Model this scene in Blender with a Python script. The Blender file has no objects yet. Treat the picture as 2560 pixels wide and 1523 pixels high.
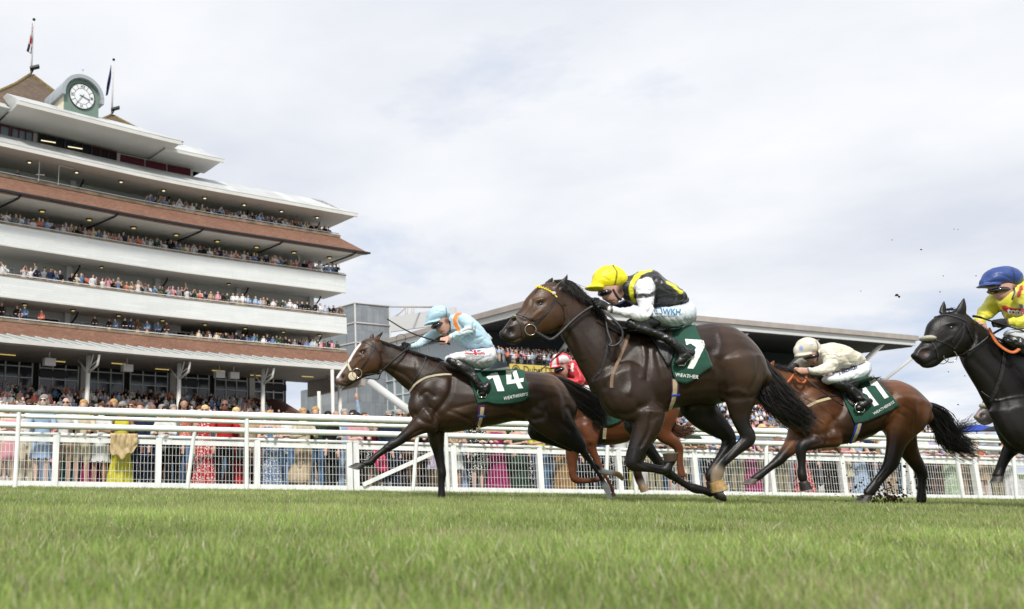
import bpy, bmesh, math, random
import numpy as np
from mathutils import Vector, Matrix, noise
from mathutils.bvhtree import BVHTree
from mathutils.kdtree import KDTree
R = math.radians
sc = bpy.context.scene
C = sc.collection
# ------------------------------------------------------------------ camera
F, CU, CV, CH = 2120.0, 640.0, 761.5, 0.27
TILT = math.atan(0.2)
cam = bpy.data.cameras.new('camera'); camo = bpy.data.objects.new('camera', cam); C.objects.link(camo)
sc.camera = camo
cam.sensor_width = 36; cam.lens = 36 * F / 2560; cam.shift_x = (1280 - CU) / 2560
cam.clip_start = 0.05; cam.clip_end = 3000
camo.location = (0, 0, CH); camo.rotation_euler = (math.pi / 2 + TILT, 0, 0)
cam.dof.use_dof = True; cam.dof.focus_distance = 9.6; cam.dof.aperture_fstop = 2.9
# ------------------------------------------------------------------ sky, sun, exposure
SUN_EL, SUN_AZ = R(46), R(190)      # azimuth clockwise from +Y (north)
sun = bpy.data.lights.new('sun', 'SUN'); suno = bpy.data.objects.new('sun', sun); C.objects.link(suno)
sun.energy = 2.0; sun.angle = R(8); sun.color = (1, .965, .9)
sd = Vector((math.sin(SUN_AZ) * math.cos(SUN_EL), math.cos(SUN_AZ) * math.cos(SUN_EL), math.sin(SUN_EL)))
suno.rotation_euler = sd.to_track_quat('Z', 'Y').to_euler()
sc.view_settings.view_transform = 'Standard'; sc.view_settings.look = 'None'
sc.view_settings.exposure = 0.88; sc.view_settings.gamma = 1
w = bpy.data.worlds.new('World'); sc.world = w; w.use_nodes = True
def build_world():
    nt = w.node_tree; N = nt.nodes; L = nt.links
    bg = N['Background']; out = N['World Output']
    sky = N.new('ShaderNodeTexSky'); sky.sky_type = 'NISHITA'; sky.sun_disc = False
    sky.sun_elevation = SUN_EL; sky.sun_rotation = SUN_AZ; sky.air_density = 1.0; sky.dust_density = 2.0
    bg.inputs['Strength'].default_value = 0.069
    tc = N.new('ShaderNodeTexCoord'); sx = N.new('ShaderNodeSeparateXYZ'); L.new(tc.outputs['Generated'], sx.inputs[0])
    def m(op, a, b=None):
        n = N.new('ShaderNodeMath'); n.operation = op
        for i, v in enumerate((a, b)):
            if v is None: continue
            if isinstance(v, (int, float)): n.inputs[i].default_value = v
            else: L.new(v, n.inputs[i])
        return n.outputs[0]
    dz = m('ADD', m('MAXIMUM', sx.outputs['Z'], 0.0), 0.16)
    cb = N.new('ShaderNodeCombineXYZ'); L.new(m('DIVIDE', sx.outputs['X'], dz), cb.inputs[0]); L.new(m('DIVIDE', sx.outputs['Y'], dz), cb.inputs[1])
    def nz(scale, detail, rough, off, dist=0.4):
        mp = N.new('ShaderNodeMapping'); mp.inputs['Location'].default_value = off; L.new(cb.outputs[0], mp.inputs[0])
        n = N.new('ShaderNodeTexNoise'); n.inputs['Scale'].default_value = scale; n.inputs['Detail'].default_value = detail
        n.inputs['Roughness'].default_value = rough; n.inputs['Distortion'].default_value = dist
        L.new(mp.outputs[0], n.inputs['Vector']); return n.outputs['Fac']
    def ramp(f, p):
        r = N.new('ShaderNodeValToRGB'); L.new(f, r.inputs[0]); e = r.color_ramp.elements
        e[0].position, e[0].color = p[0][0], (*p[0][1], 1); e[1].position, e[1].color = p[-1][0], (*p[-1][1], 1)
        for q, c in p[1:-1]: x = e.new(q); x.color = (*c, 1)
        return r.outputs[0]
    # cloud brightness: soft grey undersides to bright white
    shade = ramp(nz(.8, 7, .55, (3.1, 1.2, 0), .1), [(.34, (5.6, 5.95, 6.7)), (.5, (6.9, 7.1, 7.5)), (.64, (7.9, 8.0, 8.2))])
    cover = nz(.7, 8, .6, (7.3, 2.5, 0), .15)
    # more gaps of blue toward the horizon
    el = N.new('ShaderNodeMapRange'); L.new(sx.outputs['Z'], el.inputs[0]); el.inputs[1].default_value = 0.02; el.inputs[2].default_value = 0.20; el.inputs[3].default_value = -0.10; el.inputs[4].default_value = 0.11
    cov = ramp(m('ADD', cover, el.outputs[0]), [(.32, (.12, .12, .12)), (.50, (1, 1, 1))])
    tint = N.new('ShaderNodeMix'); tint.data_type = 'RGBA'; tint.inputs[0].default_value = .75
    L.new(sky.outputs[0], tint.inputs[6]); tint.inputs[7].default_value = (3.4, 4.6, 6.9, 1)
    mx = N.new('ShaderNodeMix'); mx.data_type = 'RGBA'
    L.new(cov, mx.inputs[0]); L.new(tint.outputs[2], mx.inputs[6]); L.new(shade, mx.inputs[7])
    L.new(mx.outputs[2], bg.inputs['Color'])
build_world()
# ------------------------------------------------------------------ pixel helpers (photo pixel -> point at a real distance)
_c, _s = math.cos(TILT), math.sin(TILT)
def ray(u, v):
    x = (u - CU) / F; y = (CV - v) / F
    return Vector((x, _c - y * _s, _s + y * _c))
def P(u, v, Y):
    d = ray(u, v); return Vector((0, 0, CH)) + d * (Y / d.y)
def proj(p):
    p = np.atleast_2d(np.asarray(p, float)); x = p[:, 0]; y = p[:, 1]; z = p[:, 2] - CH
    fw = y * _c + z * _s; up = -y * _s + z * _c
    return np.stack([CU + F * x / fw, CV - F * up / fw], 1)
def ground_z(x, y):
    yy = min(max(y, 0), 26)
    s = 0.0215 * max(0, min(yy, 23) - 12)
    return -(0.0125 * max(-30, min(x, 30)) + s)
# ------------------------------------------------------------------ materials
MATS = {}
def srgb(h):
    if isinstance(h, (tuple, list)): return tuple(h[:3])
    h = h.lstrip('#'); v = [int(h[i:i + 2], 16) / 255 for i in (0, 2, 4)]
    return tuple(c / 12.92 if c <= .04045 else ((c + .055) / 1.055) ** 2.4 for c in v)
def mat(name, col=(.5, .5, .5), rough=.6, spec=.5, metal=0, var=0.12, nscale=8, bump=0, bscale=60, attr=None, objcol=False, emit=None, sheen=0, trans=0, coat=0, stretch=None, alpha=1):
    if name in MATS: return MATS[name]
    m = bpy.data.materials.new(name); m.use_nodes = True; MATS[name] = m
    nt = m.node_tree; N = nt.nodes; L = nt.links; b = N['Principled BSDF']
    col = srgb(col)
    b.inputs['Roughness'].default_value = rough; b.inputs['Metallic'].default_value = metal
    b.inputs['Specular IOR Level'].default_value = spec
    if sheen: b.inputs['Sheen Weight'].default_value = sheen
    if coat: b.inputs['Coat Weight'].default_value = coat
    if trans: b.inputs['Transmission Weight'].default_value = trans
    if alpha < 1: b.inputs['Alpha'].default_value = alpha
    tc = N.new('ShaderNodeTexCoord'); vec = tc.outputs['Object']
    if stretch:
        mp = N.new('ShaderNodeMapping'); mp.inputs['Scale'].default_value = stretch; L.new(vec, mp.inputs[0]); vec = mp.outputs[0]
    nz = N.new('ShaderNodeTexNoise'); nz.inputs['Scale'].default_value = nscale; nz.inputs['Detail'].default_value = 5; L.new(vec, nz.inputs['Vector'])
    mr = N.new('ShaderNodeMapRange'); L.new(nz.outputs['Fac'], mr.inputs[0]); mr.inputs[1].default_value = .3; mr.inputs[2].default_value = .7
    mr.inputs[3].default_value = 1 - var; mr.inputs[4].default_value = 1 + var
    mx = N.new('ShaderNodeMix'); mx.data_type = 'RGBA'; mx.blend_type = 'MULTIPLY'; mx.inputs[0].default_value = 1
    if attr:
        a = N.new('ShaderNodeAttribute'); a.attribute_name = attr; L.new(a.outputs['Color'], mx.inputs[6])
    elif objcol:
        o = N.new('ShaderNodeObjectInfo'); L.new(o.outputs['Color'], mx.inputs[6])
    else: mx.inputs[6].default_value = (*col, 1)
    L.new(mr.outputs[0], mx.inputs[7]); L.new(mx.outputs[2], b.inputs['Base Color'])
    if bump:
        n2 = N.new('ShaderNodeTexNoise'); n2.inputs['Scale'].default_value = bscale; n2.inputs['Detail'].default_value = 4; L.new(vec, n2.inputs['Vector'])
        bp = N.new('ShaderNodeBump'); bp.inputs['Strength'].default_value = bump; bp.inputs['Distance'].default_value = .01
        L.new(n2.outputs['Fac'], bp.inputs['Height']); L.new(bp.outputs[0], b.inputs['Normal'])
    if emit:
        b.inputs['Emission Color'].default_value = (*srgb(emit[0]), 1); b.inputs['Emission Strength'].default_value = emit[1]
    return m
# ------------------------------------------------------------------ object helpers
def link(name, me, m=None, parent=None, smooth=False):
    o = bpy.data.objects.new(name, me); C.objects.link(o)
    if m is not None:
        for mm in (m if isinstance(m, (list, tuple)) else [m]): me.materials.append(mm)
    if parent is not None:
        o.parent = parent
        if parent.location.length: o.matrix_parent_inverse = Matrix.Translation(parent.location).inverted()
    if smooth and me.polygons: me.polygons.foreach_set('use_smooth', [True] * len(me.polygons))
    return o
def tag(o, label=None, cat=None, group=None, kind=None):
    if label: o['label'] = label
    if cat: o['category'] = cat
    if group: o['group'] = group
    if kind: o['kind'] = kind
    return o
def empty(name, loc, label=None, cat=None, group=None, rz=0):
    o = bpy.data.objects.new(name, None); C.objects.link(o); o.location = loc; o.rotation_euler = (0, 0, rz); o.empty_display_size = .2
    return tag(o, label, cat, group)
class MB:
    """collects verts/faces/colours for one mesh"""
    def __init__(s): s.v = []; s.f = []; s.c = []; s.mi = []
    def add(s, vs, fs, col=(1, 1, 1), mi=0):
        n = len(s.v); s.v += [tuple(p) for p in vs]; s.f += [tuple(i + n for i in f) for f in fs]
        s.c += [tuple(col)] * len(vs) if not (len(col) == len(vs) and hasattr(col[0], '__len__')) else [tuple(q) for q in col]
        s.mi += [mi] * len(fs); return s
    def box(s, c, d, rz=0, col=(1, 1, 1), ax=None, mi=0):
        c = Vector(c); h = [x / 2 for x in d]
        if ax is None: ax = [Vector((math.cos(rz), math.sin(rz), 0)), Vector((-math.sin(rz), math.cos(rz), 0)), Vector((0, 0, 1))]
        vs = [c + ax[0] * h[0] * i + ax[1] * h[1] * j + ax[2] * h[2] * k for k in (-1, 1) for j in (-1, 1) for i in (-1, 1)]
        return s.add(vs, [(0, 2, 3, 1), (4, 5, 7, 6), (0, 1, 5, 4), (2, 6, 7, 3), (0, 4, 6, 2), (1, 3, 7, 5)], col, mi)
    def bar(s, a, b, w, h, col=(1, 1, 1), up=(0, 0, 1), mi=0):
        a, b = Vector(a), Vector(b); x = (b - a); l = x.length; x = x / l; up = Vector(up)
        y = up.cross(x)
        if y.length < 1e-4: y = Vector((0, 1, 0)).cross(x)
        y.normalize(); z = x.cross(y)
        return s.box((a + b) / 2, (l, w, h), ax=[x, y, z], col=col, mi=mi)
    def tube(s, pts, r, n=8, col=(1, 1, 1), cap=True, flat=1.0, mi=0, flatdir=None):
        pts = [Vector(p) for p in pts]; rr = r if hasattr(r, '__len__') else [r] * len(pts)
        vs = []; prev = None
        for i, p in enumerate(pts):
            t = (pts[min(i + 1, len(pts) - 1)] - pts[max(i - 1, 0)])
            if t.length < 1e-9: t = Vector((0, 0, 1))
            t.normalize()
            if prev is None:
                a = Vector(flatdir) if flatdir else (Vector((0, 0, 1)) if abs(t.z) < .9 else Vector((1, 0, 0)))
            else: a = prev
            a = a - t * a.dot(t)
            if a.length < 1e-6: a = t.orthogonal()
            a.normalize(); prev = a; b = t.cross(a)
            for k in range(n):
                th = 2 * math.pi * k / n; vs.append(p + (a * math.cos(th) * flat + b * math.sin(th)) * rr[i])
        fs = [(i * n + k, i * n + (k + 1) % n, (i + 1) * n + (k + 1) % n, (i + 1) * n + k) for i in range(len(pts) - 1) for k in range(n)]
        if cap: fs += [tuple(range(n - 1, -1, -1)), tuple((len(pts) - 1) * n + k for k in range(n))]
        return s.add(vs, fs, col, mi)
    def ell(s, c, r, n=16, m=10, col=(1, 1, 1), rot=None, mi=0):
        c = Vector(c); vs = []
        for j in range(m + 1):
            ph = math.pi * j / m
            for k in range(n):
                th = 2 * math.pi * k / n
                p = Vector((r[0] * math.sin(ph) * math.cos(th), r[1] * math.sin(ph) * math.sin(th), r[2] * math.cos(ph)))
                if rot is not None: p = rot @ p
                vs.append(c + p)
        fs = [(j * n + k, (j + 1) * n + k, (j + 1) * n + (k + 1) % n, j * n + (k + 1) % n) for j in range(m) for k in range(n)]
        return s.add(vs, fs, col, mi)
    def mesh(s, name, colattr=False):
        me = bpy.data.meshes.new(name); me.from_pydata(s.v, [], s.f); me.update()
        if colattr:
            ca = me.color_attributes.new('Col', 'FLOAT_COLOR', 'POINT')
            a = np.ones((len(s.v), 4), np.float32); a[:, :3] = np.array(s.c, np.float32); ca.data.foreach_set('color', a.ravel())
        return me
    def build(s, name, m, parent=None, smooth=False, colattr=False):
        me = s.mesh(name, colattr); o = link(name, me, m, parent, smooth)
        if any(s.mi): me.polygons.foreach_set('material_index', s.mi)
        return o
def smooth_by_angle(o, ang=40):
    me = o.data; me.polygons.foreach_set('use_smooth', [True] * len(me.polygons))
    bm = bmesh.new(); bm.from_mesh(me)
    for e in bm.edges:
        if len(e.link_faces) == 2 and e.calc_face_angle(0) > R(ang): e.smooth = False
    bm.to_mesh(me); bm.free()
# ------------------------------------------------------------------ organic bodies: lofts -> voxel union -> smoothed skin
def catmull(a, n):
    a = np.asarray(a, float); k = len(a)
    if k < 3: return np.array([a[0] + (a[-1] - a[0]) * t for t in np.linspace(0, 1, n + 1)])
    out = []
    for i in range(k - 1):
        p0 = a[max(i - 1, 0)]; p1 = a[i]; p2 = a[i + 1]; p3 = a[min(i + 2, k - 1)]
        for j in range(n):
            t = j / n
            out.append(.5 * ((2 * p1) + (-p0 + p2) * t + (2 * p0 - 5 * p1 + 4 * p2 - p3) * t * t + (-p0 + 3 * p1 - 3 * p2 + p3) * t ** 3))
    out.append(a[-1]); return np.array(out)
class Blob:
    def __init__(s, Y0=0.0): s.Y0 = Y0; s.mb = MB()
    def rings(s, ce, ax, bx, col, n=22):
        """ce centres, ax/bx half-axis vectors, col colours (arrays, per ring)"""
        k = len(ce); d0 = ce[0] - ce[1]; d1 = ce[-1] - ce[-2]
        def capring(c, a, b, d, f, g):
            d = d / (np.linalg.norm(d) + 1e-9); r = min(np.linalg.norm(a), np.linalg.norm(b))
            return c + d * r * f, a * g, b * g
        seq = []
        for f, g in ((.8, .35), (.55, .75)): c_, a_, b_ = capring(ce[0], ax[0], bx[0], d0, f, g); seq.append((c_, a_, b_, col[0]))
        for i in range(k): seq.append((ce[i], ax[i], bx[i], col[i]))
        for f, g in ((.55, .75), (.8, .35)): c_, a_, b_ = capring(ce[-1], ax[-1], bx[-1], d1, f, g); seq.append((c_, a_, b_, col[-1]))
        vs = []; cs = []
        th = np.linspace(0, 2 * math.pi, n, endpoint=False)
        for c_, a_, b_, q in seq:
            for t in th: vs.append(c_ + a_ * math.cos(t) + b_ * math.sin(t)); cs.append(q)
        m = len(seq)
        fs = [(i * n + j, i * n + (j + 1) % n, (i + 1) * n + (j + 1) % n, (i + 1) * n + j) for i in range(m - 1) for j in range(n)]
        fs += [tuple(range(n - 1, -1, -1)), tuple((m - 1) * n + j for j in range(n))]
        s.mb.add(vs, fs, cs); return s
    def slab(s, st, col, tr=(0, 0, 1), sub=5):
        """stations (u1,v1,u2,v2,halfwidth,yoff[,colour]) in crop pixels; tr = crop origin and scale"""
        A = []
        for q in st:
            c = srgb(q[6]) if len(q) > 6 else col; Y = s.Y0 + q[5]
            p1 = P(tr[0] + q[0] / tr[2], tr[1] + q[1] / tr[2], Y); p2 = P(tr[0] + q[2] / tr[2], tr[1] + q[3] / tr[2], Y)
            A.append([*p1, *p2, q[4], *c])
        A = catmull(A, sub); p1 = A[:, :3]; p2 = A[:, 3:6]; b = np.zeros_like(p1); b[:, 1] = A[:, 6]
        return s.rings((p1 + p2) / 2, (p1 - p2) / 2, b, np.clip(A[:, 7:10], 0, 2))
    def limb(s, st, col, tr=(0, 0, 1), sub=5, wr=.9):
        """stations (u,v,r_px,yoff[,colour])"""
        A = []
        for q in st:
            c = srgb(q[4]) if len(q) > 4 else col; Y = s.Y0 + q[3]
            A.append([*P(tr[0] + q[0] / tr[2], tr[1] + q[1] / tr[2], Y), q[2] / tr[2] * Y / (F * 1.01), *c])
        return s.metric(A, sub, wr)
    def metric(s, A, sub=4, wr=1.0, flatax=(0, 1, 0)):
        """stations (x,y,z,r,cr,cg,cb)"""
        A = catmull(A, sub); c = A[:, :3]; r = np.maximum(A[:, 3], .002); t = np.gradient(c, axis=0)
        a = np.zeros_like(c); b = np.zeros_like(c); fa = np.array(flatax, float)
        for i in range(len(c)):
            tt = t[i] / (np.linalg.norm(t[i]) + 1e-9); bb = fa - tt * fa.dot(tt); nb = np.linalg.norm(bb)
            if nb < .15:
                bb = np.array([1., 0, 0]) - tt * tt[0]; nb = np.linalg.norm(bb)
            bb /= nb; aa = np.cross(tt, bb); a[i] = aa * r[i]; b[i] = bb * r[i] * wr
        return s.rings(c, a, b, np.clip(A[:, 4:7], 0, 1), 16)
    def ball(s, c, r, col, rot=None): s.mb.ell(c, r, 18, 12, col, rot); return s
    def skin(s, voxel, smooth=6, sculpt=None):
        me0 = s.mb.mesh('tmp'); o = bpy.data.objects.new('tmp', me0); C.objects.link(o)
        md = o.modifiers.new('r', 'REMESH'); md.mode = 'VOXEL'; md.voxel_size = voxel
        dg = bpy.context.evaluated_depsgraph_get(); me = bpy.data.meshes.new_from_object(o.evaluated_get(dg))
        bpy.data.objects.remove(o); n = len(me.vertices)
        co = np.empty(n * 3); me.vertices.foreach_get('co', co); co = co.reshape(-1, 3)
        ed = np.empty(len(me.edges) * 2, int); me.edges.foreach_get('vertices', ed); ed = ed.reshape(-1, 2)
        deg = np.bincount(ed.ravel(), minlength=n)[:, None]
        def lap(x):
            acc = np.zeros_like(x)
            for k in range(x.shape[1]):
                acc[:, k] = np.bincount(ed[:, 0], x[ed[:, 1], k], n) + np.bincount(ed[:, 1], x[ed[:, 0], k], n)
            return acc / np.maximum(deg, 1)
        for i in range(smooth): co = co + .6 * (lap(co) - co); co = co - .62 * .5 * (lap(co) - co) if i % 2 else co
        kd = KDTree(len(s.mb.v))
        for i, p in enumerate(s.mb.v): kd.insert(p, i)
        kd.balance(); cc = np.array(s.mb.c); col = np.empty((n, 3))
        for i in range(n):
            r_ = kd.find_n(co[i], 4); ws = [1 / (d + .004) for _, _, d in r_]; col[i] = sum(w_ * cc[j] for w_, (_, j, _) in zip(ws, r_)) / sum(ws)
        for _ in range(2): col = .5 * col + .5 * lap(col)
        me.vertices.foreach_set('co', co.ravel()); me.update()
        if sculpt:
            nr = np.empty(n * 3); me.vertices.foreach_get('normal', nr); nr = nr.reshape(-1, 3)
            co, col = apply_sculpt(co, nr, col, sculpt, s.Y0)
            me.vertices.foreach_set('co', co.ravel())
        ca = me.color_attributes.new('Col', 'FLOAT_COLOR', 'POINT')
        a = np.ones((n, 4), np.float32); a[:, :3] = col; ca.data.foreach_set('color', a.ravel()); me.update()
        me.materials.clear(); return me
def seg_dist(q, pl):
    """distance of 2-D points q to polyline pl"""
    best = np.full(len(q), 1e9)
    for a, b in zip(pl[:-1], pl[1:]):
        a = np.array(a, float); b = np.array(b, float); d = b - a; L2 = max(d.dot(d), 1e-9)
        t = np.clip(((q - a) @ d) / L2, 0, 1); best = np.minimum(best, np.linalg.norm(q - (a + t[:, None] * d), axis=1))
    return best
def apply_sculpt(co, nr, col, ops, Y0):
    """sculpt strokes given on the near side and mirrored to the far side:
    ('l',pts,width,depth) stroke; ('b',u,v,ru,rv,angle,height) bump; ('c',pts,width,colour,side) paint; ('d',u,v,ru,rv,angle,colour) dab; ('n',amp,scale) noise"""
    near = co.copy(); near[:, 1] = Y0 - np.abs(co[:, 1] - Y0); side_near = co[:, 1] <= Y0 + .01
    qm = proj(near); q = proj(co); tr = (0, 0, 1)
    T = lambda pts: [(tr[0] + p[0] / tr[2], tr[1] + p[1] / tr[2]) for p in pts]
    sideways = np.clip(np.abs(nr[:, 1]) * 1.4, .0, 1)
    for op in ops:
        k = op[0]
        if k == 'tr': tr = op[1]; continue
        if k == 'l':
            d = seg_dist(qm, T(catmull(op[1], 4)[:, :2].tolist())); wd = op[2] / tr[2]
            co = co + nr * (op[3] * np.exp(-(d / wd) ** 2) * sideways)[:, None]
        elif k == 'b' or k == 'd':
            u, v = T([(op[1], op[2])])[0]; dx = qm[:, 0] - u; dy = qm[:, 1] - v; a = R(op[5]); ru, rv = op[3] / tr[2], op[4] / tr[2]
            e = ((dx * math.cos(a) + dy * math.sin(a)) / ru) ** 2 + ((-dx * math.sin(a) + dy * math.cos(a)) / rv) ** 2
            if k == 'b': co = co + nr * (op[6] * np.exp(-e ** 1.5) * sideways)[:, None]
            else:
                wgt = 1 / (1 + np.exp((e - 1) * (op[7] if len(op) > 7 else 8))); wgt = wgt[:, None]; col = col * (1 - wgt) + np.array(srgb(op[6])) * wgt
        elif k == 'c':
            qq = qm if len(op) < 5 else (q if op[4] == 'near' else qm)
            d = seg_dist(qq, T(catmull(op[1], 4)[:, :2].tolist())); wd = op[2] / tr[2]
            wgt = 1 / (1 + np.exp((d - wd) * 2.2)); 
            if len(op) > 4 and op[4] == 'near': wgt = wgt * side_near
            wgt = wgt[:, None]; col = col * (1 - wgt) + np.array(srgb(op[3])) * wgt
        elif k == 'f':      # cloth creases: ridged noise bent by a slow swirl
            amp, scl = op[1], op[2]
            dn = np.empty(len(co))
            for i, p in enumerate(co):
                q_ = Vector(p) * scl; w1 = noise.noise(q_ * .35); w2 = noise.noise(q_ * .35 + Vector((7, 3, 1)))
                a_ = noise.noise(Vector((q_.x * .9 + w1 * 2.2 + q_.z * .5, q_.y * .45, q_.z * .55 + w2 * 2.2))); dn[i] = (1 - 3.2 * abs(a_)) * .8 + .3 * noise.noise(q_ * 2.1)
            co = co + nr * (amp * (dn - .35))[:, None]
        elif k == 'n':
            amp, scl = op[1], op[2]; st = op[3] if len(op) > 3 else (1, 1, 1)
            dn = np.array([noise.fractal(Vector((p[0] * scl * st[0], p[1] * scl * st[1], p[2] * scl * st[2])), 1, 2, 3) for p in co])
            co = co + nr * (amp * dn)[:, None]
    return co, col
def bvh_of(obs):
    vs = []; fs = []
    for o in obs:
        n = len(vs); mw = o.matrix_basis; vs += [mw @ v.co for v in o.data.vertices]; fs += [tuple(i + n for i in p.vertices) for p in o.data.polygons]
    return BVHTree.FromPolygons(vs, fs)
def onto(bvh, u, v, off, Ydef):
    d = ray(u, v); h, n, i, dist = bvh.ray_cast(Vector((0, 0, CH)), d.normalized())
    if h is None or h.y > Ydef + .45: return P(u, v, Ydef), Vector((0, -1, 0))
    if n.y > 0: n = -n
    return h + n * off, n
def strap(mb, bvh, pts, tr, wpx, Y, off=.006, col=(1, 1, 1), thick=.25, sub=5, lift=None):
    """flat leather strap laid on the body along a line"""
    c = catmull([(a[0], a[1]) for a in pts], sub); out = []; nn = []
    for u, v in c:
        p, n = onto(bvh, tr[0] + u / tr[2], tr[1] + v / tr[2], off, Y); out.append(p); nn.append(n)
    ys = np.array([p.y for p in out])
    if len(ys) > 4:
        ys2 = np.convolve(np.pad(ys, 2, 'edge'), np.ones(5) / 5, 'valid'); 
        for p, y, y0 in zip(out, ys2, ys): p.y = min(y, y0)
    r = wpx / tr[2] * Y / F / 2
    vs = []; k = len(out)
    for i in range(k):
        t = (out[min(i + 1, k - 1)] - out[max(i - 1, 0)]).normalized(); n = nn[i]; s_ = n.cross(t)
        if s_.length < 1e-3: s_ = Vector((0, 0, 1))
        s_.normalize(); th = r * thick + .0015
        vs += [out[i] + s_ * r, out[i] + s_ * r * .8 + n * th, out[i] - s_ * r * .8 + n * th, out[i] - s_ * r, out[i] - n * th]
    fs = [(i * 5 + j, i * 5 + (j + 1) % 5, (i + 1) * 5 + (j + 1) % 5, (i + 1) * 5 + j) for i in range(k - 1) for j in range(5)] + [(4, 3, 2, 1, 0), tuple((k - 1) * 5 + j for j in range(5))]
    mb.add(vs, fs, col); return out
def ring(mb, c, r, t, nrm, n=24, col=(1, 1, 1)):
    nrm = Vector(nrm).normalized(); a = nrm.orthogonal().normalized(); b = nrm.cross(a)
    pts = [Vector(c) + (a * math.cos(2 * math.pi * k / n) + b * math.sin(2 * math.pi * k / n)) * r for k in range(n + 1)]
    mb.tube(pts, t, 6, col, cap=False)
def hair(name, guides, n, m, parent, rad=(.004, .0008), spread=.02, seed=1, wob=.02, seg=9, Y0=0, tr=(0, 0, 1), rootpow=1.0):
    """strands between guide lines: guides = list of [(u,v,yoff),...] with equal point counts"""
    rnd = random.Random(seed); mb = MB()
    G = [[P(tr[0] + g[0] / tr[2], tr[1] + g[1] / tr[2], Y0 + g[2]) for g in gl] for gl in guides]
    for i in range(n):
        t = rnd.random() * (len(G) - 1); k = min(int(t), len(G) - 2); f = t - k
        pts = [G[k][j].lerp(G[k + 1][j], f) for j in range(len(G[k]))]
        ln = 1 - .45 * rnd.random() ** 2; pp = catmull([tuple(p) for p in pts], 4); m_ = len(pp)
        ph = rnd.random() * 99; o = Vector((rnd.gauss(0, 1), rnd.gauss(0, 1), rnd.gauss(0, 1))) * spread
        out = []
        for j in range(seg):
            x = j / (seg - 1) * ln * (m_ - 1); a = int(x); b = min(a + 1, m_ - 1); p = Vector(pp[a]).lerp(Vector(pp[b]), x - a); q = j / (seg - 1)
            out.append(p + o * q ** rootpow + Vector((math.sin(ph + q * 5), math.cos(ph * 1.3 + q * 4), math.sin(ph * 2 + q * 6))) * wob * q)
        c = rnd.uniform(.7, 1.3)
        mb.tube(out, [rad[0] + (rad[1] - rad[0]) * j / (seg - 1) for j in range(seg)], 3, (c, c, c), cap=False)
    return mb.build(name, m, parent, True)
# ------------------------------------------------------------------ horses
M_coat = mat('horse_coat', rough=.40, spec=.33, attr='Col', var=.20, nscale=5, bump=.14, bscale=16, stretch=(.6, 1, 1))
def _coat():
    nt = M_coat.node_tree; N = nt.nodes; L = nt.links; b = N['Principled BSDF']; tc = N.new('ShaderNodeTexCoord')
    mp = N.new('ShaderNodeMapping'); mp.inputs['Scale'].default_value = (60, 300, 240); mp.inputs['Rotation'].default_value = (0, .5, 0); L.new(tc.outputs['Object'], mp.inputs[0])
    n = N.new('ShaderNodeTexNoise'); n.inputs['Scale'].default_value = 1; n.inputs['Detail'].default_value = 3; L.new(mp.outputs[0], n.inputs['Vector'])
    n2 = N.new('ShaderNodeTexNoise'); n2.inputs['Scale'].default_value = 3; n2.inputs['Detail'].default_value = 6; L.new(tc.outputs['Object'], n2.inputs['Vector'])
    r = N.new('ShaderNodeMapRange'); L.new(n2.outputs['Fac'], r.inputs[0]); r.inputs[1].default_value = .3; r.inputs[2].default_value = .7; r.inputs[3].default_value = .25; r.inputs[4].default_value = .40; L.new(r.outputs[0], b.inputs['Roughness'])
    bp = N.new('ShaderNodeBump'); bp.inputs['Strength'].default_value = .5; bp.inputs['Distance'].default_value = .004; L.new(n.outputs['Fac'], bp.inputs['Height'])
    old = b.inputs['Normal'].links[0].from_socket; L.new(old, bp.inputs['Normal']); L.new(bp.outputs[0], b.inputs['Normal'])
_coat()
_m = [n for n in M_coat.node_tree.nodes if n.type == 'MAP_RANGE'][0]; _m.inputs[3].default_value = .33; _m.inputs[4].default_value = .66
M_eye = mat('eye_dark', (.006, .005, .004), .05, .8, var=0)
M_hairb = mat('black_hair', '#1b1715', .45, .5, var=.3, nscale=30)
M_hairc = mat('chestnut_hair', '#5a3a2a', .5, .4, var=.3, nscale=30)
M_leather = mat('black_leather', '#1c1a1a', .42, .5, var=.25, nscale=20, bump=.3, bscale=150)
M_steel = mat('bit_steel', (.62, .6, .55), .22, .5, metal=1, var=.05)
M_web = mat('girth_webbing', '#b9a985', .8, .2, var=.12, nscale=60)
M_cream = mat('cream_leather', '#cbbfa3', .6, .3, var=.12, nscale=30)
M_orange = mat('orange_rubber', '#c46a38', .5, .4, var=.12, nscale=30)
M_tan = mat('tan_leather', '#7c6450', .6, .3, var=.15, nscale=30)
M_green = mat('green_cloth', '#1f4a3c', .75, .25, var=.10, nscale=7, bump=.25, bscale=400, sheen=.2)
M_white = mat('white_print', '#e9ebe8', .7, .3, var=.03)
M_fleece = mat('sheepskin', '#b9b4a4', .95, .1, var=.2, nscale=60, bump=1, bscale=120)
M_purple = mat('purple_binding', '#4a2c50', .8, .2)
M_bluetape = mat('blue_tape', '#2c49a8', .6, .3)
M_yellowband = mat('yellow_browband', '#e2cf3c', .6, .3)
M_pad = mat('black_pad', '#151516', .7, .3, var=.2, bump=.3, bscale=80)
def eyes(root, u, v, tr, Y0, off, r=.021, bv=None):
    uu, vv = tr[0] + u / tr[2], tr[1] + v / tr[2]
    p, n = onto(bv, uu, vv, -.012, Y0 - off)
    for q in (p, Vector((p.x, 2 * Y0 - p.y, p.z))):
        m_ = MB(); m_.ell(q, (r, r * .8, r * .85), 16, 10); m_.build('eye', M_eye, root, True)
M_hoof = mat('hoof_horn', rough=.5, attr='Col', var=.3, nscale=40, bump=.3, bscale=90)
M_shoe = mat('horseshoe_alloy', (.5, .5, .48), .35, .5, metal=.9, var=.2, nscale=60)
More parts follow.
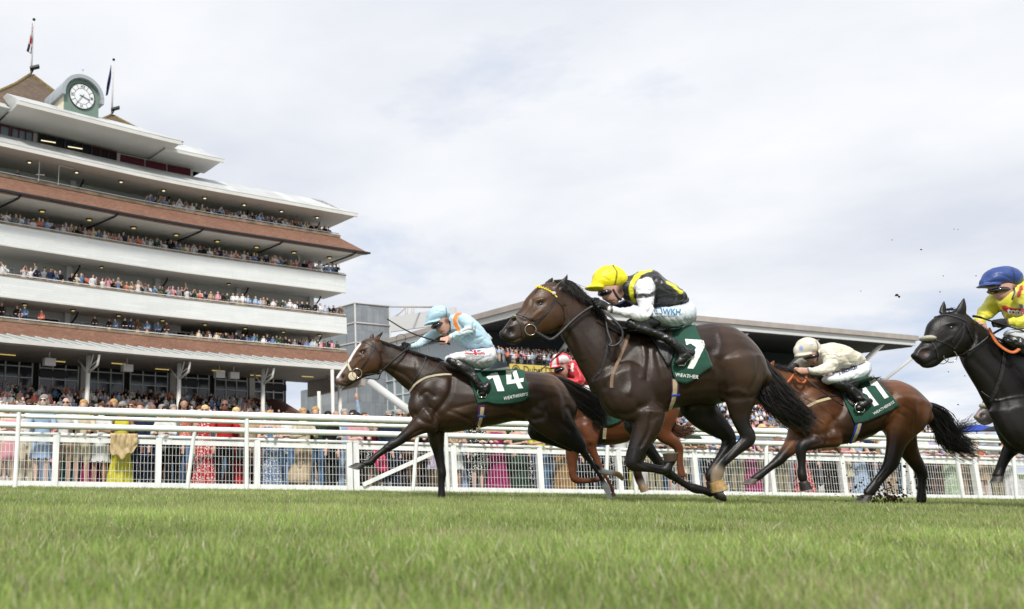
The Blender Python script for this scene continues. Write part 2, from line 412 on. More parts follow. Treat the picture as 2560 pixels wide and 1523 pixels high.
def hoof(b, u, v, ax, toe, yo, col, tr):
    """truncated hoof: coronet centre, vector to the sole centre and vector to the toe (crop pixels)"""
    if not hasattr(b, 'hooves'): b.hooves = []
    Y = b.Y0 + yo; c0 = P(tr[0] + u / tr[2], tr[1] + v / tr[2], Y); c1 = P(tr[0] + (u + ax[0]) / tr[2], tr[1] + (v + ax[1]) / tr[2], Y)
    tv = P(tr[0] + (u + toe[0]) / tr[2], tr[1] + (v + toe[1]) / tr[2], Y) - c0; b.hooves.append((c0, c1, tv, srgb(col)))
def build_hooves(b, root):
    for c0, c1, tv, col in b.hooves:
        mb = MB(); n = 20; r = tv.length; tn = tv.normalized(); sd = Vector((0, 1, 0)); a = (c1 - c0).normalized(); rows = []
        for k, (f, g) in enumerate(((-.12, .55), (0, .80), (.15, .84), (1, 1.04), (1.0, .86), (.9, .5))):
            c_ = c0.lerp(c1, f); row = []
            for i in range(n):
                th = 2 * math.pi * i / n; x = math.cos(th); heel = 1 if x > 0 else .82
                row.append(c_ + tn * (x * r * g * heel) + sd * (math.sin(th) * r * g * .88))
            rows.append(row)
        vs = sum(rows, []); m_ = len(rows)
        fs = [(k * n + i, k * n + (i + 1) % n, (k + 1) * n + (i + 1) % n, (k + 1) * n + i) for k in range(m_ - 1) for i in range(n)] + [tuple(range((m_ - 1) * n, m_ * n)), tuple(range(n - 1, -1, -1))]
        mb.add(vs, fs, col); o = mb.build('hoof', M_hoof, root, True, True); smooth_by_angle(o, 45)
        mb = MB(); pts = [rows[3][i] + a * .004 for i in list(range(-7, 8))]; pts = [c1 + (p - c1) * .96 for p in pts]; mb.tube(pts, .006, 5); mb.build('horseshoe', M_shoe, o)
def cloth_sheet(root, bv, outline_top, outline_bot, tr, Y0, name='number_cloth', m=None, n=34, k=22, seed=0, lift=.014):
    """number cloth: near side laid on the body, carried over the back and down the far side"""
    rnd = random.Random(seed); top = catmull(outline_top, 10); bot = catmull(outline_bot, 10)
    ti = np.linspace(0, len(top) - 1, n); bi = np.linspace(0, len(bot) - 1, n)
    L_ = lambda a, x: a[int(x)] + (a[min(int(x) + 1, len(a) - 1)] - a[int(x)]) * (x - int(x))
    near = []
    for i in range(n):
        a = L_(top, ti[i]); b = L_(bot, bi[i]); row = []
        for j in range(k):
            t = j / (k - 1); q = a + (b - a) * t
            p, nn = onto(bv, tr[0] + q[0] / tr[2], tr[1] + q[1] / tr[2], lift, Y0 - .26)
            row.append(p)
        near.append(row)
    g = np.array([[tuple(p) for p in r_] for r_ in near])
    for _ in range(6):
        gp = np.pad(g[:, :, 1], 1, 'edge'); sm = (gp[:-2, 1:-1] + gp[2:, 1:-1] + gp[1:-1, :-2] + gp[1:-1, 2:]) / 4
        g[:, :, 1] = np.minimum(g[:, :, 1], .5 * g[:, :, 1] + .5 * sm)
    for i in range(n):
        for j in range(k):
            wv = noise.noise(Vector((i * .30 + seed, j * .16 + i * .12, seed))) * .009 + noise.noise(Vector((i * .7, j * .35, seed + 4))) * .004
            g[i, j, 1] -= abs(wv) * 1.6 * min(1, j / 5)
    vs = []; cols = 2 * k + 3
    for i in range(n):
        row = [Vector(g[i, j]) for j in range(k - 1, -1, -1)]; t = row[-1]; d = Y0 - t.y
        arch = []
        for f, h in ((.45, .12), (1, .2), (1.55, .12)):
            q = Vector((t.x, t.y + d * f, t.z + .5)); hh = bv.ray_cast(q, Vector((0, 0, -1)))[0]
            arch.append(Vector((q.x, q.y, max(hh.z + lift, t.z) if hh is not None and hh.z < t.z + d * .6 else t.z + d * h)))
        far = [Vector((p.x, 2 * Y0 - p.y, p.z)) for p in reversed(row)]
        vs += row + arch + far
    fs = [(i * cols + j, (i + 1) * cols + j, (i + 1) * cols + j + 1, i * cols + j + 1) for i in range(n - 1) for j in range(cols - 1)]
    mb = MB(); mb.add(vs, fs); o = mb.build(name, m or M_green, root, True)
    md = o.modifiers.new('t', 'SOLIDIFY'); md.thickness = .003; md.offset = 0
    return o
def text_mesh(body, size=1, bold=0):
    cu = bpy.data.curves.new('txt', 'FONT'); cu.body = body; cu.size = size; cu.offset = bold; cu.fill_mode = 'FRONT'; cu.resolution_u = 4
    o = bpy.data.objects.new('txt', cu); C.objects.link(o)
    dg = bpy.context.evaluated_depsgraph_get(); me = bpy.data.meshes.new_from_object(o.evaluated_get(dg)); bpy.data.objects.remove(o)
    bm = bmesh.new(); bm.from_mesh(me)
    bmesh.ops.triangulate(bm, faces=bm.faces); 
    for _ in range(3):
        lo = [e for e in bm.edges if e.calc_length() > size * .10]
        if not lo: break
        bmesh.ops.subdivide_edges(bm, edges=lo, cuts=1); bmesh.ops.triangulate(bm, faces=bm.faces)
    vs = [v.co.copy() for v in bm.verts]; fs = [tuple(v.index for v in f.verts) for f in bm.faces]; bm.free()
    return vs, fs
def poly_shape(pts, cuts=4):
    bm = bmesh.new(); vs = [bm.verts.new((p[0], p[1], 0)) for p in pts]; bm.faces.new(vs).normal_update()
    bmesh.ops.triangulate(bm, faces=bm.faces)
    for _ in range(cuts):
        lo = [e for e in bm.edges if e.calc_length() > .10]
        if lo: bmesh.ops.subdivide_edges(bm, edges=lo, cuts=1); bmesh.ops.triangulate(bm, faces=bm.faces)
    bm.verts.ensure_lookup_table(); bm.verts.index_update(); out = ([v.co.copy() for v in bm.verts], [tuple(v.index for v in f.verts) for f in bm.faces]); bm.free(); return out
def print_on(root, bv, shape, tr, o, ex, ey, m, name, Y, off=.006):
    """lay a flat shape on a surface: crop pixel = o + x*ex + y*ey; the sheet gets a thickness"""
    vs, fs = shape; out = []; nn = []
    for p in vs:
        u = o[0] + p.x * ex[0] + p.y * ey[0]; v = o[1] + p.x * ex[1] + p.y * ey[1]
        q, n = onto(bv, tr[0] + u / tr[2], tr[1] + v / tr[2], off, Y); out.append(q)
    mb = MB(); mb.add(out, fs); return mb.build(name, m, root)
SEVEN = [(0, 1), (1, 1), (1, .84), (.5, 0), (.2, 0), (.66, .76), (0, .76)]
def bridle(root, bv, tr, Y0, segs, bits, m=None):
    """segs: list of (pts,width) straps; bits: (u,v,r) ring"""
    mb = MB()
    for pts, wd in segs: strap(mb, bv, pts, tr, wd, Y0 - .1, .003)
    mir = [(x, 2 * Y0 - y, z) for x, y, z in mb.v]; n = len(mb.v); mb.add(mir, [tuple(reversed([i for i in f])) for f in mb.f[:]])
    mb.build('bridle', m or M_leather, root)
    for u, v, r in bits:
        p, n_ = onto(bv, tr[0] + u / tr[2], tr[1] + v / tr[2], .014, Y0 - .07)
        for y in (p.y, 2 * Y0 - p.y):
            b2 = MB(); ring(b2, (p.x, y, p.z), r / tr[2] * Y0 / F, .0045, (0.1, 1, .1)); b2.build('bit_ring', M_steel, root, True)
HORSES = {}
def finish_horse(name, b, voxel, label, Y0, sculpt):
    x0 = np.array(b.mb.v); cx = x0[:, 0].mean()
    root = empty('horse', (cx, Y0, ground_z(cx, Y0)), label, 'horse'); 
    me = b.skin(voxel, 7, sculpt); o = link('body', me, M_coat, root, True)
    HORSES[name] = (root, o); build_hooves(b, root); return root, o
# ---- horse 14
DK, BR, LG, WH = '#432f22', '#6e4c35', '#201b1a', (1.35, 1.25, 1.15)
def horse14():
    Y0 = 9.8; b = Blob(Y0); c = srgb(DK)
    hd = (820, 800, 7.42); tb = (1000, 850, 4.946); fl = (850, 980, 4.947); hl = (1250, 1000, 5.3)
    b.slab([(165, 1040, 235, 1215, .045, 0, '#8a7468'), (205, 965, 330, 1245, .058, 0, '#6b5244'), (290, 870, 420, 1215, .062, 0, BR), (345, 775, 510, 1165, .062, 0, BR),
            (425, 640, 690, 1065, .075, 0, BR), (505, 520, 830, 1030, .095, 0, BR), (600, 420, 940, 985, .108, 0, BR), (690, 350, 1010, 880, .10, 0, '#5e4534'), (800, 335, 1050, 790, .085, 0, BR), (900, 345, 1070, 760, .08, 0, DK)], c, hd)
    # neck into withers
    b.slab([(850, 340, 1010, 930, .075, 0, BR), (1060, 395, 1100, 985, .075, 0, DK), (1240, 455, 1230, 1090, .085, 0), (1420, 545, 1380, 1230, .10, 0), (1650, 625, 1500, 1330, .125, 0), (1900, 690, 1545, 1450, .16, 0)], c, hd)
    b.slab([(200, 170, 150, 640, .14, 0), (330, 215, 150, 820, .17, 0), (480, 250, 165, 950, .19, 0), (620, 300, 320, 1110, .21, 0), (780, 350, 560, 1150, .235, 0), (960, 385, 800, 1125, .265, 0, '#4a3528'),
            (1150, 378, 1000, 1090, .285, 0, '#4a3528'), (1330, 372, 1200, 1050, .285, 0), (1520, 380, 1390, 1010, .275, 0), (1700, 400, 1560, 1010, .27, 0, '#4c382b'), (1860, 425, 1700, 1010, .265, 0, '#5a4231'), (1990, 520, 1830, 1030, .235, 0, BR), (2080, 660, 1960, 1030, .19, 0, DK)], c, tb)
    # hindquarters and hind legs
    b.limb([(1800, 720, 320, -.10, '#5a4231'), (1830, 900, 285, -.14, DK), (1960, 1060, 215, -.15, DK), (2110, 1210, 150, -.15, LG), (2250, 1345, 85, -.15, LG)], c, tb, wr=.55)
    b.limb([(1010, 590, 80, -.15, LG), (1090, 660, 52, -.15, LG), (1125, 705, 47, -.15, LG), (1180, 790, 36, -.15, LG), (1250, 900, 29, -.15, LG), (1310, 985, 28, -.15, LG), (1360, 1065, 30, -.15, LG),
            (1400, 1140, 46, -.15, WH), (1425, 1200, 42, -.15, WH), (1445, 1270, 30, -.15, WH), (1460, 1320, 36, -.15, '#b9a795')], c, hl)
    hoof(b, 1462, 1330, (24, 44), (48, 10), -.15, '#c9ae90', hl)
    b.limb([(1700, 1050, 200, .13, LG), (1950, 1180, 150, .14, LG), (2150, 1310, 90, .14, LG)], c, tb, wr=.6)
    b.limb([(1090, 640, 60, .14, LG), (1130, 740, 44, .14, LG), (1220, 830, 30, .14, LG), (1310, 900, 30, .14, LG), (1370, 945, 40, .14, WH), (1440, 965, 36, .14, WH), (1500, 968, 38, .14, '#cfc0ae'), (1545, 985, 33, .14, '#b89a6c')], c, hl)
    hoof(b, 1545, 982, (50, 22), (20, 60), .14, '#a8834e', hl)
    # forelegs: leading leg stretched forward, far leg on the ground
    b.limb([(300, 700, 170, -.09), (260, 850, 165, -.11), (300, 960, 120, -.12)], c, tb, wr=.5)
    b.limb([(1090, 350, 185, -.12), (1000, 400, 130, -.13), (890, 480, 88, -.13), (800, 550, 70, -.13, LG), (715, 615, 58, -.13, LG), (640, 655, 60, -.13, LG), (575, 700, 48, -.13, LG), (500, 755, 41, -.13, LG), (430, 810, 42, -.13, LG), (385, 865, 48, -.13, LG), (330, 880, 38, -.13, LG), (285, 890, 36, -.13, LG)], c, fl, wr=.8)
    hoof(b, 262, 893, (-72, 53), (-84, -22), -.13, '#3a3634', fl); hoof(b, 1258, 1322, (0, 36), (-50, 0), .13, '#2a2624', fl)
    b.limb([(1190, 380, 130, .12), (1185, 500, 112, .13), (1195, 610, 96, .13), (1215, 730, 72, .13, LG), (1235, 850, 58, .13, LG), (1255, 950, 54, .13, LG), (1262, 1020, 54, .13, LG), (1255, 1090, 46, .13, LG), (1255, 1200, 44, .13, LG), (1257, 1290, 50, .13, LG), (1258, 1350, 46, .13, LG)], c, fl)
    # ears
    b.limb([(880, 400, 66, -.05, BR), (930, 320, 52, -.06, BR), (985, 260, 34, -.06, LG), (1030, 205, 12, -.06, LG)], c, hd, wr=.5)
    b.limb([(800, 370, 60, .05, DK), (825, 300, 44, .06, DK), (845, 250, 16, .06, DK)], c, hd, wr=.5)
    S = [('tr', hd), ('b', 255, 1065, 62, 44, -40, -.012), ('d', 262, 1062, 50, 28, -40, '#1c1210'), ('d', 190, 1060, 50, 60, -30, '#b89a92', 3), ('l', [(280, 1150), (345, 1170), (410, 1130)], 16, -.006), ('c', [(290, 1165), (350, 1150), (385, 1110)], 10, '#5f4a40'),
         ('c', [(590, 445), (520, 540), (450, 650), (380, 770), (300, 880), (225, 985), (175, 1060)], 20, (1.6, 1.5, 1.45), 'near'), ('d', 395, 1190, 60, 45, 20, '#35302e', 4),
         ('b', 640, 600, 60, 40, -10, -.008), ('b', 640, 540, 85, 30, -20, .008), ('d', 640, 600, 55, 36, -10, '#241a16', 5), ('l', [(470, 860), (560, 760), (640, 700)], 26, .006), ('l', [(440, 740), (540, 690), (600, 680)], 22, -.006), ('b', 860, 800, 140, 150, 0, .010), ('l', [(985, 620), (1010, 760), (985, 880)], 26, -.012), ('l', [(850, 990), (700, 1010), (560, 1060)], 30, -.006),
         ('b', 950, 300, 30, 55, 35, -.01), ('l', [(1130, 1000), (1300, 1130), (1480, 1260)], 60, -.010), ('l', [(1100, 800), (1350, 860), (1600, 900)], 60, .008), ('l', [(1150, 900), (1400, 1010), (1560, 1150)], 40, -.010),
         ('tr', tb), ('l', [(150, 640), (300, 500), (480, 440), (640, 430)], 30, -.012), ('b', 330, 620, 110, 90, -20, .014), ('b', 230, 800, 90, 110, 0, .012), ('l', [(640, 500), (620, 640), (540, 780), (440, 900), (430, 1000)], 34, -.018), ('b', 560, 600, 90, 130, 20, .015), ('b', 430, 790, 120, 80, 40, .014), ('l', [(170, 900), (280, 1000), (420, 1050)], 30, -.010), ('l', [(420, 700), (330, 640), (250, 700)], 24, -.010), ('b', 700, 930, 150, 60, -10, .01), ('l', [(600, 880), (720, 920), (860, 990)], 24, -.009), ('l', [(640, 850), (850, 800), (950, 780)], 24, -.006),
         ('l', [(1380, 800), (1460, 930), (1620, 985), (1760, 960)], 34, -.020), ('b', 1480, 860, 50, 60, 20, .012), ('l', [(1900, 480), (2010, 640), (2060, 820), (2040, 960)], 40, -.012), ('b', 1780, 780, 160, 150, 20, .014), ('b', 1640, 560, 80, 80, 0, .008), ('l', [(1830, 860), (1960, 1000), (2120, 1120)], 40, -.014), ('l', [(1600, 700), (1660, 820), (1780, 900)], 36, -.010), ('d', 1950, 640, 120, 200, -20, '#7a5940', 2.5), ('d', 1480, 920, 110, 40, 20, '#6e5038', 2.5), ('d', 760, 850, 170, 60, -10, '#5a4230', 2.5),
         ('tr', fl), ('l', [(820, 600), (900, 520), (1010, 460)], 18, -.010), ('l', [(640, 590), (560, 680), (690, 700)], 14, .003), ('l', [(600, 720), (480, 810), (420, 870)], 12, -.005), ('c', [(110, 925), (180, 960), (270, 978)], 10, '#c9c3a8'),
         ('l', [(1180, 560), (1225, 760), (1250, 940)], 20, -.008), ('b', 1265, 1000, 60, 50, 0, .004), ('l', [(1275, 1100), (1275, 1200), (1275, 1300)], 12, -.006),
         ('tr', hl), ('l', [(1150, 760), (1260, 900), (1350, 1040)], 10, -.005)]
    root, o = finish_horse('14', b, .0095, 'dark brown racehorse with a white blaze leading the race in a number 14 cloth', Y0, S)
    bv = bvh_of([o])
    eyes(root, 645, 605, hd, Y0, .08, .024, bv)
    # white noseband + bridle
    mb = MB(); strap(mb, bv, [(355, 755), (380, 850), (425, 950)], hd, 44, Y0 - .06, .003, (1, 1, 1), .2); 
    mir = [(x, 2 * Y0 - y, z) for x, y, z in mb.v]; mb.add(mir, list(mb.f))
    for y_ in (1, -1):
        p, _n = onto(bv, hd[0] + 450 / hd[2], hd[1] + 1045 / hd[2], .006, Y0 - .06); p.y = Y0 - (Y0 - p.y) * y_
        mb.ell(p, (.048, .006, .050), 20, 8)
    mb.build('noseband', M_cream, root, True)
    bridle(root, bv, hd, Y0, [([(640, 400), (720, 425), (800, 470), (870, 490)], 26), ([(870, 420), (850, 520), (800, 620), (730, 750), (620, 900)], 30), ([(880, 500), (960, 640), (1000, 740), (1020, 860)], 22), ([(600, 1020), (740, 1015), (900, 985), (1010, 950)], 30)], [(535, 990, 88)])
    rein(root, [(1005, 945, -.10), (1060, 890, -.12), (1250, 715, -.16), (1400, 590, -.14), (1490, 520, -.06), (1500, 480, 0)], hd, 46, Y0)
    rein(root, [(1010, 945, -.09), (960, 1030, -.08), (920, 1100, -.06), (700, 1080, -.05)], hd, 20, Y0)
    rein(root, [(1290, 455, -.03), (1262, 380, -.03), (1280, 300, -.03), (1350, 268, -.03), (1420, 290, -.03), (1445, 350, -.03), (1410, 420, -.02)], hd, 11, Y0)
    # breast girth, martingale, girth
    mb = MB(); strap(mb, bv, [(120, 640), (190, 550), (290, 480), (400, 445), (540, 428), (640, 430)], tb, 26, Y0 - .2, .006); mb.build('breast_strap', M_cream, root)
    mb = MB(); strap(mb, bv, [(1830, 660), (1780, 800), (1700, 970), (1600, 1130), (1540, 1250)], hd, 34, Y0 - .15, .006); strap(mb, bv, [(2090, 790), (1960, 940), (1915, 1000), (1915, 1060)], hd, 22, Y0 - .15, .006)
    strap(mb, bv, [(505, 290), (520, 350), (600, 400), (720, 420), (840, 450)], tb, 14, Y0 - .2, .008); mb.build('martingale', M_leather, root)
    mb = MB(); strap(mb, bv, [(1010, 800), (1005, 900), (985, 1000), (935, 1100)], tb, 84, Y0 - .25, .006, thick=.06); mb.build('girth_binding', M_purple, root)
    mb = MB(); strap(mb, bv, [(1018, 830), (1010, 900), (990, 1000), (945, 1105)], tb, 44, Y0 - .25, .010, thick=.06); g = mb.build('girth', M_web, root)
    mb = MB(); strap(mb, bv, [(955, 935), (1045, 940)], tb, 26, Y0 - .25, .013, thick=.1); mb.build('girth_loop', M_bluetape, root)
    cl = cloth_sheet(root, bv, [(830, 430), (960, 392), (1150, 378), (1320, 372), (1470, 380), (1530, 400)], [(965, 792), (1060, 770), (1200, 795), (1400, 780), (1530, 750), (1600, 690)], tb, Y0, seed=3)
    bc = bvh_of([cl])
    one = poly_shape([(0, .72), (.30, .93), (.62, 1.0), (1, 0), (.62, -.02), (.36, .70), (.16, .60)])
    print_on(root, bc, one, tb, (1065, 632), (225, 0), (0, -232), M_white, 'number', Y0 - .3)
    # the numeral 4 with its open counter: three bars
    for pts in ([(0, 1), (.32, 1), (.30, .30), (.05, .22)], [(.30, 1), (.58, .98), (.80, .32), (.98, .02), (.70, .0), (.52, .40), (.36, .84)], [(.05, .22), (.05, .42), (1.0, .56), (1.0, .37), (.62, .30)]):
        print_on(root, bc, poly_shape(pts), tb, (1308, 604), (220, 0), (0, -232), M_white, 'number', Y0 - .3)
    print_on(root, bc, text_mesh('WEATHERBYS', 1, .012), tb, (1278, 745), (47.5, -9.5), (6, -58), M_white, 'lettering', Y0 - .3)
    # mane and tail
    hair('mane', [[(930, 360, -.02), (1000, 400, -.05), (1050, 440, -.07)], [(1250, 470, -.01), (1300, 500, -.05), (1340, 540, -.08)], [(1650, 600, -.01), (1700, 625, -.05), (1750, 660, -.09)], [(1900, 680, -.01), (1950, 715, -.06), (2050, 740, -.1)], [(2000, 700, 0), (2100, 735, -.06), (2180, 770, -.1)]], 420, M_hairb, root, (.0035, .0012), .006, 5, .006, 6, Y0, hd)
    hair('tail', [[(1800, 430, 0), (1980, 470, 0), (2180, 560, 0), (2340, 640, .02), (2500, 730, .03), (2640, 850, .03)], [(1880, 440, -.02), (2020, 560, -.02), (2160, 690, 0), (2300, 790, 0), (2430, 900, 0), (2560, 1010, 0)], [(1960, 500, 0), (2050, 640, 0), (2130, 760, 0), (2260, 850, 0), (2400, 960, 0), (2500, 1060, 0)]], 700, M_hairb, root, (.006, .0015), .03, 8, .02, 10, Y0, tb)

def pxpoly(pts): return poly_shape([(a / 100, b / 100) for a, b in pts])
def rein(root, pts, tr, w_, Y0, name='rein', m=None, flat=.35):
    mb = MB(); pp = catmull([tuple(P(tr[0] + p[0] / tr[2], tr[1] + p[1] / tr[2], Y0 + p[2])) for p in pts], 6)
    mb.tube(pp, w_ / tr[2] * Y0 / F / 2, 6, flat=flat, flatdir=(0, 1, 0)); return mb.build(name, m or M_leather, root, True)
LG7 = '#241e1c'
def trunk7(b, tr, dk, br, lg, near_hind=True):
    """gathered gallop: barrel, quarters and hind legs"""
    c = srgb(dk)
    b.slab([(350, 115, 150, 600, .13, 0), (430, 140, 235, 760, .17, 0), (510, 150, 400, 815, .21, 0), (590, 150, 560, 800, .245, 0), (680, 135, 690, 735, .27, 0), (780, 118, 800, 705, .29, 0),
            (870, 100, 895, 695, .285, 0), (960, 84, 985, 700, .275, 0), (1045, 80, 1095, 675, .265, 0, br), (1140, 108, 1170, 660, .265, 0, br), (1235, 172, 1240, 640, .25, 0, br), (1320, 270, 1305, 620, .22, 0, br), (1378, 390, 1345, 560, .15, 0, br)], c, tr)
    b.limb([(1150, 380, 250, -.10, br), (1190, 500, 200, -.13, dk), (1210, 620, 132, -.14, dk), (1215, 740, 84, -.14, dk), (1232, 830, 60, -.14, lg), (1268, 900, 58, -.14, lg), (1272, 950, 54, -.14, lg), (1200, 1015, 42, -.14, lg), (1130, 1080, 37, -.14, lg), (1075, 1130, 38, -.14, lg), (1050, 1185, 48, -.14, '#b9a48c'), (1038, 1240, 40, -.14, '#a89078'), (1045, 1280, 46, -.14, '#b08d58')], c, tr, wr=.62)
    hoof(b, 1045, 1260, (26, 58), (-58, 20), -.14, '#a3834f', tr)
    b.limb([(900, 680, 150, .12, lg), (960, 770, 118, .13, lg), (1050, 850, 88, .14, lg), (1120, 915, 62, .14, lg), (1130, 980, 50, .14, lg), (1075, 1080, 36, .14, lg), (1015, 1165, 33, .14, lg), (995, 1215, 38, .14, lg), (1000, 1255, 32, .14, lg)], c, tr, wr=.7)
    hoof(b, 1000, 1255, (20, 45), (-42, 12), .14, '#2b2725', tr)
    return [('tr', tr), ('l', [(560, 800), (680, 740), (780, 700)], 30, -.006), ('l', [(990, 300), (1060, 420), (1090, 560), (1100, 690)], 34, -.020), ('b', 1180, 300, 90, 120, 20, .012), ('b', 1270, 420, 70, 110, 0, .014), ('l', [(1050, 120), (1080, 240), (1040, 360)], 30, .010), ('l', [(1360, 340), (1340, 480), (1290, 590)], 22, -.010),
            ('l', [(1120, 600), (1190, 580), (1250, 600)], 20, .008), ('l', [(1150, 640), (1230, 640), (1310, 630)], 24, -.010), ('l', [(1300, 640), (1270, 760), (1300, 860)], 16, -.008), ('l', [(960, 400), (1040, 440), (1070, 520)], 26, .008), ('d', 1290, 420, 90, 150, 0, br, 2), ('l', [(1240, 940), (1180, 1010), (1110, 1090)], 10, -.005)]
def ears_eye(root, b, o): pass
def horse7():
    Y0 = 8.6; b = Blob(Y0); dk, br, lg = '#402e23', '#684830', '#221d1c'; c = srgb(dk)
    hd = (1240, 670, 6.183); T = (1440, 780, 2.968)
    b.slab([(100, 955, 130, 1110, .05, 0, '#3b3230'), (150, 880, 220, 1180, .062, 0, '#453832'), (235, 765, 330, 1180, .068, 0, '#56423a'), (330, 680, 450, 1110, .070, 0, '#56402f'), (400, 590, 600, 1080, .08, 0, br), (445, 490, 740, 1030, .095, 0, br),
            (520, 400, 880, 1005, .108, 0, br), (610, 310, 1000, 950, .112, 0, br), (730, 245, 1060, 850, .10, 0, br), (850, 220, 1080, 740, .088, 0, br)], c, hd)
    b.slab([(900, 190, 960, 900, .085, 0, br), (1080, 215, 1010, 1060, .09, 0, dk), (1230, 290, 1090, 1190, .095, 0), (1370, 420, 1170, 1330, .105, 0), (1480, 560, 1270, 1520, .12, 0), (1650, 730, 1400, 1740, .15, 0), (1850, 880, 1500, 1960, .17, 0)], c, hd)
    S = trunk7(b, T, dk, '#5a4434', lg)
    # shoulder and folded near foreleg, reaching far foreleg
    b.limb([(330, 460, 230, -.08), (400, 620, 210, -.11), (480, 720, 160, -.13)], c, T, wr=.5)
    b.limb([(540, 740, 120, -.14), (530, 830, 106, -.14), (495, 920, 82, -.14), (455, 1010, 66, -.14, '#2b2523'), (430, 1080, 60, -.14, lg), (428, 1130, 56, -.14, lg), (490, 1148, 40, -.14, lg), (560, 1158, 35, -.14, lg), (620, 1172, 34, -.14, lg), (665, 1170, 40, -.14, lg), (690, 1130, 32, -.14, lg), (704, 1100, 40, -.14, lg)], c, T, wr=.85)
    hoof(b, 704, 1108, (4, -56), (-58, 4), -.14, '#4a3a30', T)
    b.limb([(430, 830, 80, .12, lg), (480, 930, 56, .13, lg), (550, 1030, 44, .13, lg), (620, 1120, 36, .13, lg), (680, 1190, 38, .13, lg), (750, 1240, 28, .13, lg), (820, 1285, 27, .13, lg), (880, 1310, 36, .13, lg), (950, 1325, 30, .13, lg), (1000, 1345, 32, .13, lg)], c, T)
    hoof(b, 1030, 1352, (58, 10), (14, 46), .13, '#37302b', T)
    b.limb([(930, 360, 95, -.055, '#4b392f'), (1000, 290, 82, -.065, '#4b392f'), (1060, 200, 52, -.07, lg), (1108, 95, 14, -.07, lg)], c, hd, wr=.5)
    b.limb([(790, 270, 60, .06, lg), (840, 210, 48, .07, lg), (880, 145, 16, .07, lg)], c, hd, wr=.5)
    S = [('tr', hd), ('b', 230, 985, 62, 58, -20, -.024), ('d', 232, 985, 48, 44, -20, '#0e0a0a', 6), ('b', 215, 905, 90, 26, -15, .006), ('l', [(150, 1130), (260, 1130), (380, 1080)], 18, -.008), ('d', 130, 1000, 110, 160, 0, '#3a3332', 2), ('l', [(330, 780), (430, 820), (560, 830)], 28, -.007),
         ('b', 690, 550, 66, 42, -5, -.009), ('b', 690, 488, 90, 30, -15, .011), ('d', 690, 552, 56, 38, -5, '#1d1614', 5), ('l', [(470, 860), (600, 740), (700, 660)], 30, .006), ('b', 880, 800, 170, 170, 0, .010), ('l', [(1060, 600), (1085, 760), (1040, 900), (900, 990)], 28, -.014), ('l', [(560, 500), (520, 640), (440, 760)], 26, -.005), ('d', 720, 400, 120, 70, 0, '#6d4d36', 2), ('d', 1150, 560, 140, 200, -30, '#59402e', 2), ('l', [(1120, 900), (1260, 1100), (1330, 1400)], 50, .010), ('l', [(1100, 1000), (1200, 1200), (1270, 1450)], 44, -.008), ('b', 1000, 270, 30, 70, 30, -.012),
         ('tr', T), ('l', [(220, 560), (330, 380), (450, 250), (560, 200)], 24, -.007), ('l', [(480, 200), (510, 330), (490, 480)], 22, .010), ('l', [(540, 230), (540, 360), (520, 500)], 18, -.008), ('l', [(400, 400), (410, 520), (390, 600)], 24, .010), ('b', 420, 640, 110, 90, 0, .018), ('l', [(470, 700), (600, 700), (660, 640), (640, 480), (600, 300)], 28, -.014), ('b', 560, 520, 80, 120, 0, .012), ('l', [(300, 760), (400, 760), (470, 720)], 24, -.010),
         ('l', [(560, 760), (540, 880), (480, 1000)], 14, -.010), ('l', [(470, 740), (450, 880), (410, 1010)], 16, .006), ('l', [(600, 800), (560, 900), (500, 1010)], 12, .006), ('l', [(460, 1120), (560, 1165), (640, 1180)], 10, -.005)] + S
    root, o = finish_horse('7', b, .0095, 'nearly black racehorse with a yellow browband, all four hooves off the ground, number 7 cloth', Y0, S)
    bv = bvh_of([o]); eyes(root, 697, 552, hd, Y0, .09, .024, bv)
    bridle(root, bv, hd, Y0, [([(940, 470), (850, 600), (740, 740), (590, 880)], 40), ([(350, 715), (450, 750), (600, 815), (640, 790)], 26), ([(260, 740), (330, 800), (385, 900), (400, 1080)], 24), ([(920, 500), (990, 560), (1040, 650), (1060, 800)], 16), ([(610, 980), (720, 1040), (840, 1100)], 36)], [(528, 955, 84)])
    mb = MB(); strap(mb, bv, [(610, 310), (700, 310), (800, 350), (880, 400), (940, 455)], hd, 24, Y0 - .1, .005); 
    for k in range(9):
        a = catmull([(640, 300), (700, 305), (800, 345), (880, 395)], 3)[k]; p, n = onto(bv, hd[0] + a[0] / hd[2], hd[1] + a[1] / hd[2], .012, Y0 - .1); mb.ell(p, (.009, .006, .011), 8, 6)
    mb.build('browband', M_yellowband, root)
    p, n = onto(bv, hd[0] + 890 / hd[2], hd[1] + 400 / hd[2], .012, Y0 - .1); mb = MB(); mb.ell(p, (.022, .012, .02), 12, 8); mb.build('rosette', mat('rosette', '#cdb9bb', .7), root, True)
    mb = MB(); mb.ell(P(hd[0] + 265 / hd[2], hd[1] + 755 / hd[2], Y0 - .03), (.028, .07, .018), 12, 8); mb.build('noseband_cover', M_fleece, root, True)
    rein(root, [(600, 975, -.11), (740, 1060, -.12), (850, 1105, -.13), (990, 1010, -.14), (1180, 820, -.15), (1380, 660, -.16), (1545, 570, -.17)], hd, 52, Y0)
    B_ = (1440, 640, 5.3)
    rein(root, [(270, 640, -.17), (400, 760, -.2), (540, 880, -.26), (615, 1000, -.28), (600, 1120, -.28), (510, 1190, -.28), (430, 1180, -.26), (470, 1140, -.26), (420, 1000, -.2), (390, 800, -.12)], B_, 34, Y0)
    mb = MB(); strap(mb, bv, [(690, 1050), (650, 1180), (590, 1320), (520, 1484), (480, 1600), (470, 1750)], B_, 44, Y0 - .2, .006); mb.build('breast_strap', M_tan, root)
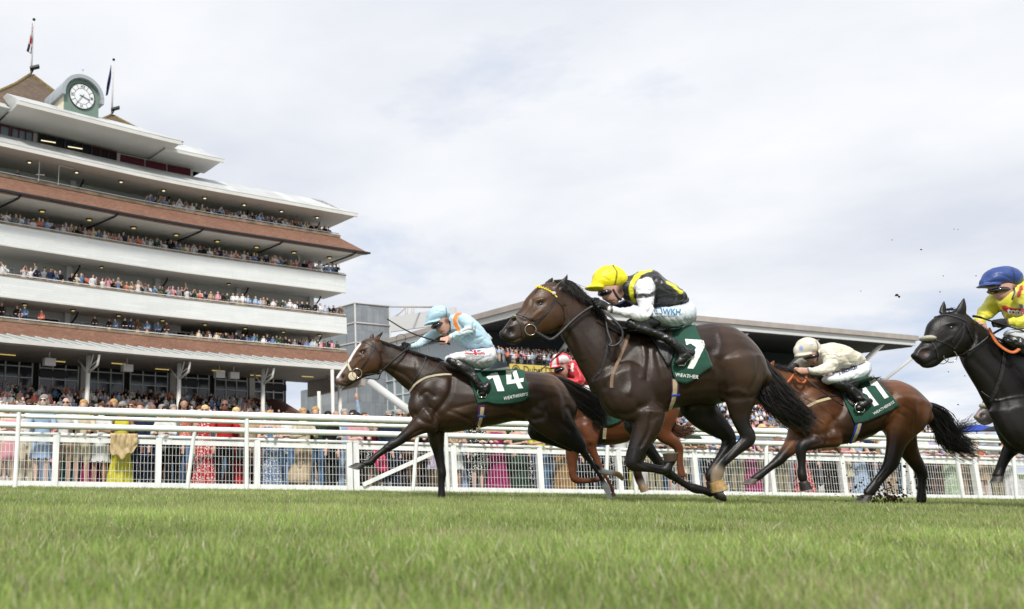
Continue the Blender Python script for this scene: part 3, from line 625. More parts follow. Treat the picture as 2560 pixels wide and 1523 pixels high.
    mb = MB(); strap(mb, bv, [(420, 1080), (390, 1300), (330, 1500), (250, 1620)], B_, 40, Y0 - .15, .005); strap(mb, bv, [(690, 1040), (830, 1000), (1000, 985), (1150, 960)], B_, 22, Y0 - .2, .008); mb.build('martingale', M_leather, root)
    # pad under the saddle, flap, girth
    cloth_sheet(root, bv, [(150, 75), (250, 125), (400, 135), (560, 130), (700, 125)], [(330, 175), (420, 165), (540, 175), (640, 220), (700, 330)], T, Y0, 'saddle_pad', M_pad, 24, 10, 2, .010)
    cl = cloth_sheet(root, bv, [(690, 130), (760, 122), (830, 116), (880, 108)], [(708, 440), (745, 515), (830, 525), (925, 455), (1002, 402)], T, Y0, seed=9, lift=.016)
    saddle(root, bv, [(470, 140), (560, 128), (700, 130)], [(560, 200), (640, 330), (690, 410), (730, 300)], T, Y0)
    mb = MB(); strap(mb, bv, [(733, 490), (735, 580), (720, 660), (690, 725)], T, 56, Y0 - .26, .006, thick=.06); mb.build('girth_binding', M_purple, root)
    mb = MB(); strap(mb, bv, [(730, 500), (730, 580), (715, 660), (690, 720)], T, 34, Y0 - .26, .012, thick=.06); mb.build('girth', M_web, root)
    mb = MB(); strap(mb, bv, [(704, 618), (764, 612)], T, 16, Y0 - .26, .016, thick=.1); mb.build('girth_loop', M_bluetape, root)
    bc = bvh_of([cl]); D = (1220, 640, 2.3188)
    print_on(root, bc, pxpoly([(1140, 483), (1250, 490), (1258, 520), (1190, 655), (1155, 652), (1205, 530), (1172, 508), (1150, 518)]), D, (0, 0), (100, 0), (0, 100), M_white, 'number', Y0 - .3)
    print_on(root, bc, text_mesh('WEATHER', 1, .012), D, (1084, 698), (29, 3), (2, -29), M_white, 'lettering', Y0 - .3)
    hair('mane', [[(880, 190, -.02), (960, 215, -.06), (1020, 270, -.09), (1040, 330, -.1)], [(1080, 175, -.0), (1150, 260, -.06), (1230, 380, -.1), (1290, 480, -.12)], [(1180, 210, .0), (1260, 300, -.06), (1330, 400, -.1), (1380, 500, -.13)], [(1330, 380, .0), (1400, 440, -.05), (1440, 500, -.09), (1480, 560, -.1)], [(1420, 470, .0), (1500, 540, -.05), (1560, 640, -.1), (1600, 720, -.12)], [(1560, 640, 0), (1640, 720, -.05), (1700, 800, -.1), (1740, 860, -.12)]], 620, M_hairb, root, (.0038, .001), .02, 5, .012, 7, Y0, hd)
    hair('tail', [[(1385, 330, 0), (1460, 440, 0), (1560, 590, 0), (1660, 700, .02), (1740, 790, .03)], [(1390, 400, -.03), (1440, 520, -.04), (1540, 660, -.04), (1640, 760, -.04), (1740, 840, -.02)], [(1390, 480, -.02), (1400, 570, -.03), (1460, 660, -.03), (1560, 740, -.03), (1700, 830, 0)], [(1385, 520, 0), (1350, 600, 0), (1400, 680, 0), (1500, 740, 0), (1640, 810, .02)]], 1300, M_hairb, root, (.006, .0012), .05, 8, .025, 11, Y0, T)
def saddle(root, bv, top, bot, tr, Y0, m=None):
    cloth_sheet(root, bv, top, bot, tr, Y0, 'saddle', m or M_leather, 18, 10, 5, .024)
def horse11():
    Y0 = 9.6; b = Blob(Y0); dk, br, lg = '#6a4029', '#96603c', '#231d1b'; c = srgb(br); E = (1840, 800, 2.968)
    b.slab([(-15, 595, 30, 655, .05, 0), (60, 505, 130, 640, .065, 0), (130, 430, 225, 595, .09, 0), (195, 370, 285, 550, .10, 0), (265, 345, 330, 500, .09, 0)], c, E)
    b.slab([(290, 345, 250, 560, .08, 0, dk), (400, 375, 270, 660, .11, 0), (520, 410, 320, 750, .14, 0), (640, 450, 390, 800, .17, 0), (730, 480, 500, 860, .2, 0, dk), (800, 495, 640, 925, .24, 0, '#573a29'), (870, 480, 760, 930, .26, 0, '#4f3424'), (950, 445, 870, 910, .28, 0, '#4f3424'), (1020, 436, 960, 880, .28, 0, '#573a29'),
            (1090, 443, 1070, 820, .27, 0), (1170, 446, 1140, 790, .27, 0), (1255, 486, 1225, 780, .26, 0), (1335, 555, 1290, 780, .22, 0), (1395, 640, 1350, 780, .15, 0)], c, E)
    b.limb([(620, 640, 170, -.1), (660, 780, 150, -.12), (700, 850, 100, -.13)], c, E, wr=.5)
    b.limb([(710, 860, 92, -.13), (640, 885, 68, -.13, '#5e3c28'), (560, 912, 54, -.13, '#3c2a21'), (500, 930, 48, -.13, lg), (480, 970, 40, -.13, lg), (487, 1040, 30, -.13, lg), (488, 1100, 28, -.13, lg), (490, 1150, 34, -.13, lg), (498, 1190, 30, -.13, lg)], c, E, wr=.85)
    hoof(b, 502, 1200, (24, 58), (-42, 12), -.13, '#2a2523', E)
    b.limb([(520, 800, 110, .12), (460, 880, 78, .13), (410, 940, 56, .13), (350, 1005, 40, .13, '#3a2a22'), (320, 1040, 38, .13, lg), (262, 1085, 28, .13, lg), (205, 1130, 27, .13, lg), (165, 1160, 30, .13, lg), (130, 1182, 26, .13, lg)], c, E)
    hoof(b, 128, 1183, (-34, 36), (-46, -6), .13, '#5c5348', E)
    b.limb([(1230, 620, 210, -.10), (1240, 720, 170, -.13), (1215, 820, 112, -.14), (1190, 910, 72, -.14, '#553523'), (1168, 1000, 58, -.14, '#3a2820'), (1150, 1060, 54, -.14, lg), (1105, 1130, 40, -.14, lg), (1045, 1205, 35, -.14, lg), (1005, 1260, 38, -.14, lg), (972, 1295, 34, -.14, lg)], c, E, wr=.62)
    hoof(b, 968, 1302, (-26, 44), (-54, -2), -.14, '#2e2926', E)
    b.limb([(1200, 760, 130, .12, dk), (1240, 880, 90, .13, dk), (1290, 990, 62, .14, '#553523'), (1345, 1075, 48, .14, '#33241e'), (1375, 1130, 42, .14, lg), (1380, 1200, 29, .14, lg), (1378, 1270, 28, .14, lg), (1376, 1320, 33, .14, lg), (1374, 1350, 30, .14, lg)], c, E)
    hoof(b, 1373, 1356, (-3, 34), (-38, 0), .14, '#2a2523', E)
    b.limb([(240, 380, 34, -.05), (262, 340, 26, -.06), (285, 300, 8, -.06)], srgb('#a05a34'), E, wr=.5)
    b.limb([(215, 380, 28, .05), (228, 345, 20, .06), (240, 315, 8, .06)], srgb('#7a4a2e'), E, wr=.5)
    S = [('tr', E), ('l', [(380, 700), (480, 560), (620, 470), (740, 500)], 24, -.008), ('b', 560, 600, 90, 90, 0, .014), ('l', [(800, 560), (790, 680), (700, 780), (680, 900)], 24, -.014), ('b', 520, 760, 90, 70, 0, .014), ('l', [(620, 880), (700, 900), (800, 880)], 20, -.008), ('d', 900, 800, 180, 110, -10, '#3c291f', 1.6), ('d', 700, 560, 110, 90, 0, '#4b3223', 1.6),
         ('l', [(1160, 560), (1150, 700), (1080, 830)], 28, -.018), ('b', 1240, 600, 80, 90, 0, .012), ('l', [(1240, 640), (1320, 700), (1330, 790)], 14, -.010), ('l', [(1200, 690), (1280, 740), (1290, 820)], 12, -.008), ('l', [(1360, 640), (1350, 740), (1320, 820)], 18, -.008), ('b', 1330, 660, 40, 80, 0, .010), ('d', 1300, 600, 120, 150, 0, '#7d5033', 2), ('l', [(1170, 820), (1160, 920), (1130, 1010)], 12, -.006), ('l', [(1120, 1110), (1050, 1195)], 8, -.005), ('l', [(600, 850), (640, 900), (560, 930)], 12, -.006)]
    root, o = finish_horse('11', b, .0105, 'bay racehorse with black legs, tail and orange reins, wearing a number 11 cloth', Y0, S)
    bv = bvh_of([o])
    cl = cloth_sheet(root, bv, [(755, 500), (830, 468), (920, 436), (1005, 418)], [(878, 770), (960, 752), (1080, 700), (1210, 634)], E, Y0, seed=14)
    bc = bvh_of([cl])
    for pl in ([(926, 520), (962, 500), (1012, 570), (1057, 630), (1022, 643), (975, 560), (946, 545)], [(985, 458), (1028, 433), (1062, 480), (1132, 572), (1100, 587), (1032, 490), (1000, 489)]):
        print_on(root, bc, pxpoly(pl), E, (0, 0), (100, 0), (0, 100), M_white, 'number', Y0 - .3)
    print_on(root, bc, text_mesh('WEATHERBYS', 1, .012), E, (1022, 706), (24.4, -14.5), (-14, -24), M_white, 'lettering', Y0 - .3)
    saddle(root, bv, [(740, 492), (820, 470), (900, 440)], [(800, 560), (850, 640), (900, 640), (950, 560)], E, Y0)
    mb = MB(); strap(mb, bv, [(912, 762), (890, 840), (855, 910)], E, 44, Y0 - .26, .006, thick=.06); mb.build('girth_binding', M_bluetape, root)
    mb = MB(); strap(mb, bv, [(915, 765), (892, 840), (858, 905)], E, 24, Y0 - .26, .012, thick=.06); mb.build('girth', M_web, root)
    mb = MB(); strap(mb, bv, [(530, 645), (600, 610), (700, 582)], E, 22, Y0 - .2, .006); mb.build('breast_strap', M_web, root)
    mb = MB(); strap(mb, bv, [(600, 590), (660, 570), (780, 560)], E, 10, Y0 - .2, .008); strap(mb, bv, [(120, 420), (190, 480), (230, 560)], E, 16, Y0 - .1, .004); strap(mb, bv, [(200, 380), (250, 440), (290, 500)], E, 16, Y0 - .1, .004); mb.build('bridle', M_leather, root)
    rein(root, [(370, 475, -.16), (400, 445, -.17), (440, 400, -.18), (460, 450, -.19), (500, 465, -.2), (520, 440, -.2), (522, 400, -.2)], E, 18, Y0, 'rein', M_orange)
    hair('mane', [[(220, 330, 0), (270, 330, -.04), (320, 350, -.07)], [(380, 360, 0), (430, 380, -.05), (480, 410, -.07)], [(560, 410, 0), (620, 430, -.05), (680, 450, -.07)], [(680, 450, 0), (730, 470, -.04), (780, 490, -.06)]], 300, M_hairb, root, (.005, .0015), .02, 5, .02, 6, Y0, E)
    hair('tail', [[(1395, 610, 0), (1470, 640, 0), (1560, 700, 0), (1610, 830, .02), (1740, 950, .03)], [(1405, 650, -.02), (1450, 690, -.02), (1530, 780, -.02), (1600, 900, 0), (1760, 970, .02)], [(1408, 690, 0), (1430, 740, 0), (1500, 820, 0), (1570, 930, 0), (1740, 990, .02)]], 800, M_hairb, root, (.0065, .0014), .045, 8, .035, 10, Y0, E)
    hair('tail_wisp', [[(1540, 760, 0), (1600, 790, 0), (1680, 790, 0), (1760, 740, .02)], [(1560, 840, -.02), (1640, 850, -.02), (1700, 800, -.02), (1770, 770, 0)]], 90, M_hairb, root, (.004, .001), .04, 12, .03, 8, Y0, E)
def horse_head_f(b, Fh, dk, mz, c):
    b.slab([(203, 580, 216, 625, .05, 0, mz), (222, 548, 268, 672, .062, 0, mz), (255, 505, 335, 662, .066, 0, dk), (272, 455, 385, 622, .072, 0), (290, 402, 455, 603, .095, 0), (335, 362, 520, 580, .110, 0), (388, 338, 556, 530, .105, 0), (440, 330, 570, 480, .09, 0)], c, Fh)
    b.slab([(440, 330, 500, 560, .085, 0), (510, 350, 500, 640, .09, 0), (580, 410, 548, 730, .10, 0), (650, 478, 600, 810, .12, 0), (740, 525, 660, 920, .14, 0), (860, 555, 760, 1080, .16, 0), (1000, 590, 870, 1200, .17, 0)], c, Fh)
    b.limb([(478, 345, 36, -.05), (492, 305, 27, -.06), (503, 252, 7, -.06)], c, Fh, wr=.5)
    b.limb([(375, 345, 26, .06), (380, 305, 19, .07), (385, 268, 7, .07)], c, Fh, wr=.5)
def horse_black():
    Y0 = 8.4; b = Blob(Y0); dk, lg = '#211c1b', '#1c1919'; c = srgb(dk); Fh = (2200, 640, 2.394); T = (2440, 865, 2.968)
    horse_head_f(b, Fh, dk, '#2e2a2b', c); S = trunk7(b, T, dk, dk, lg)
    b.limb([(330, 460, 230, -.08), (400, 620, 210, -.11), (470, 740, 150, -.13)], c, T, wr=.5)
    b.limb([(540, 740, 120, -.14), (560, 830, 100, -.14), (540, 950, 75, -.14), (500, 1050, 55, -.14), (520, 1110, 50, -.14), (600, 1130, 36, -.14), (680, 1150, 38, -.14), (700, 1110, 40, -.14)], c, T, wr=.85)
    b.limb([(880, 1080, 60, .12), (790, 1150, 44, .13), (755, 1200, 30, .13), (730, 1250, 26, .13), (716, 1290, 26, .13), (704, 1318, 28, .13)], c, Fh)
    hoof(b, 708, 1318, (-8, 34), (-33, 2), .13, '#3a3634', Fh)
    S = [('tr', Fh), ('b', 265, 582, 30, 26, 0, -.02), ('d', 265, 582, 26, 20, 0, '#5a3c38', 5), ('b', 268, 552, 44, 12, -10, .006), ('l', [(220, 640), (270, 650), (330, 620)], 9, -.007), ('b', 430, 428, 28, 18, 0, -.008), ('b', 428, 402, 36, 12, -8, .010), ('d', 430, 428, 24, 16, 0, '#0f0c0c', 5), ('l', [(330, 560), (380, 520), (430, 490)], 12, .006), ('b', 480, 500, 60, 60, 0, .009), ('l', [(560, 420), (570, 500), (530, 570)], 12, -.012), ('l', [(560, 620), (680, 740), (760, 900)], 24, -.008)] + S
    root, o = finish_horse('black', b, .010, 'glossy black racehorse at the right edge of the field with a grey sheepskin noseband', Y0, S)
    bv = bvh_of([o]); eyes(root, 432, 428, Fh, Y0, .09, .024, bv)
    bridle(root, bv, Fh, Y0, [([(335, 365), (400, 355), (470, 372), (520, 395)], 11), ([(500, 400), (495, 470), (465, 530), (440, 560)], 13), ([(500, 415), (470, 460), (430, 520)], 9), ([(290, 490), (340, 505), (415, 535), (440, 550)], 9), ([(300, 500), (335, 560), (345, 610)], 9), ([(520, 420), (545, 480), (565, 520)], 14), ([(440, 595), (490, 590), (530, 570)], 14)], [(413, 597, 37)])
    mb = MB(); mb.ell(P(Fh[0] + 285 / Fh[2], Fh[1] + 495 / Fh[2], Y0 - .02), (.062, .085, .032), 20, 12); o2 = mb.build('noseband_cover', M_fleece, root, True)
    rein(root, [(530, 572, -.12), (600, 525, -.14), (670, 470, -.16), (760, 420, -.2), (840, 380, -.22)], Fh, 14, Y0)
    rein(root, [(650, 430, -.18), (700, 520, -.2), (780, 575, -.24), (830, 560, -.26), (880, 500, -.26)], Fh, 20, Y0, 'rein', M_orange)
    mb = MB(); strap(mb, bv, [(745, 580), (730, 680), (700, 780), (660, 870)], Fh, 20, Y0 - .15, .006); strap(mb, bv, [(605, 810), (660, 850), (720, 870)], Fh, 12, Y0 - .15, .006); mb.build('martingale', M_leather, root)
    cloth_sheet(root, bv, [(690, 130), (760, 122), (830, 116), (880, 108)], [(708, 440), (745, 515), (830, 525), (925, 455), (1002, 402)], T, Y0, seed=9, lift=.016)
    saddle(root, bv, [(470, 140), (560, 128), (700, 130)], [(560, 200), (640, 330), (690, 410), (730, 300)], T, Y0)
    hair('forelock', [[(380, 325, 0), (400, 320, -.02), (420, 326, -.03)], [(420, 318, 0), (440, 316, -.02), (460, 330, -.03)]], 60, M_hairb, root, (.004, .001), .01, 5, .01, 6, Y0, Fh)
    hair('mane', [[(490, 340, 0), (530, 372, -.03), (550, 400, -.05)], [(590, 405, 0), (630, 450, -.03), (650, 480, -.05)], [(680, 480, 0), (720, 510, -.03), (750, 540, -.05)], [(780, 520, 0), (820, 540, -.03), (860, 560, -.05)]], 220, M_hairb, root, (.004, .001), .01, 5, .01, 6, Y0, Fh)
    hair('tail', [[(1385, 330, 0), (1460, 440, 0), (1560, 590, 0), (1740, 790, .03)], [(1390, 400, -.03), (1440, 520, -.04), (1540, 660, -.04), (1740, 840, -.02)], [(1385, 520, 0), (1350, 600, 0), (1400, 680, 0), (1640, 810, .02)]], 300, M_hairb, root, (.008, .002), .05, 8, .025, 8, Y0, T)
def horse_grey():
    Y0 = 12.5; b = Blob(Y0); dk = '#55504e'; c = srgb(dk); Fh = (2380, 870, 3.47); T = (2546.6, 1025.8, 4.3)
    horse_head_f(b, Fh, dk, '#b9a3a0', c); S = trunk7(b, T, dk, dk, '#2c2827')
    b.limb([(400, 620, 210, -.11), (540, 740, 120, -.14), (560, 830, 100, -.14), (540, 950, 75, -.14), (500, 1050, 55, -.14), (560, 1120, 36, -.14), (680, 1150, 38, -.14)], c, T, wr=.7)
    b.limb([(430, 830, 80, .12), (550, 1000, 44, .13), (680, 1150, 38, .13), (800, 1240, 27, .13), (900, 1290, 30, .13)], c, T)
    S = [('tr', Fh), ('b', 265, 582, 30, 26, 0, -.02), ('d', 265, 582, 30, 22, 0, '#2a2020', 5), ('d', 300, 610, 60, 40, 0, '#3a3433', 3), ('b', 430, 428, 28, 18, 0, -.008), ('d', 430, 428, 24, 16, 0, '#0f0c0c', 5), ('b', 480, 500, 60, 60, 0, .009)] + S
    root, o = finish_horse('grey', b, .014, 'grey racehorse with a pale nose and thick cream noseband, behind the black racehorse', Y0, S)
    bv = bvh_of([o]); eyes(root, 432, 428, Fh, Y0, .09, .024, bv)
    mb = MB(); mb.ell(P(Fh[0] + 292 / Fh[2], Fh[1] + 500 / Fh[2], Y0 - .02), (.07, .09, .045), 20, 12); mb.build('noseband_cover', M_fleece, root, True)
    bridle(root, bv, Fh, Y0, [([(500, 400), (495, 470), (465, 530), (440, 560)], 13), ([(440, 595), (490, 590), (530, 570)], 14)], [(413, 597, 37)])
def horse_chestnut():
    Y0 = 10.9; b = Blob(Y0); dk, br = '#74432b', '#8a5236'; c = srgb(br); hl = (1250, 1000, 5.3); T = (1440, 780, 2.968); Z = (0, 0, 1)
    b.slab([(1262, 1012, 1276, 1032, .05, 0), (1288, 982, 1310, 1020, .065, 0), (1312, 955, 1345, 1002, .1, 0), (1338, 935, 1372, 985, .1, 0), (1385, 930, 1400, 1000, .1, 0), (1425, 945, 1425, 1040, .15, 0), (1475, 950, 1455, 1108, .21, 0), (1520, 958, 1510, 1114, .25, 0), (1560, 965, 1560, 1108, .27, 0), (1600, 958, 1600, 1088, .27, 0), (1640, 950, 1640, 1075, .26, 0), (1675, 965, 1668, 1062, .2, 0), (1700, 1000, 1690, 1045, .12, 0)], c, Z)
    b.limb([(1120, 330, 150, -.11), (1170, 450, 130, -.13), (1185, 560, 112, -.14), (1218, 660, 66, -.14), (1262, 750, 50, -.14), (1312, 860, 44, -.14), (1372, 960, 29, -.14), (1440, 1085, 27, -.14, dk), (1475, 1165, 33, -.14, dk), (1495, 1220, 28, -.14, dk)], c, hl, wr=.8)
    hoof(b, 1497, 1232, (10, 50), (-34, 8), -.14, '#4b3326', hl)
    b.limb([(1010, 480, 140, .10), (965, 650, 98, .12), (955, 780, 76, .13), (960, 900, 58, .13), (965, 990, 52, .13), (1000, 1050, 56, .13), (1080, 1072, 40, .13), (1200, 1065, 36, .13), (1300, 1050, 38, .13), (1370, 1010, 34, .13)], c, hl, wr=.85)
    hoof(b, 1378, 1000, (30, -42), (36, 26), .13, '#4b3326', hl)
    b.limb([(640, 700, 130, -.1), (630, 830, 95, -.12), (655, 915, 62, -.13), (725, 965, 46, -.13), (760, 1010, 38, -.13), (768, 1080, 27, -.13), (776, 1160, 27, -.13), (785, 1215, 32, -.13)], c, T, wr=.7)
    b.limb([(600, 800, 100, .1), (520, 930, 66, .12, dk), (475, 1050, 50, .13, '#4a2d20'), (456, 1120, 40, .13, '#3c2720'), (455, 1190, 32, .13, '#3c2720'), (470, 1240, 32, .13, '#4a3226'), (485, 1275, 32, .13, '#c9b8a8')], c, T)
    hoof(b, 488, 1280, (26, 42), (-32, 14), .13, '#8a7358', T)
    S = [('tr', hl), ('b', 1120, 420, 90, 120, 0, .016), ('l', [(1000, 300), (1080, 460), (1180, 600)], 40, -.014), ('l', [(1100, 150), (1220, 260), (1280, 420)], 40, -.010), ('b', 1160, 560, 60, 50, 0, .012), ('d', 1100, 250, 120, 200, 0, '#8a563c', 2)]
    root, o = finish_horse('chestnut', b, .012, 'chestnut racehorse running between the number 14 and number 7 horses, half hidden', Y0, S)
    bv = bvh_of([o])
    cloth_sheet(root, bv, [(1230, -150), (1350, -130), (1480, -100), (1600, -80)], [(1400, 335), (1440, 338), (1540, 310), (1640, 250)], hl, Y0, seed=4)
    mb = MB(); strap(mb, bv, [(1380, 300), (1365, 420), (1345, 560)], hl, 84, Y0 - .26, .006, thick=.05); mb.build('girth_binding', M_leather, root)
    mb = MB(); strap(mb, bv, [(1390, 370), (1375, 510)], hl, 44, Y0 - .26, .011, thick=.05); mb.build('girth', M_web, root)
    hair('tail', [[(630, 690, 0), (700, 740, 0), (720, 830, 0), (780, 880, 0), (875, 850, 0)], [(640, 740, -.02), (660, 800, -.02), (690, 870, -.02), (760, 910, 0), (850, 880, 0)]], 420, M_hairc, root, (.007, .002), .03, 8, .03, 9, Y0, T)
horse14(); horse7(); horse11(); horse_black(); horse_chestnut(); horse_grey()
# ------------------------------------------------------------------ jockeys
M_skin = mat('skin', rough=.5, spec=.4, attr='Col', var=.06, nscale=25, bump=.1, bscale=200)
M_silk = mat('racing_silk', rough=.38, spec=.5, attr='Col', var=.07, nscale=7, bump=1.0, bscale=13, sheen=.3, stretch=(1, 1, 1.7))
M_breech = mat('racing_breeches', rough=.5, spec=.4, attr='Col', var=.04, nscale=6, bump=.8, bscale=17, stretch=(1.6, 1, .7))
M_boot = mat('boot_leather', '#121213', .3, .6, var=.2, nscale=12, bump=.5, bscale=45)
M_cap = mat('cap_silk', rough=.42, spec=.5, attr='Col', var=.06, nscale=6, bump=.3, bscale=30)
M_goggle = mat('goggle_lens', (.012, .012, .016), .08, .9, var=0, coat=.5)
M_glove = mat('black_glove', '#161617', .7, .3, var=.2, nscale=20, bump=.3)
SK = '#bd9485'
def fist(b, u, v, k, yo, tr, col, r=.0105, nb=(0, 1), curl=(-1, 0)):
    """four curled fingers and a thumb round a grip; nb = direction of the knuckle row, curl = way the fingers bend first"""
    s = k * tr[2]; kx, ky = nb; cx_, cy_ = curl
    for i in range(4):
        o = (i - 1.5) * .42; L = (1, 1.08, 1.02, .85)[i]
        bx, by = u + kx * o * s, v + ky * o * s
        pts = [(bx - cx_ * s * .55, by - cy_ * s * .55, r * F * tr[2] / b.Y0 * .95, yo - .002), (bx + cx_ * s * .28 * L, by + cy_ * s * .28 * L, r * F * tr[2] / b.Y0, yo - .014), (bx + cx_ * s * .58 * L, by + cy_ * s * .58 * L, r * F * tr[2] / b.Y0 * .95, yo + .006),
               (bx + cx_ * s * .50 * L, by + cy_ * s * .50 * L, r * F * tr[2] / b.Y0 * .9, yo + .028), (bx + cx_ * s * .15, by + cy_ * s * .15, r * F * tr[2] / b.Y0 * .8, yo + .036)]
        b.limb(pts, col, tr, sub=3, wr=1)
    R_ = r * F * tr[2] / b.Y0
    b.limb([(u - cx_ * s * .5 - kx * s * .5, v - cy_ * s * .5 - ky * s * .5, R_ * 1.15, yo + .004), (u + cx_ * s * .05 - kx * s * .85, v - ky * s * .85, R_ * 1.1, yo - .012), (u + cx_ * s * .5 - kx * s * .62, v + cy_ * s * .5 - ky * s * .62, R_ * .9, yo - .022)], col, tr, sub=3, wr=1)
def jockey(name, Y0, tr, label, D):
    skin = srgb(D.get('skin', SK)); hu = D['seat']; c0 = P(tr[0] + hu[0] / tr[2], tr[1] + hu[1] / tr[2], Y0)
    root = empty('person', c0, label, 'person')
    body = Blob(Y0)
    shr = lambda st: [(q[0] + (q[2] - q[0]) * .1, q[1] + (q[3] - q[1]) * .1, q[2] - (q[2] - q[0]) * .1, q[3] - (q[3] - q[1]) * .1, q[4] * .80, q[5]) for q in st]
    shl = lambda st, f=.70: [(q[0], q[1], q[2] * f, q[3]) for q in st]
    body.slab(D['head'], skin, tr)
    u, v, r = D['nose']; body.limb([(u + r * 1.2, v - r * 1.6, r * .7, 0), (u, v, r, 0), (u + r * .9, v + r * .7, r * .8, 0)], skin, tr, sub=3, wr=.7)
    body.limb(D['neck'], skin, tr); body.slab(shr(D['torso']), skin, tr)
    for k in ('arm', 'farm'):
        if k in D: body.limb(shl(D[k]), skin, tr, wr=.9)
    body.slab(shr(D['thigh']), skin, tr); body.limb(shl(D['leg']), skin, tr, wr=.8); body.limb(shl(D['foot']), skin, tr)
    mir = Blob(Y0)
    mir.mb.add([(x, 2 * Y0 - y, z) for x, y, z in body.mb.v], []) if 0 else None
    fx = Blob(Y0)                                   # the far leg mirrors the near one
    fx.slab([(q[0] + (q[2] - q[0]) * .06, q[1] + (q[3] - q[1]) * .06, q[2] - (q[2] - q[0]) * .06, q[3] - (q[3] - q[1]) * .06, q[4] * .8, -q[5]) for q in D['thigh']], skin, tr)
    fx.limb([(q[0], q[1], q[2] * .8, -q[3]) for q in D['leg']], skin, tr, wr=.8); fx.limb([(q[0], q[1], q[2] * .8, -q[3]) for q in D['foot']], skin, tr)
    n = len(body.mb.v); body.mb.add(fx.mb.v, fx.mb.f, fx.mb.c)
    for q in D['hands']:
        body.limb(q['palm'], srgb(q.get('col', SK)), tr, sub=4, wr=.55); fist(body, *q['fist'], tr=tr, col=srgb(q.get('col', SK)), nb=q.get('nb', (0, 1)), curl=q.get('curl', (-1, 0)))
    fs = [('tr', tr)] + D.get('face', [])
    bo = link('body', body.skin(.0072, 4, fs), M_skin, root, True)
    def shell(nm, parts, m, sc_=(), vx=.0085, sm=4, amp=.010, ns=11, st=(1, 1, 1)):
        b = Blob(Y0)
        for kind, stn, col in parts:
            if kind == 's': b.slab(stn, srgb(col), tr)
            else: b.limb(stn, srgb(col), tr, wr=.9)
        return link(nm, b.skin(vx, sm, [('tr', tr), ('f', amp, ns)] + list(sc_)), m, root, True)
    T = D['torso']; parts = [('s', T, D['c_torso']), ('l', D['arm'], D['c_arm'])] + ([('l', D['farm'], D.get('c_farm', D['c_arm']))] if 'farm' in D else [])
    silks = shell('silks', parts, M_silk, D.get('silkpaint', []))
    mirT = [tuple([*q[:5], -q[5]]) for q in D['thigh']]
    br = shell('breeches', [('s', D['thigh'], D['c_thigh']), ('s', mirT, D['c_thigh'])], M_breech, D.get('breechpaint', []), amp=.006, ns=12)
    for sgn in (1, -1):
        shell('boot', [('l', [(q[0], q[1], q[2], q[3] * sgn) for q in D['leg']], '#121213'), ('l', [(q[0], q[1], q[2], q[3] * sgn) for q in D['foot']], '#121213')], M_boot, [], amp=.005, ns=18)
    shell('helmet', [('s', D['helmet'], D['c_helmet']), ('s', D['peak'], D['c_helmet'])], M_cap, D.get('cappaint', []), vx=.008, amp=.004, ns=10)
    g = D['goggles']; mb = MB(); c = P(tr[0] + g[0] / tr[2], tr[1] + g[1] / tr[2], Y0); k = Y0 / F / tr[2]
    rot = Matrix.Rotation(R(g[4]), 3, 'Y'); mb.ell(c, (g[2] * k, g[5] + .009, g[3] * k), 20, 12, rot=rot); mb.build('goggles', M_goggle, root, True)
    bvb = bvh_of([bo, silks])
    if 'chin' in D:
        mb = MB(); strap(mb, bvb, D['chin'], tr, D.get('chinw', 16), Y0 - .07, .003); mb.build('chin_strap', M_leather, root)
    return root, silks, br, bo
def whip(pts, tr, Y0, label, r=.006):
    p = [P(tr[0] + q[0] / tr[2], tr[1] + q[1] / tr[2], Y0 + q[2]) for q in pts]; root = empty('riding_whip', p[0], label, 'whip')
    pp = catmull([tuple(x) for x in p], 5); n = len(pp)
    mb = MB(); mb.tube(pp[:n // 4 + 1], r * 1.35, 8); mb.build('handle', M_glove, root, True)
    mb = MB(); mb.tube(pp[n // 4:-2], [r * (1 - .35 * i / n) for i in range(len(pp[n // 4:-2]))], 8); mb.build('shaft', M_leather, root, True)
    mb = MB(); mb.tube(pp[-3:], r * 1.9, 6, flat=.4); mb.build('flap', M_leather, root, True)
def stirrup(hroot, c, w_, h_, tr, Y):
    """iron hanging under the foot"""
    p = P(tr[0] + c[0] / tr[2], tr[1] + c[1] / tr[2], Y); k = Y / F / tr[2]; mb = MB()
    pts = [p + Vector((math.sin(a) * w_ * k, 0, math.cos(a) * h_ * k)) for a in np.linspace(-2.4, 2.4, 16)]
    mb.tube(pts, .005, 6); mb.tube([pts[0], pts[-1]], .007, 6); mb.build('stirrup', M_steel, hroot, True)
G = (960, 740, 5.3)
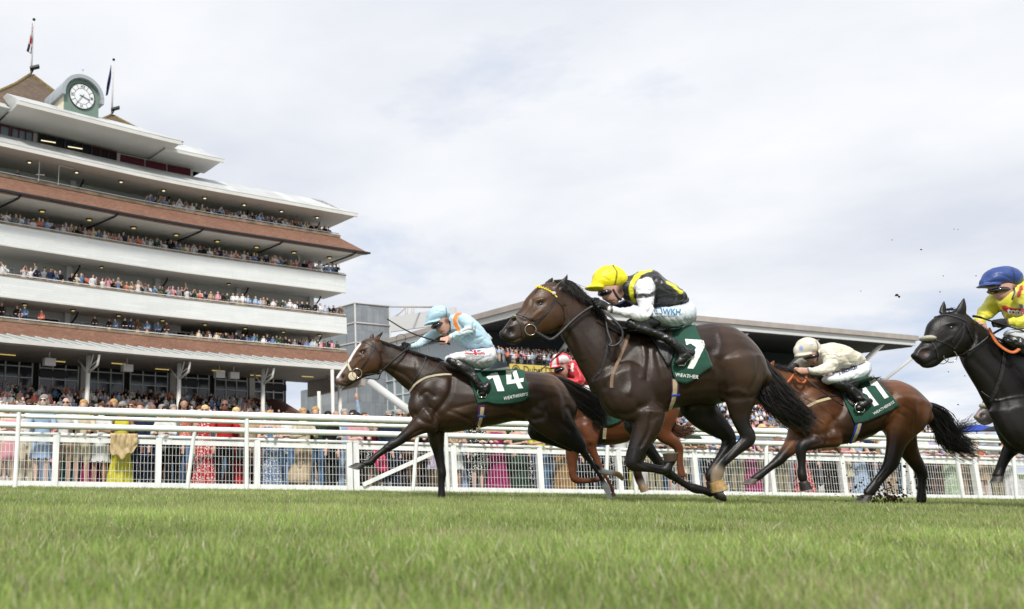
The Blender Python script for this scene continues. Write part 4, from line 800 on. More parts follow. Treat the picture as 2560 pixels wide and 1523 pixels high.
r14, s14, b14, _ = jockey('a', 9.8, G, 'jockey in pale blue silks and cap with an orange epaulette, bare hand gripping a whip', dict(
    seat=(1330, 960), head=[(600, 300, 870, 240, .072, 0), (612, 350, 882, 285, .077, 0), (655, 400, 888, 335, .076, 0), (695, 440, 886, 395, .072, 0), (722, 470, 878, 440, .064, 0), (752, 500, 866, 475, .055, 0), (785, 522, 845, 498, .042, 0)],
    nose=(704, 452, 17), neck=[(830, 400, 62, 0), (890, 380, 64, 0), (960, 350, 72, 0)],
    torso=[(905, 250, 868, 440, .10, 0), (985, 224, 905, 560, .165, 0), (1090, 238, 965, 632, .195, 0), (1180, 308, 1045, 690, .20, 0), (1272, 398, 1115, 716, .19, 0), (1360, 515, 1185, 718, .18, 0), (1430, 655, 1280, 715, .17, 0)],
    arm=[(1050, 295, 80, -.17), (1110, 360, 86, -.21), (1150, 425, 68, -.24), (1060, 470, 55, -.25), (965, 515, 47, -.25), (885, 545, 40, -.24)],
    farm=[(930, 370, 75, .14), (790, 440, 70, .18), (660, 505, 62, .2), (550, 580, 56, .17), (440, 650, 46, .1), (345, 668, 32, .03)],
    c_torso='#b3d3e4', c_arm='#bfdbe9', silkpaint=[('c', [(1010, 228), (950, 275), (945, 360), (985, 450)], 26, '#d97d1c', 'near'), ('c', [(905, 525), (912, 580)], 5, '#2b4347', 'near'), ('l', [(1200, 330), (1180, 420), (1190, 470)], 14, -.008), ('l', [(1000, 500), (1100, 440), (1180, 470)], 12, -.008), ('l', [(1260, 640), (1340, 560), (1400, 600)], 12, -.006), ('l', [(1100, 520), (1200, 560), (1300, 540)], 16, -.008), ('l', [(1060, 600), (1180, 640), (1300, 620)], 14, -.007), ('l', [(960, 300), (1000, 380), (1010, 440)], 12, -.006), ('l', [(940, 560), (1040, 520), (1120, 510)], 9, -.005), ('l', [(1200, 420), (1290, 480), (1360, 600)], 12, -.006)],
    thigh=[(822, 800, 862, 905, .065, -.17), (890, 765, 925, 880, .085, -.2), (1000, 740, 1040, 885, .10, -.2), (1100, 726, 1140, 930, .12, -.17), (1220, 706, 1230, 965, .15, -.12), (1340, 690, 1330, 968, .165, -.08), (1430, 682, 1412, 945, .165, -.04), (1466, 760, 1445, 890, .11, 0)],
    c_thigh='#dcdcE2', breechpaint=[('l', [(1300, 940), (1380, 860), (1440, 760)], 14, -.005), ('l', [(1180, 930), (1260, 850), (1400, 800)], 12, -.005), ('l', [(900, 800), (1000, 780), (1100, 800)], 12, -.004), ('l', [(1330, 960), (1420, 880)], 9, -.005)],
    leg=[(862, 850, 48, -.215), (905, 870, 64, -.235), (980, 905, 74, -.25), (1070, 965, 74, -.265), (1150, 1035, 66, -.28), (1215, 1110, 58, -.30), (1262, 1180, 58, -.30), (1300, 1225, 60, -.30)],
    foot=[(1392, 1160, 40, -.30), (1350, 1215, 62, -.30), (1318, 1275, 52, -.30), (1290, 1310, 34, -.30)],
    helmet=[(560, 290, 566, 370, .03, 0), (590, 205, 598, 376, .075, 0), (650, 145, 668, 362, .10, 0), (725, 124, 745, 340, .113, 0), (800, 145, 812, 316, .113, 0), (850, 190, 860, 300, .09, 0), (883, 235, 886, 286, .05, 0)],
    peak=[(536, 376, 541, 392, .045, 0), (575, 350, 590, 386, .08, 0), (640, 340, 665, 372, .095, 0), (700, 320, 740, 350, .095, 0)], c_helmet='#b0d0e2',
    cappaint=[('c', [(820, 150), (830, 230), (818, 310)], 5, '#17202a'), ('l', [(600, 240), (690, 200), (780, 220)], 10, -.004)], goggles=(712, 388, 100, 44, -22, .083),
    face=[('d', 850, 330, 46, 40, 0, '#5a4030', 3), ('l', [(735, 485), (765, 478), (800, 470)], 7, -.005), ('c', [(740, 487), (770, 480), (800, 470)], 4, '#8a4a44'), ('b', 862, 318, 20, 30, 0, .008), ('d', 700, 455, 20, 20, 0, '#c0705e', 3)],
    chin=[(870, 330), (880, 400), (870, 460), (830, 500)], chinw=18,
    hands=[dict(palm=[(885, 545, 36, -.24), (845, 572, 46, -.245), (800, 590, 46, -.25)], fist=(790, 592, 15, -.262), col='#cf9f8d', nb=(-.88, .1), curl=(-.25, 1)),
           dict(palm=[(350, 665, 34, .03), (310, 655, 40, .01), (280, 660, 36, 0)], fist=(275, 660, 10, -.01), col='#1a1a1b', nb=(.2, 1), curl=(-1, .1))]))
bvb = bvh_of([b14])
def ujack(o, w_, h_):
    """flag badge: blue field with white and red diagonals and cross, on the thigh"""
    q = lambda a: [(o[0] + x * w_, o[1] + y * h_ - x * 0) for x, y in a]
    pr = lambda a, m, k: print_on(r14, bvb, pxpoly(q(a)), G, (0, 0), (100, 0), (0, 100), m, 'flag_badge', 9.6, .003 + .0012 * k)
    bl, wh, rd = mat('badge_blue', '#25316e'), M_white, mat('badge_red', '#b82a35')
    pr([(.05, .25), (.3, .0), (.75, 0), (.97, .3), (1, .95), (.5, 1), (.06, .95)], bl, 0)
    pr([(.05, .2), (.3, .3), (1, .9), (.86, .98), (.1, .36)], wh, 1); pr([(.0, .86), (.4, .6), (.95, .12), (1, .25), (.5, .8), (.08, 1)], wh, 1)
    pr([(.40, 0), (.62, 0), (.66, 1), (.44, 1)], wh, 2); pr([(0, .52), (1, .52), (1, .9), (0, .9)], wh, 2)
    pr([(.44, 0), (.57, 0), (.61, 1), (.48, 1)], rd, 3); pr([(.01, .62), (1, .62), (1, .82), (.01, .82)], rd, 3); pr([(.1, .22), (.2, .2), (.95, .6), (.8, .6)], rd, 3)
ujack((1065, 722), 270, 62)
M_grey = mat('print_grey', '#6d6f86', .7); M_navy = mat('print_navy', '#2a3358', .7); M_blue = mat('print_blue', '#2f7fa8', .7)
print_on(r14, bvb, text_mesh('NATIONWIDE', 1, .0), G, (1085, 812), (37, 0), (0, -30), M_grey, 'lettering', 9.6)
print_on(r14, bvb, text_mesh('BUILDINGS', 1, .0), G, (1165, 845), (27, 0), (0, -26), M_grey, 'lettering', 9.6)
whip([(872, 640, -.26), (800, 608, -.275), (700, 595, -.28), (560, 558, -.28), (400, 505, -.27), (250, 432, -.26), (130, 360, -.25), (42, 305, -.24)], G, 9.8, 'long black and blue whip held out by the jockey in pale blue', .0095)
B = (1440, 640, 5.3)
r7, s7, b7, _ = jockey('b', 8.6, B, 'jockey in a yellow cap and black silks with white sleeves, crouched over the neck', dict(
    seat=(1400, 960), head=[(240, 400, 640, 330, .072, 0), (262, 440, 640, 400, .078, 0), (305, 490, 638, 450, .077, 0), (345, 540, 632, 510, .073, 0), (378, 580, 615, 550, .066, 0), (420, 612, 590, 580, .058, 0), (475, 636, 555, 605, .043, 0)],
    nose=(362, 562, 20), neck=[(560, 500, 74, 0), (640, 450, 80, 0), (740, 420, 90, 0)],
    torso=[(690, 262, 640, 560, .10, 0), (770, 228, 715, 612, .15, 0), (880, 196, 810, 650, .195, 0), (990, 190, 910, 670, .205, 0), (1090, 268, 1005, 682, .21, 0), (1200, 345, 1120, 690, .20, 0), (1310, 425, 1255, 690, .19, 0), (1405, 515, 1375, 668, .16, 0)],
    arm=[(900, 390, 118, -.19), (915, 480, 120, -.23), (918, 590, 108, -.26), (925, 690, 104, -.28), (890, 775, 98, -.285), (780, 768, 80, -.27), (650, 748, 64, -.25), (530, 722, 54, -.22), (440, 702, 46, -.20)],
    farm=[(780, 580, 70, .14), (640, 640, 56, .18), (500, 675, 50, .15), (400, 670, 42, .10)],
    c_torso='#1b1b1d', c_arm='#e6e6ea', c_farm='#27345e',
    silkpaint=[('c', [(985, 186), (880, 210), (790, 290), (735, 400), (738, 500), (770, 600)], 30, '#e3df2a', 'near'), ('c', [(1215, 345), (1310, 410), (1395, 480)], 22, '#e3df2a', 'near'), ('c', [(800, 535), (900, 525), (1035, 500)], 34, '#29272a', 'near'), ('c', [(470, 665), (475, 720), (465, 770)], 18, '#4a484c', 'near'),
               ('c', [(830, 400), (900, 330), (960, 330), (1010, 400)], 42, '#e6e6ea', 'near'), ('c', [(900, 420), (960, 440)], 60, '#e6e6ea', 'near'),
               ('l', [(1040, 320), (1060, 450), (1050, 640)], 18, -.012), ('l', [(1060, 560), (1200, 520), (1390, 560)], 18, -.010), ('l', [(1100, 640), (1250, 600), (1390, 620)], 14, -.008), ('l', [(860, 600), (800, 680), (880, 860)], 12, -.006), ('l', [(900, 860), (960, 760), (1020, 640)], 12, -.008), ('l', [(560, 700), (700, 720), (860, 700)], 10, -.005), ('l', [(1120, 330), (1150, 420), (1260, 480)], 16, -.008), ('l', [(800, 460), (900, 440), (1020, 460)], 10, -.006), ('l', [(820, 380), (870, 340), (960, 350)], 9, -.005)],
    thigh=[(965, 770, 1000, 850, .085, -.19), (1035, 695, 1080, 905, .12, -.19), (1150, 685, 1165, 945, .15, -.15), (1280, 668, 1275, 968, .17, -.1), (1400, 640, 1392, 965, .175, -.05), (1490, 608, 1482, 938, .16, -.02), (1532, 720, 1522, 870, .10, 0)],
    c_thigh='#ccd3da', breechpaint=[('l', [(1100, 760), (1180, 860), (1250, 950)], 9, -.005), ('l', [(1180, 760), (1260, 850), (1330, 950)], 9, -.005), ('l', [(1260, 760), (1340, 850), (1400, 940)], 9, -.005), ('l', [(1340, 740), (1410, 820), (1460, 920)], 9, -.005), ('l', [(1400, 700), (1460, 770), (1510, 860)], 9, -.005)],
    leg=[(1060, 870, 80, -.20), (960, 890, 92, -.21), (820, 895, 84, -.215), (715, 900, 70, -.215), (820, 950, 62, -.24), (980, 1000, 58, -.26), (1130, 1060, 60, -.285), (1260, 1130, 66, -.31), (1350, 1200, 74, -.32), (1410, 1270, 78, -.32)],
    foot=[(1540, 1275, 52, -.32), (1460, 1310, 80, -.32), (1390, 1380, 66, -.32), (1330, 1425, 40, -.32)],
    helmet=[(208, 345, 214, 448, .035, 0), (248, 225, 262, 458, .08, 0), (330, 148, 342, 462, .105, 0), (430, 120, 440, 458, .116, 0), (530, 142, 530, 440, .116, 0), (612, 200, 612, 410, .098, 0), (668, 280, 667, 385, .06, 0)],
    peak=[(130, 412, 138, 440, .045, 0), (165, 392, 185, 456, .08, 0), (230, 390, 250, 462, .10, 0), (300, 400, 320, 462, .10, 0)], c_helmet='#ecdf22',
    cappaint=[('c', [(490, 125), (540, 210), (530, 320), (500, 430)], 8, '#17170f'), ('l', [(250, 330), (340, 280), (440, 330)], 12, -.004), ('l', [(300, 220), (400, 230), (470, 200)], 12, -.004)], goggles=(385, 492, 92, 50, -4, .086),
    face=[('d', 590, 450, 50, 70, 0, '#3a2a24', 3), ('l', [(440, 608), (470, 598), (510, 590)], 8, -.005), ('c', [(430, 600), (465, 594)], 5, '#9a5a52'), ('b', 568, 445, 22, 34, 0, .008)],
    chin=[(490, 440), (520, 500), (570, 570), (600, 590)], chinw=30,
    hands=[dict(palm=[(440, 702, 46, -.20), (380, 660, 58, -.19), (310, 630, 62, -.185)], fist=(285, 625, 17, -.19), col='#19191a', nb=(.5, .86), curl=(-.86, .3)),
           dict(palm=[(400, 670, 40, .08), (330, 640, 44, .06), (270, 630, 44, .04)], fist=(250, 620, 14, .03), col='#19191a', nb=(.5, .86), curl=(-.86, .3))]))
bvb = bvh_of([b7])
print_on(r7, bvb, text_mesh('WKH', 1, .02), B, (1148, 772), (98, 2), (4, -100), M_blue, 'lettering', 8.4)
for k, m_ in ((0, M_navy), (26, M_blue)):
    fr = [(1035 + k, 700), (1120 + k * .4, 690), (1140, 765), (1055 + k, 768)]
    for a, b_ in zip(fr, fr[1:] + fr[:1]):
        dx, dy = b_[0] - a[0], b_[1] - a[1]; L = math.hypot(dx, dy); nx, ny = -dy / L * 4, dx / L * 4
        print_on(r7, bvb, pxpoly([(a[0] + nx, a[1] + ny), (b_[0] + nx, b_[1] + ny), (b_[0] - nx, b_[1] - ny), (a[0] - nx, a[1] - ny)]), B, (0, 0), (100, 0), (0, 100), m_, 'logo', 8.4)
print_on(r7, bvb, text_mesh('DEVELOPMENT SERVICES LTD', 1, 0), B, (1062, 806), (21, .3), (0, -26), M_navy, 'lettering', 8.4)
E = (1840, 800, 2.968)
r11, s11, b11, _ = jockey('c', 9.6, E, 'jockey in shiny cream silks and cap, crouched with a whip pointing down the shoulder', dict(
    seat=(880, 460), head=[(470, 240, 630, 190, .07, 0), (485, 262, 638, 215, .077, 0), (508, 285, 640, 245, .075, 0), (532, 305, 634, 270, .07, 0), (556, 322, 624, 292, .058, 0), (580, 335, 608, 312, .042, 0)],
    nose=(550, 312, 8), neck=[(605, 260, 34, 0), (640, 245, 38, 0), (680, 250, 46, 0)],
    torso=[(628, 182, 598, 335, .11, 0), (690, 168, 650, 385, .18, 0), (760, 182, 735, 388, .20, 0), (830, 215, 805, 370, .19, 0), (895, 262, 875, 350, .17, 0)],
    arm=[(680, 235, 58, -.18), (702, 285, 54, -.22), (700, 335, 50, -.25), (650, 368, 40, -.26), (595, 378, 30, -.25), (540, 376, 25, -.23)],
    farm=[(600, 285, 42, .12), (520, 305, 38, .18), (455, 335, 30, .14)], c_torso='#d3ccb9', c_arm='#ddd7c6', silkpaint=[('c', [(533, 352), (536, 402)], 6, '#33519c'), ('l', [(700, 200), (720, 280), (740, 330)], 9, -.007), ('l', [(640, 360), (700, 300), (740, 290)], 8, -.006), ('l', [(760, 220), (820, 280), (860, 330)], 9, -.007), ('l', [(720, 360), (800, 320), (870, 320)], 8, -.006), ('l', [(640, 220), (680, 260)], 8, -.005)],
    thigh=[(668, 415, 690, 478, .08, -.19), (740, 398, 760, 484, .12, -.18), (820, 372, 835, 472, .15, -.12), (890, 335, 905, 455, .165, -.06), (935, 300, 948, 425, .14, 0), (960, 345, 962, 392, .08, 0)], c_thigh='#d5d9de', breechpaint=[('l', [(860, 440), (920, 390), (950, 340)], 7, -.005), ('c', [(690, 440), (760, 475), (800, 490)], 22, '#d5d9de')],
    leg=[(715, 452, 34, -.20), (770, 474, 42, -.235), (830, 505, 38, -.26), (885, 545, 34, -.28), (925, 590, 34, -.295)],
    foot=[(996, 600, 22, -.30), (960, 618, 34, -.30), (925, 640, 30, -.30), (900, 658, 18, -.30)],
    helmet=[(447, 180, 452, 262, .04, 0), (475, 145, 488, 272, .085, 0), (522, 130, 540, 266, .108, 0), (566, 142, 580, 250, .10, 0), (602, 178, 610, 232, .065, 0)],
    peak=[(448, 255, 452, 282, .05, 0), (480, 250, 492, 282, .085, 0), (520, 240, 540, 272, .09, 0)], c_helmet='#d6cfbd', cappaint=[('d', 482, 212, 16, 20, 0, '#8ea0d2', 3), ('d', 560, 185, 12, 8, 0, '#a9b4d8', 3), ('c', [(592, 158), (606, 190), (606, 230)], 3, '#1a1a22')],
    goggles=(556, 274, 50, 19, -14, .082), face=[('d', 612, 240, 22, 26, 0, '#4a3528', 3), ('c', [(572, 324), (585, 320)], 2, '#9a5a52')], chin=[(606, 235), (612, 262), (598, 300)], chinw=9,
    hands=[dict(palm=[(540, 376, 24, -.23), (505, 378, 26, -.22), (470, 378, 28, -.21)], fist=(455, 378, 9, -.21), col='#c79a84', nb=(.3, .95), curl=(-1, .1)),
           dict(palm=[(450, 340, 28, .12), (430, 360, 30, .06), (415, 372, 30, 0)], fist=(410, 375, 9, -.02), col='#1a1a1b', nb=(.3, .95), curl=(-1, .1))]))
bvb = bvh_of([b11])
print_on(r11, bvb, text_mesh('J. CROWLEY', 1, .03), E, (768, 408), (25, -8.6), (-6, -29), M_navy, 'lettering', 9.4)
whip([(440, 378, -.22), (500, 420, -.26), (600, 500, -.34), (700, 575, -.36), (798, 638, -.36)], E, 9.6, 'thin black whip held against the bay horse by the jockey in cream', .0075)
Fh = (2200, 640, 2.394)
rb, sb, bb, _ = jockey('d', 8.4, Fh, 'jockey in a royal blue cap and yellow and navy silks, holding a whip across', dict(
    seat=(1060, 560), head=[(632, 170, 822, 150, .072, 0), (650, 195, 830, 182, .078, 0), (670, 218, 832, 205, .077, 0), (688, 240, 828, 225, .072, 0), (706, 258, 815, 245, .062, 0), (735, 273, 795, 262, .046, 0)],
    nose=(696, 240, 9), neck=[(800, 220, 36, 0), (840, 220, 40, 0), (880, 240, 46, 0)],
    torso=[(828, 150, 735, 320, .10, 0), (880, 122, 800, 400, .18, 0), (950, 132, 860, 420, .20, 0), (1040, 190, 935, 430, .20, 0), (1110, 270, 1010, 430, .19, 0), (1150, 340, 1080, 420, .16, 0)],
    arm=[(880, 240, 66, -.17), (915, 320, 60, -.23), (900, 385, 50, -.25), (850, 395, 40, -.25), (800, 398, 33, -.24), (770, 400, 28, -.23)],
    farm=[(740, 250, 64, .10), (680, 290, 54, .16), (630, 345, 44, .18), (592, 398, 30, .14)], c_torso='#d6cf3c', c_arm='#d4cd3c', c_farm='#d6cf3c',
    silkpaint=[('c', [(600, 330), (650, 355), (700, 330)], 16, '#242c58'), ('c', [(640, 280), (625, 340), (575, 395)], 13, '#242c58'), ('c', [(845, 300), (862, 340), (930, 360)], 12, '#242c58'), ('c', [(745, 312), (800, 330), (880, 332), (960, 330)], 17, '#b3202c', 'near'), ('c', [(846, 185), (830, 240)], 11, '#b3202c', 'near'), ('l', [(700, 280), (740, 320), (780, 380)], 8, -.006), ('l', [(660, 250), (650, 320), (600, 370)], 8, -.005)],
    thigh=[(780, 440, 800, 520, .08, -.19), (870, 425, 880, 560, .12, -.18), (960, 420, 960, 580, .15, -.1), (1060, 410, 1060, 570, .17, -.04), (1130, 405, 1130, 520, .12, 0)], c_thigh='#c9ccd2',
    leg=[(770, 505, 40, -.2), (840, 530, 46, -.235), (900, 590, 40, -.26), (950, 660, 36, -.29), (985, 710, 36, -.30)], foot=[(1050, 720, 26, -.30), (1010, 745, 38, -.30), (970, 780, 26, -.30)],
    helmet=[(612, 135, 616, 184, .04, 0), (648, 88, 655, 190, .09, 0), (708, 64, 712, 192, .113, 0), (770, 66, 770, 195, .113, 0), (816, 95, 812, 190, .09, 0), (838, 135, 836, 178, .05, 0)],
    peak=[(588, 180, 590, 188, .05, 0), (622, 170, 636, 190, .09, 0), (670, 170, 690, 192, .095, 0)], c_helmet='#2c4585', cappaint=[('c', [(790, 75), (806, 130), (800, 180)], 3, '#0f1426'), ('l', [(640, 130), (720, 110), (800, 150)], 6, -.004), ('l', [(660, 160), (720, 150), (780, 160)], 6, -.004)],
    goggles=(712, 208, 62, 25, -3, .083), face=[('d', 815, 190, 24, 26, 0, '#6a5034', 3), ('c', [(712, 262), (730, 260)], 2, '#9a5a52')], chin=[(800, 190), (805, 220), (790, 260)], chinw=9,
    hands=[dict(palm=[(770, 400, 27, -.23), (735, 402, 30, -.23), (700, 405, 28, -.23)], fist=(690, 406, 11, -.235), col='#161617', nb=(.2, .95), curl=(-1, .1)),
           dict(palm=[(592, 398, 28, .13), (605, 412, 24, .1), (620, 420, 22, .06)], fist=(622, 420, 9, .05), col='#cf9f8d', nb=(.2, .95), curl=(-1, .1))]))
bvb = bvh_of([sb])
print_on(rb, bvb, text_mesh('tote', 1, .03), Fh, (765, 345), (56, 6), (-4, -52), M_white, 'lettering', 8.2)
whip([(940, 475, -.28), (860, 450, -.28), (740, 412, -.265), (650, 385, -.26), (600, 368, -.25), (556, 360, -.24)][::-1], Fh, 8.4, 'black whip lying across the reins of the jockey in yellow and navy', .009)
Q = (1000, 850, 4.946)
rr, sr, brr, _ = jockey('e', 10.9, Q, 'jockey in a red and white cap and red silks, half hidden between two horses', dict(
    seat=(2380, 620), head=[(1890, 310, 2105, 270, .07, 0), (1905, 345, 2118, 315, .077, 0), (1925, 385, 2118, 355, .076, 0), (1945, 415, 2110, 390, .07, 0), (1970, 440, 2095, 415, .058, 0), (2005, 458, 2070, 440, .044, 0)],
    nose=(1945, 420, 15), neck=[(2070, 400, 55, 0), (2120, 390, 60, 0), (2180, 400, 70, 0)],
    torso=[(2120, 255, 2085, 455, .11, 0), (2190, 250, 2135, 510, .18, 0), (2260, 330, 2205, 545, .20, 0), (2340, 430, 2290, 590, .20, 0), (2430, 520, 2380, 640, .18, 0)],
    arm=[(2200, 380, 75, -.19), (2230, 470, 66, -.23), (2190, 520, 56, -.24), (2110, 520, 46, -.23), (2040, 510, 40, -.21)], farm=[(2120, 430, 60, .14), (2040, 480, 50, .18), (1980, 500, 40, .14)],
    c_torso='#c5202c', c_arm='#c5202c', silkpaint=[('c', [(2135, 300), (2125, 380)], 14, '#e2dcd8', 'near'), ('l', [(2200, 300), (2260, 420), (2300, 480)], 12, -.007)],
    thigh=[(2180, 590, 2200, 690, .08, -.19), (2260, 570, 2280, 700, .12, -.18), (2350, 560, 2360, 700, .15, -.1), (2430, 560, 2430, 680, .12, 0)], c_thigh='#dfe0e4',
    leg=[(2190, 640, 52, -.20), (2270, 720, 54, -.24), (2350, 800, 48, -.27), (2420, 880, 44, -.28)], foot=[(2510, 930, 36, -.28), (2460, 950, 46, -.28), (2410, 985, 34, -.28)],
    helmet=[(1868, 240, 1872, 345, .04, 0), (1905, 185, 1920, 350, .085, 0), (1972, 156, 1985, 338, .108, 0), (2040, 168, 2046, 320, .108, 0), (2090, 205, 2092, 305, .085, 0), (2113, 245, 2113, 295, .05, 0)],
    peak=[(1852, 335, 1857, 366, .05, 0), (1890, 330, 1908, 360, .085, 0), (1950, 320, 1970, 345, .09, 0)], c_helmet='#e4dcdc',
    cappaint=[('c', [(1885, 215), (1870, 280), (1862, 345)], 13, '#cf2430'), ('c', [(1858, 352), (1940, 330), (2040, 312)], 10, '#cf2430'), ('c', [(2100, 290), (2040, 300), (1995, 260), (2010, 200), (2060, 195)], 0, '#cf2430'), ('c', [(1950, 175), (1945, 250), (1960, 310)], 18, '#cf2430'), ('c', [(1960, 190), (2010, 170), (2070, 180), (2105, 230)], 16, '#cf2430'), ('c', [(1955, 295), (2020, 300)], 8, '#cf2430')],
    goggles=(1972, 368, 72, 36, -18, .083), face=[('d', 2085, 320, 36, 30, 0, '#7a5a3c', 3), ('c', [(1975, 443), (1995, 440)], 3, '#9a5a52')], chin=[(2085, 310), (2095, 370), (2070, 430)], chinw=14,
    hands=[dict(palm=[(2040, 510, 38, -.21), (2000, 515, 40, -.2), (1970, 520, 40, -.2)], fist=(1960, 520, 12, -.2), col='#1a1a1b', nb=(.2, .95), curl=(-1, .1)),
           dict(palm=[(1985, 500, 36, .12), (1950, 510, 36, .1)], fist=(1945, 512, 10, .1), col='#1a1a1b', nb=(.2, .95), curl=(-1, .1))]))
# second whip tail seen under the black-silked horse's chest
whip([(2330, 590, -.3), (2240, 745, -.3)], Q, 10.4, 'short black whip end hanging beside the jockey in red', .005) if 0 else None
whip([(2030, 120, -.24), (1900, 235, -.26), (1780, 340, -.26), (1680, 410, -.26)], Q, 10.9, 'black whip raised in front of the jockey in the red and white cap', .009)
for nm, c_, tr_, Y_ in (('14', (1300, 1290), G, 9.5), ('7', (1390, 1400), B, 8.28), ('11', (918, 655), E, 9.3), ('black', (985, 775), Fh, 8.1), ('chestnut', (1310, 250), (1250, 1000, 5.3), 10.6)):
    stirrup(HORSES[nm][0], c_, 62 * tr_[2] / 5.3, 70 * tr_[2] / 5.3, tr_, Y_)
# ------------------------------------------------------------------ ground and turf
def build_ground():
    xs = sorted(set([-1500, -700, -300, -150, -100, -70, -50, -40, -35] + list(range(-30, 31, 2)) + [35, 45, 60, 90, 140, 220, 400, 800, 1500])); ys = [-60, -20, -8, -4, 0, 2, 4, 6, 8, 10, 11, 12, 13, 14, 16, 18, 20, 22, 23, 24, 26, 30, 40, 60, 90, 140, 220, 400, 800, 1800]
    vs = [(x, y, ground_z(x, y)) for y in ys for x in xs]; n = len(xs)
    mb = MB(); mb.add(vs, [(j * n + i, j * n + i + 1, (j + 1) * n + i + 1, (j + 1) * n + i) for j in range(len(ys) - 1) for i in range(n - 1)])
    tag(mb.build('ground', mat('turf_soil', (.10, .13, .04), .95, .1, var=.35, nscale=1.2, bump=.6, bscale=30), None, True), kind='structure')
build_ground()
_rd = random.Random(21); DIV = [(_rd.uniform(-4, 9), _rd.uniform(2.5, 11), _rd.uniform(.05, .16)) for _ in range(46)] + [(2.1, 9.7, .2), (3.95, 9.6, .2), (6.9, 9.5, .3), (7.4, 9.7, .2), (4.8, 8.5, .2), (.6, 8.8, .15)]
def grass():
    rng = np.random.default_rng(7); V = []; Fq = []; Ft = []; Cc = []; base = 0
    bands = [(0.9, 2.2, 13000, .0036, 1), (2.2, 4.0, 10000, .0042, 1), (4.0, 7.0, 5600, .0042, 1), (7.0, 11.0, 3000, .0062, 1.05), (11.0, 17.0, 1500, .010, 1.15), (17.0, 24.0, 500, .016, 1.1)]
    for y0, y1, dens, wd, hk in bands:
        A = (1.36 * (y1 ** 2 - y0 ** 2) / 2) + .8 * (y1 - y0); n = int(A * dens)
        y = np.sqrt(rng.uniform(y0 ** 2, y1 ** 2, n)); lo = -.36 * y - .4; hi = 1.0 * y + .4; x = lo + (hi - lo) * rng.random(n)
        # clumps and thin patches
        cl = np.sin(x * 1.7 + 1.3 * np.sin(y * 1.1)) * np.sin(y * 2.3 + x * .6) + .5 * np.sin(x * 6.1 + y * 3.7) * np.sin(y * 5.3 - x * 2)
        zg = np.array([ground_z(a, b) for a, b in zip(x, y)]) if n < 1 else -(0.0125 * np.clip(x, -30, 30) + 0.0215 * np.maximum(0, np.clip(y, 0, 23) - 12))
        h = (0.050 + .012 * cl + rng.normal(0, .012, n)).clip(.018, .105) * hk
        worn = np.zeros(n)
        for dx_, dy_, dr in DIV: worn = np.maximum(worn, np.clip(1.4 - np.hypot((x - dx_), (y - dy_) * .7) / dr, 0, 1))
        h = h * (1 - .6 * worn)
        az = rng.uniform(0, 2 * math.pi, n); lean = np.abs(rng.normal(.35, .28, n)) * h; la = rng.uniform(0, 2 * math.pi, n)
        big = rng.random(n) < .010; wa = wd * (1 + 1.3 * big); h = h * (1 - .15 * big)
        dx, dy = np.cos(az) * wa / 2, np.sin(az) * wa / 2; lx, ly = np.cos(la) * lean, np.sin(la) * lean
        p = np.zeros((n, 5, 3)); p[:, 0] = np.stack([x - dx, y - dy, zg - .005], 1); p[:, 1] = np.stack([x + dx, y + dy, zg - .005], 1)
        mx_, my_ = x + lx * .35, y + ly * .35; p[:, 2] = np.stack([mx_ + dx * .8, my_ + dy * .8, zg + h * .55], 1); p[:, 3] = np.stack([mx_ - dx * .8, my_ - dy * .8, zg + h * .55], 1)
        p[:, 4] = np.stack([x + lx, y + ly, zg + h], 1); V.append(p.reshape(-1, 3))
        i = base + np.arange(n)[:, None] * 5; Fq.append(i + np.array([0, 1, 2, 3])); Ft.append(i + np.array([3, 2, 4])); base += n * 5
        t = rng.random(n)[:, None]; g1 = np.array([.210, .330, .065]); g2 = np.array([.460, .560, .180]); c = g1 + (g2 - g1) * t
        pale = (np.sin(x * .9 + 2) * np.sin(y * 1.3 + .5) > .35)[:, None] * rng.random((n, 1)) * .5; c = c * (1 + .5 * pale) + np.array([.04, .01, .01]) * pale
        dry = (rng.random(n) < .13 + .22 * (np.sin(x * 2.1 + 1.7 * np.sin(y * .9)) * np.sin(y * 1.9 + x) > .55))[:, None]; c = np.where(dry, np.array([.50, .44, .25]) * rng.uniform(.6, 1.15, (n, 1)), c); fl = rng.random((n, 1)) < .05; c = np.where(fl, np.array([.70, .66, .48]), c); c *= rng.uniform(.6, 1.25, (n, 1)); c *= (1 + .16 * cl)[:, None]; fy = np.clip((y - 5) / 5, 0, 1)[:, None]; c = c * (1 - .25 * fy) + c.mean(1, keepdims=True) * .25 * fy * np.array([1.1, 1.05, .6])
        c = np.where(big[:, None], np.where(rng.random((n, 1)) < .3, np.array([.62, .45, .30]), np.array([.66, .68, .42])) * rng.uniform(.6, 1.1, (n, 1)), c)
        wv = (worn * (rng.random(n) < .7))[:, None]; c = c * (1 - wv) + np.array([.13, .095, .05]) * wv
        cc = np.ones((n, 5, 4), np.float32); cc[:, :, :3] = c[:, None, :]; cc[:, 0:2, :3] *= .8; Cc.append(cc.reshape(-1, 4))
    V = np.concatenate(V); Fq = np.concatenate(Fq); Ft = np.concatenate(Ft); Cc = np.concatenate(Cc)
    me = bpy.data.meshes.new('grass'); me.vertices.add(len(V)); me.vertices.foreach_set('co', V.ravel())
    nl = Fq.size + Ft.size; me.loops.add(nl); me.loops.foreach_set('vertex_index', np.concatenate([Fq.ravel(), Ft.ravel()]))
    npoly = len(Fq) + len(Ft); me.polygons.add(npoly); st = np.concatenate([np.arange(len(Fq)) * 4, Fq.size + np.arange(len(Ft)) * 3]); me.polygons.foreach_set('loop_start', st)
    me.update(calc_edges=True); ca = me.color_attributes.new('Col', 'FLOAT_COLOR', 'POINT'); ca.data.foreach_set('color', Cc.ravel())
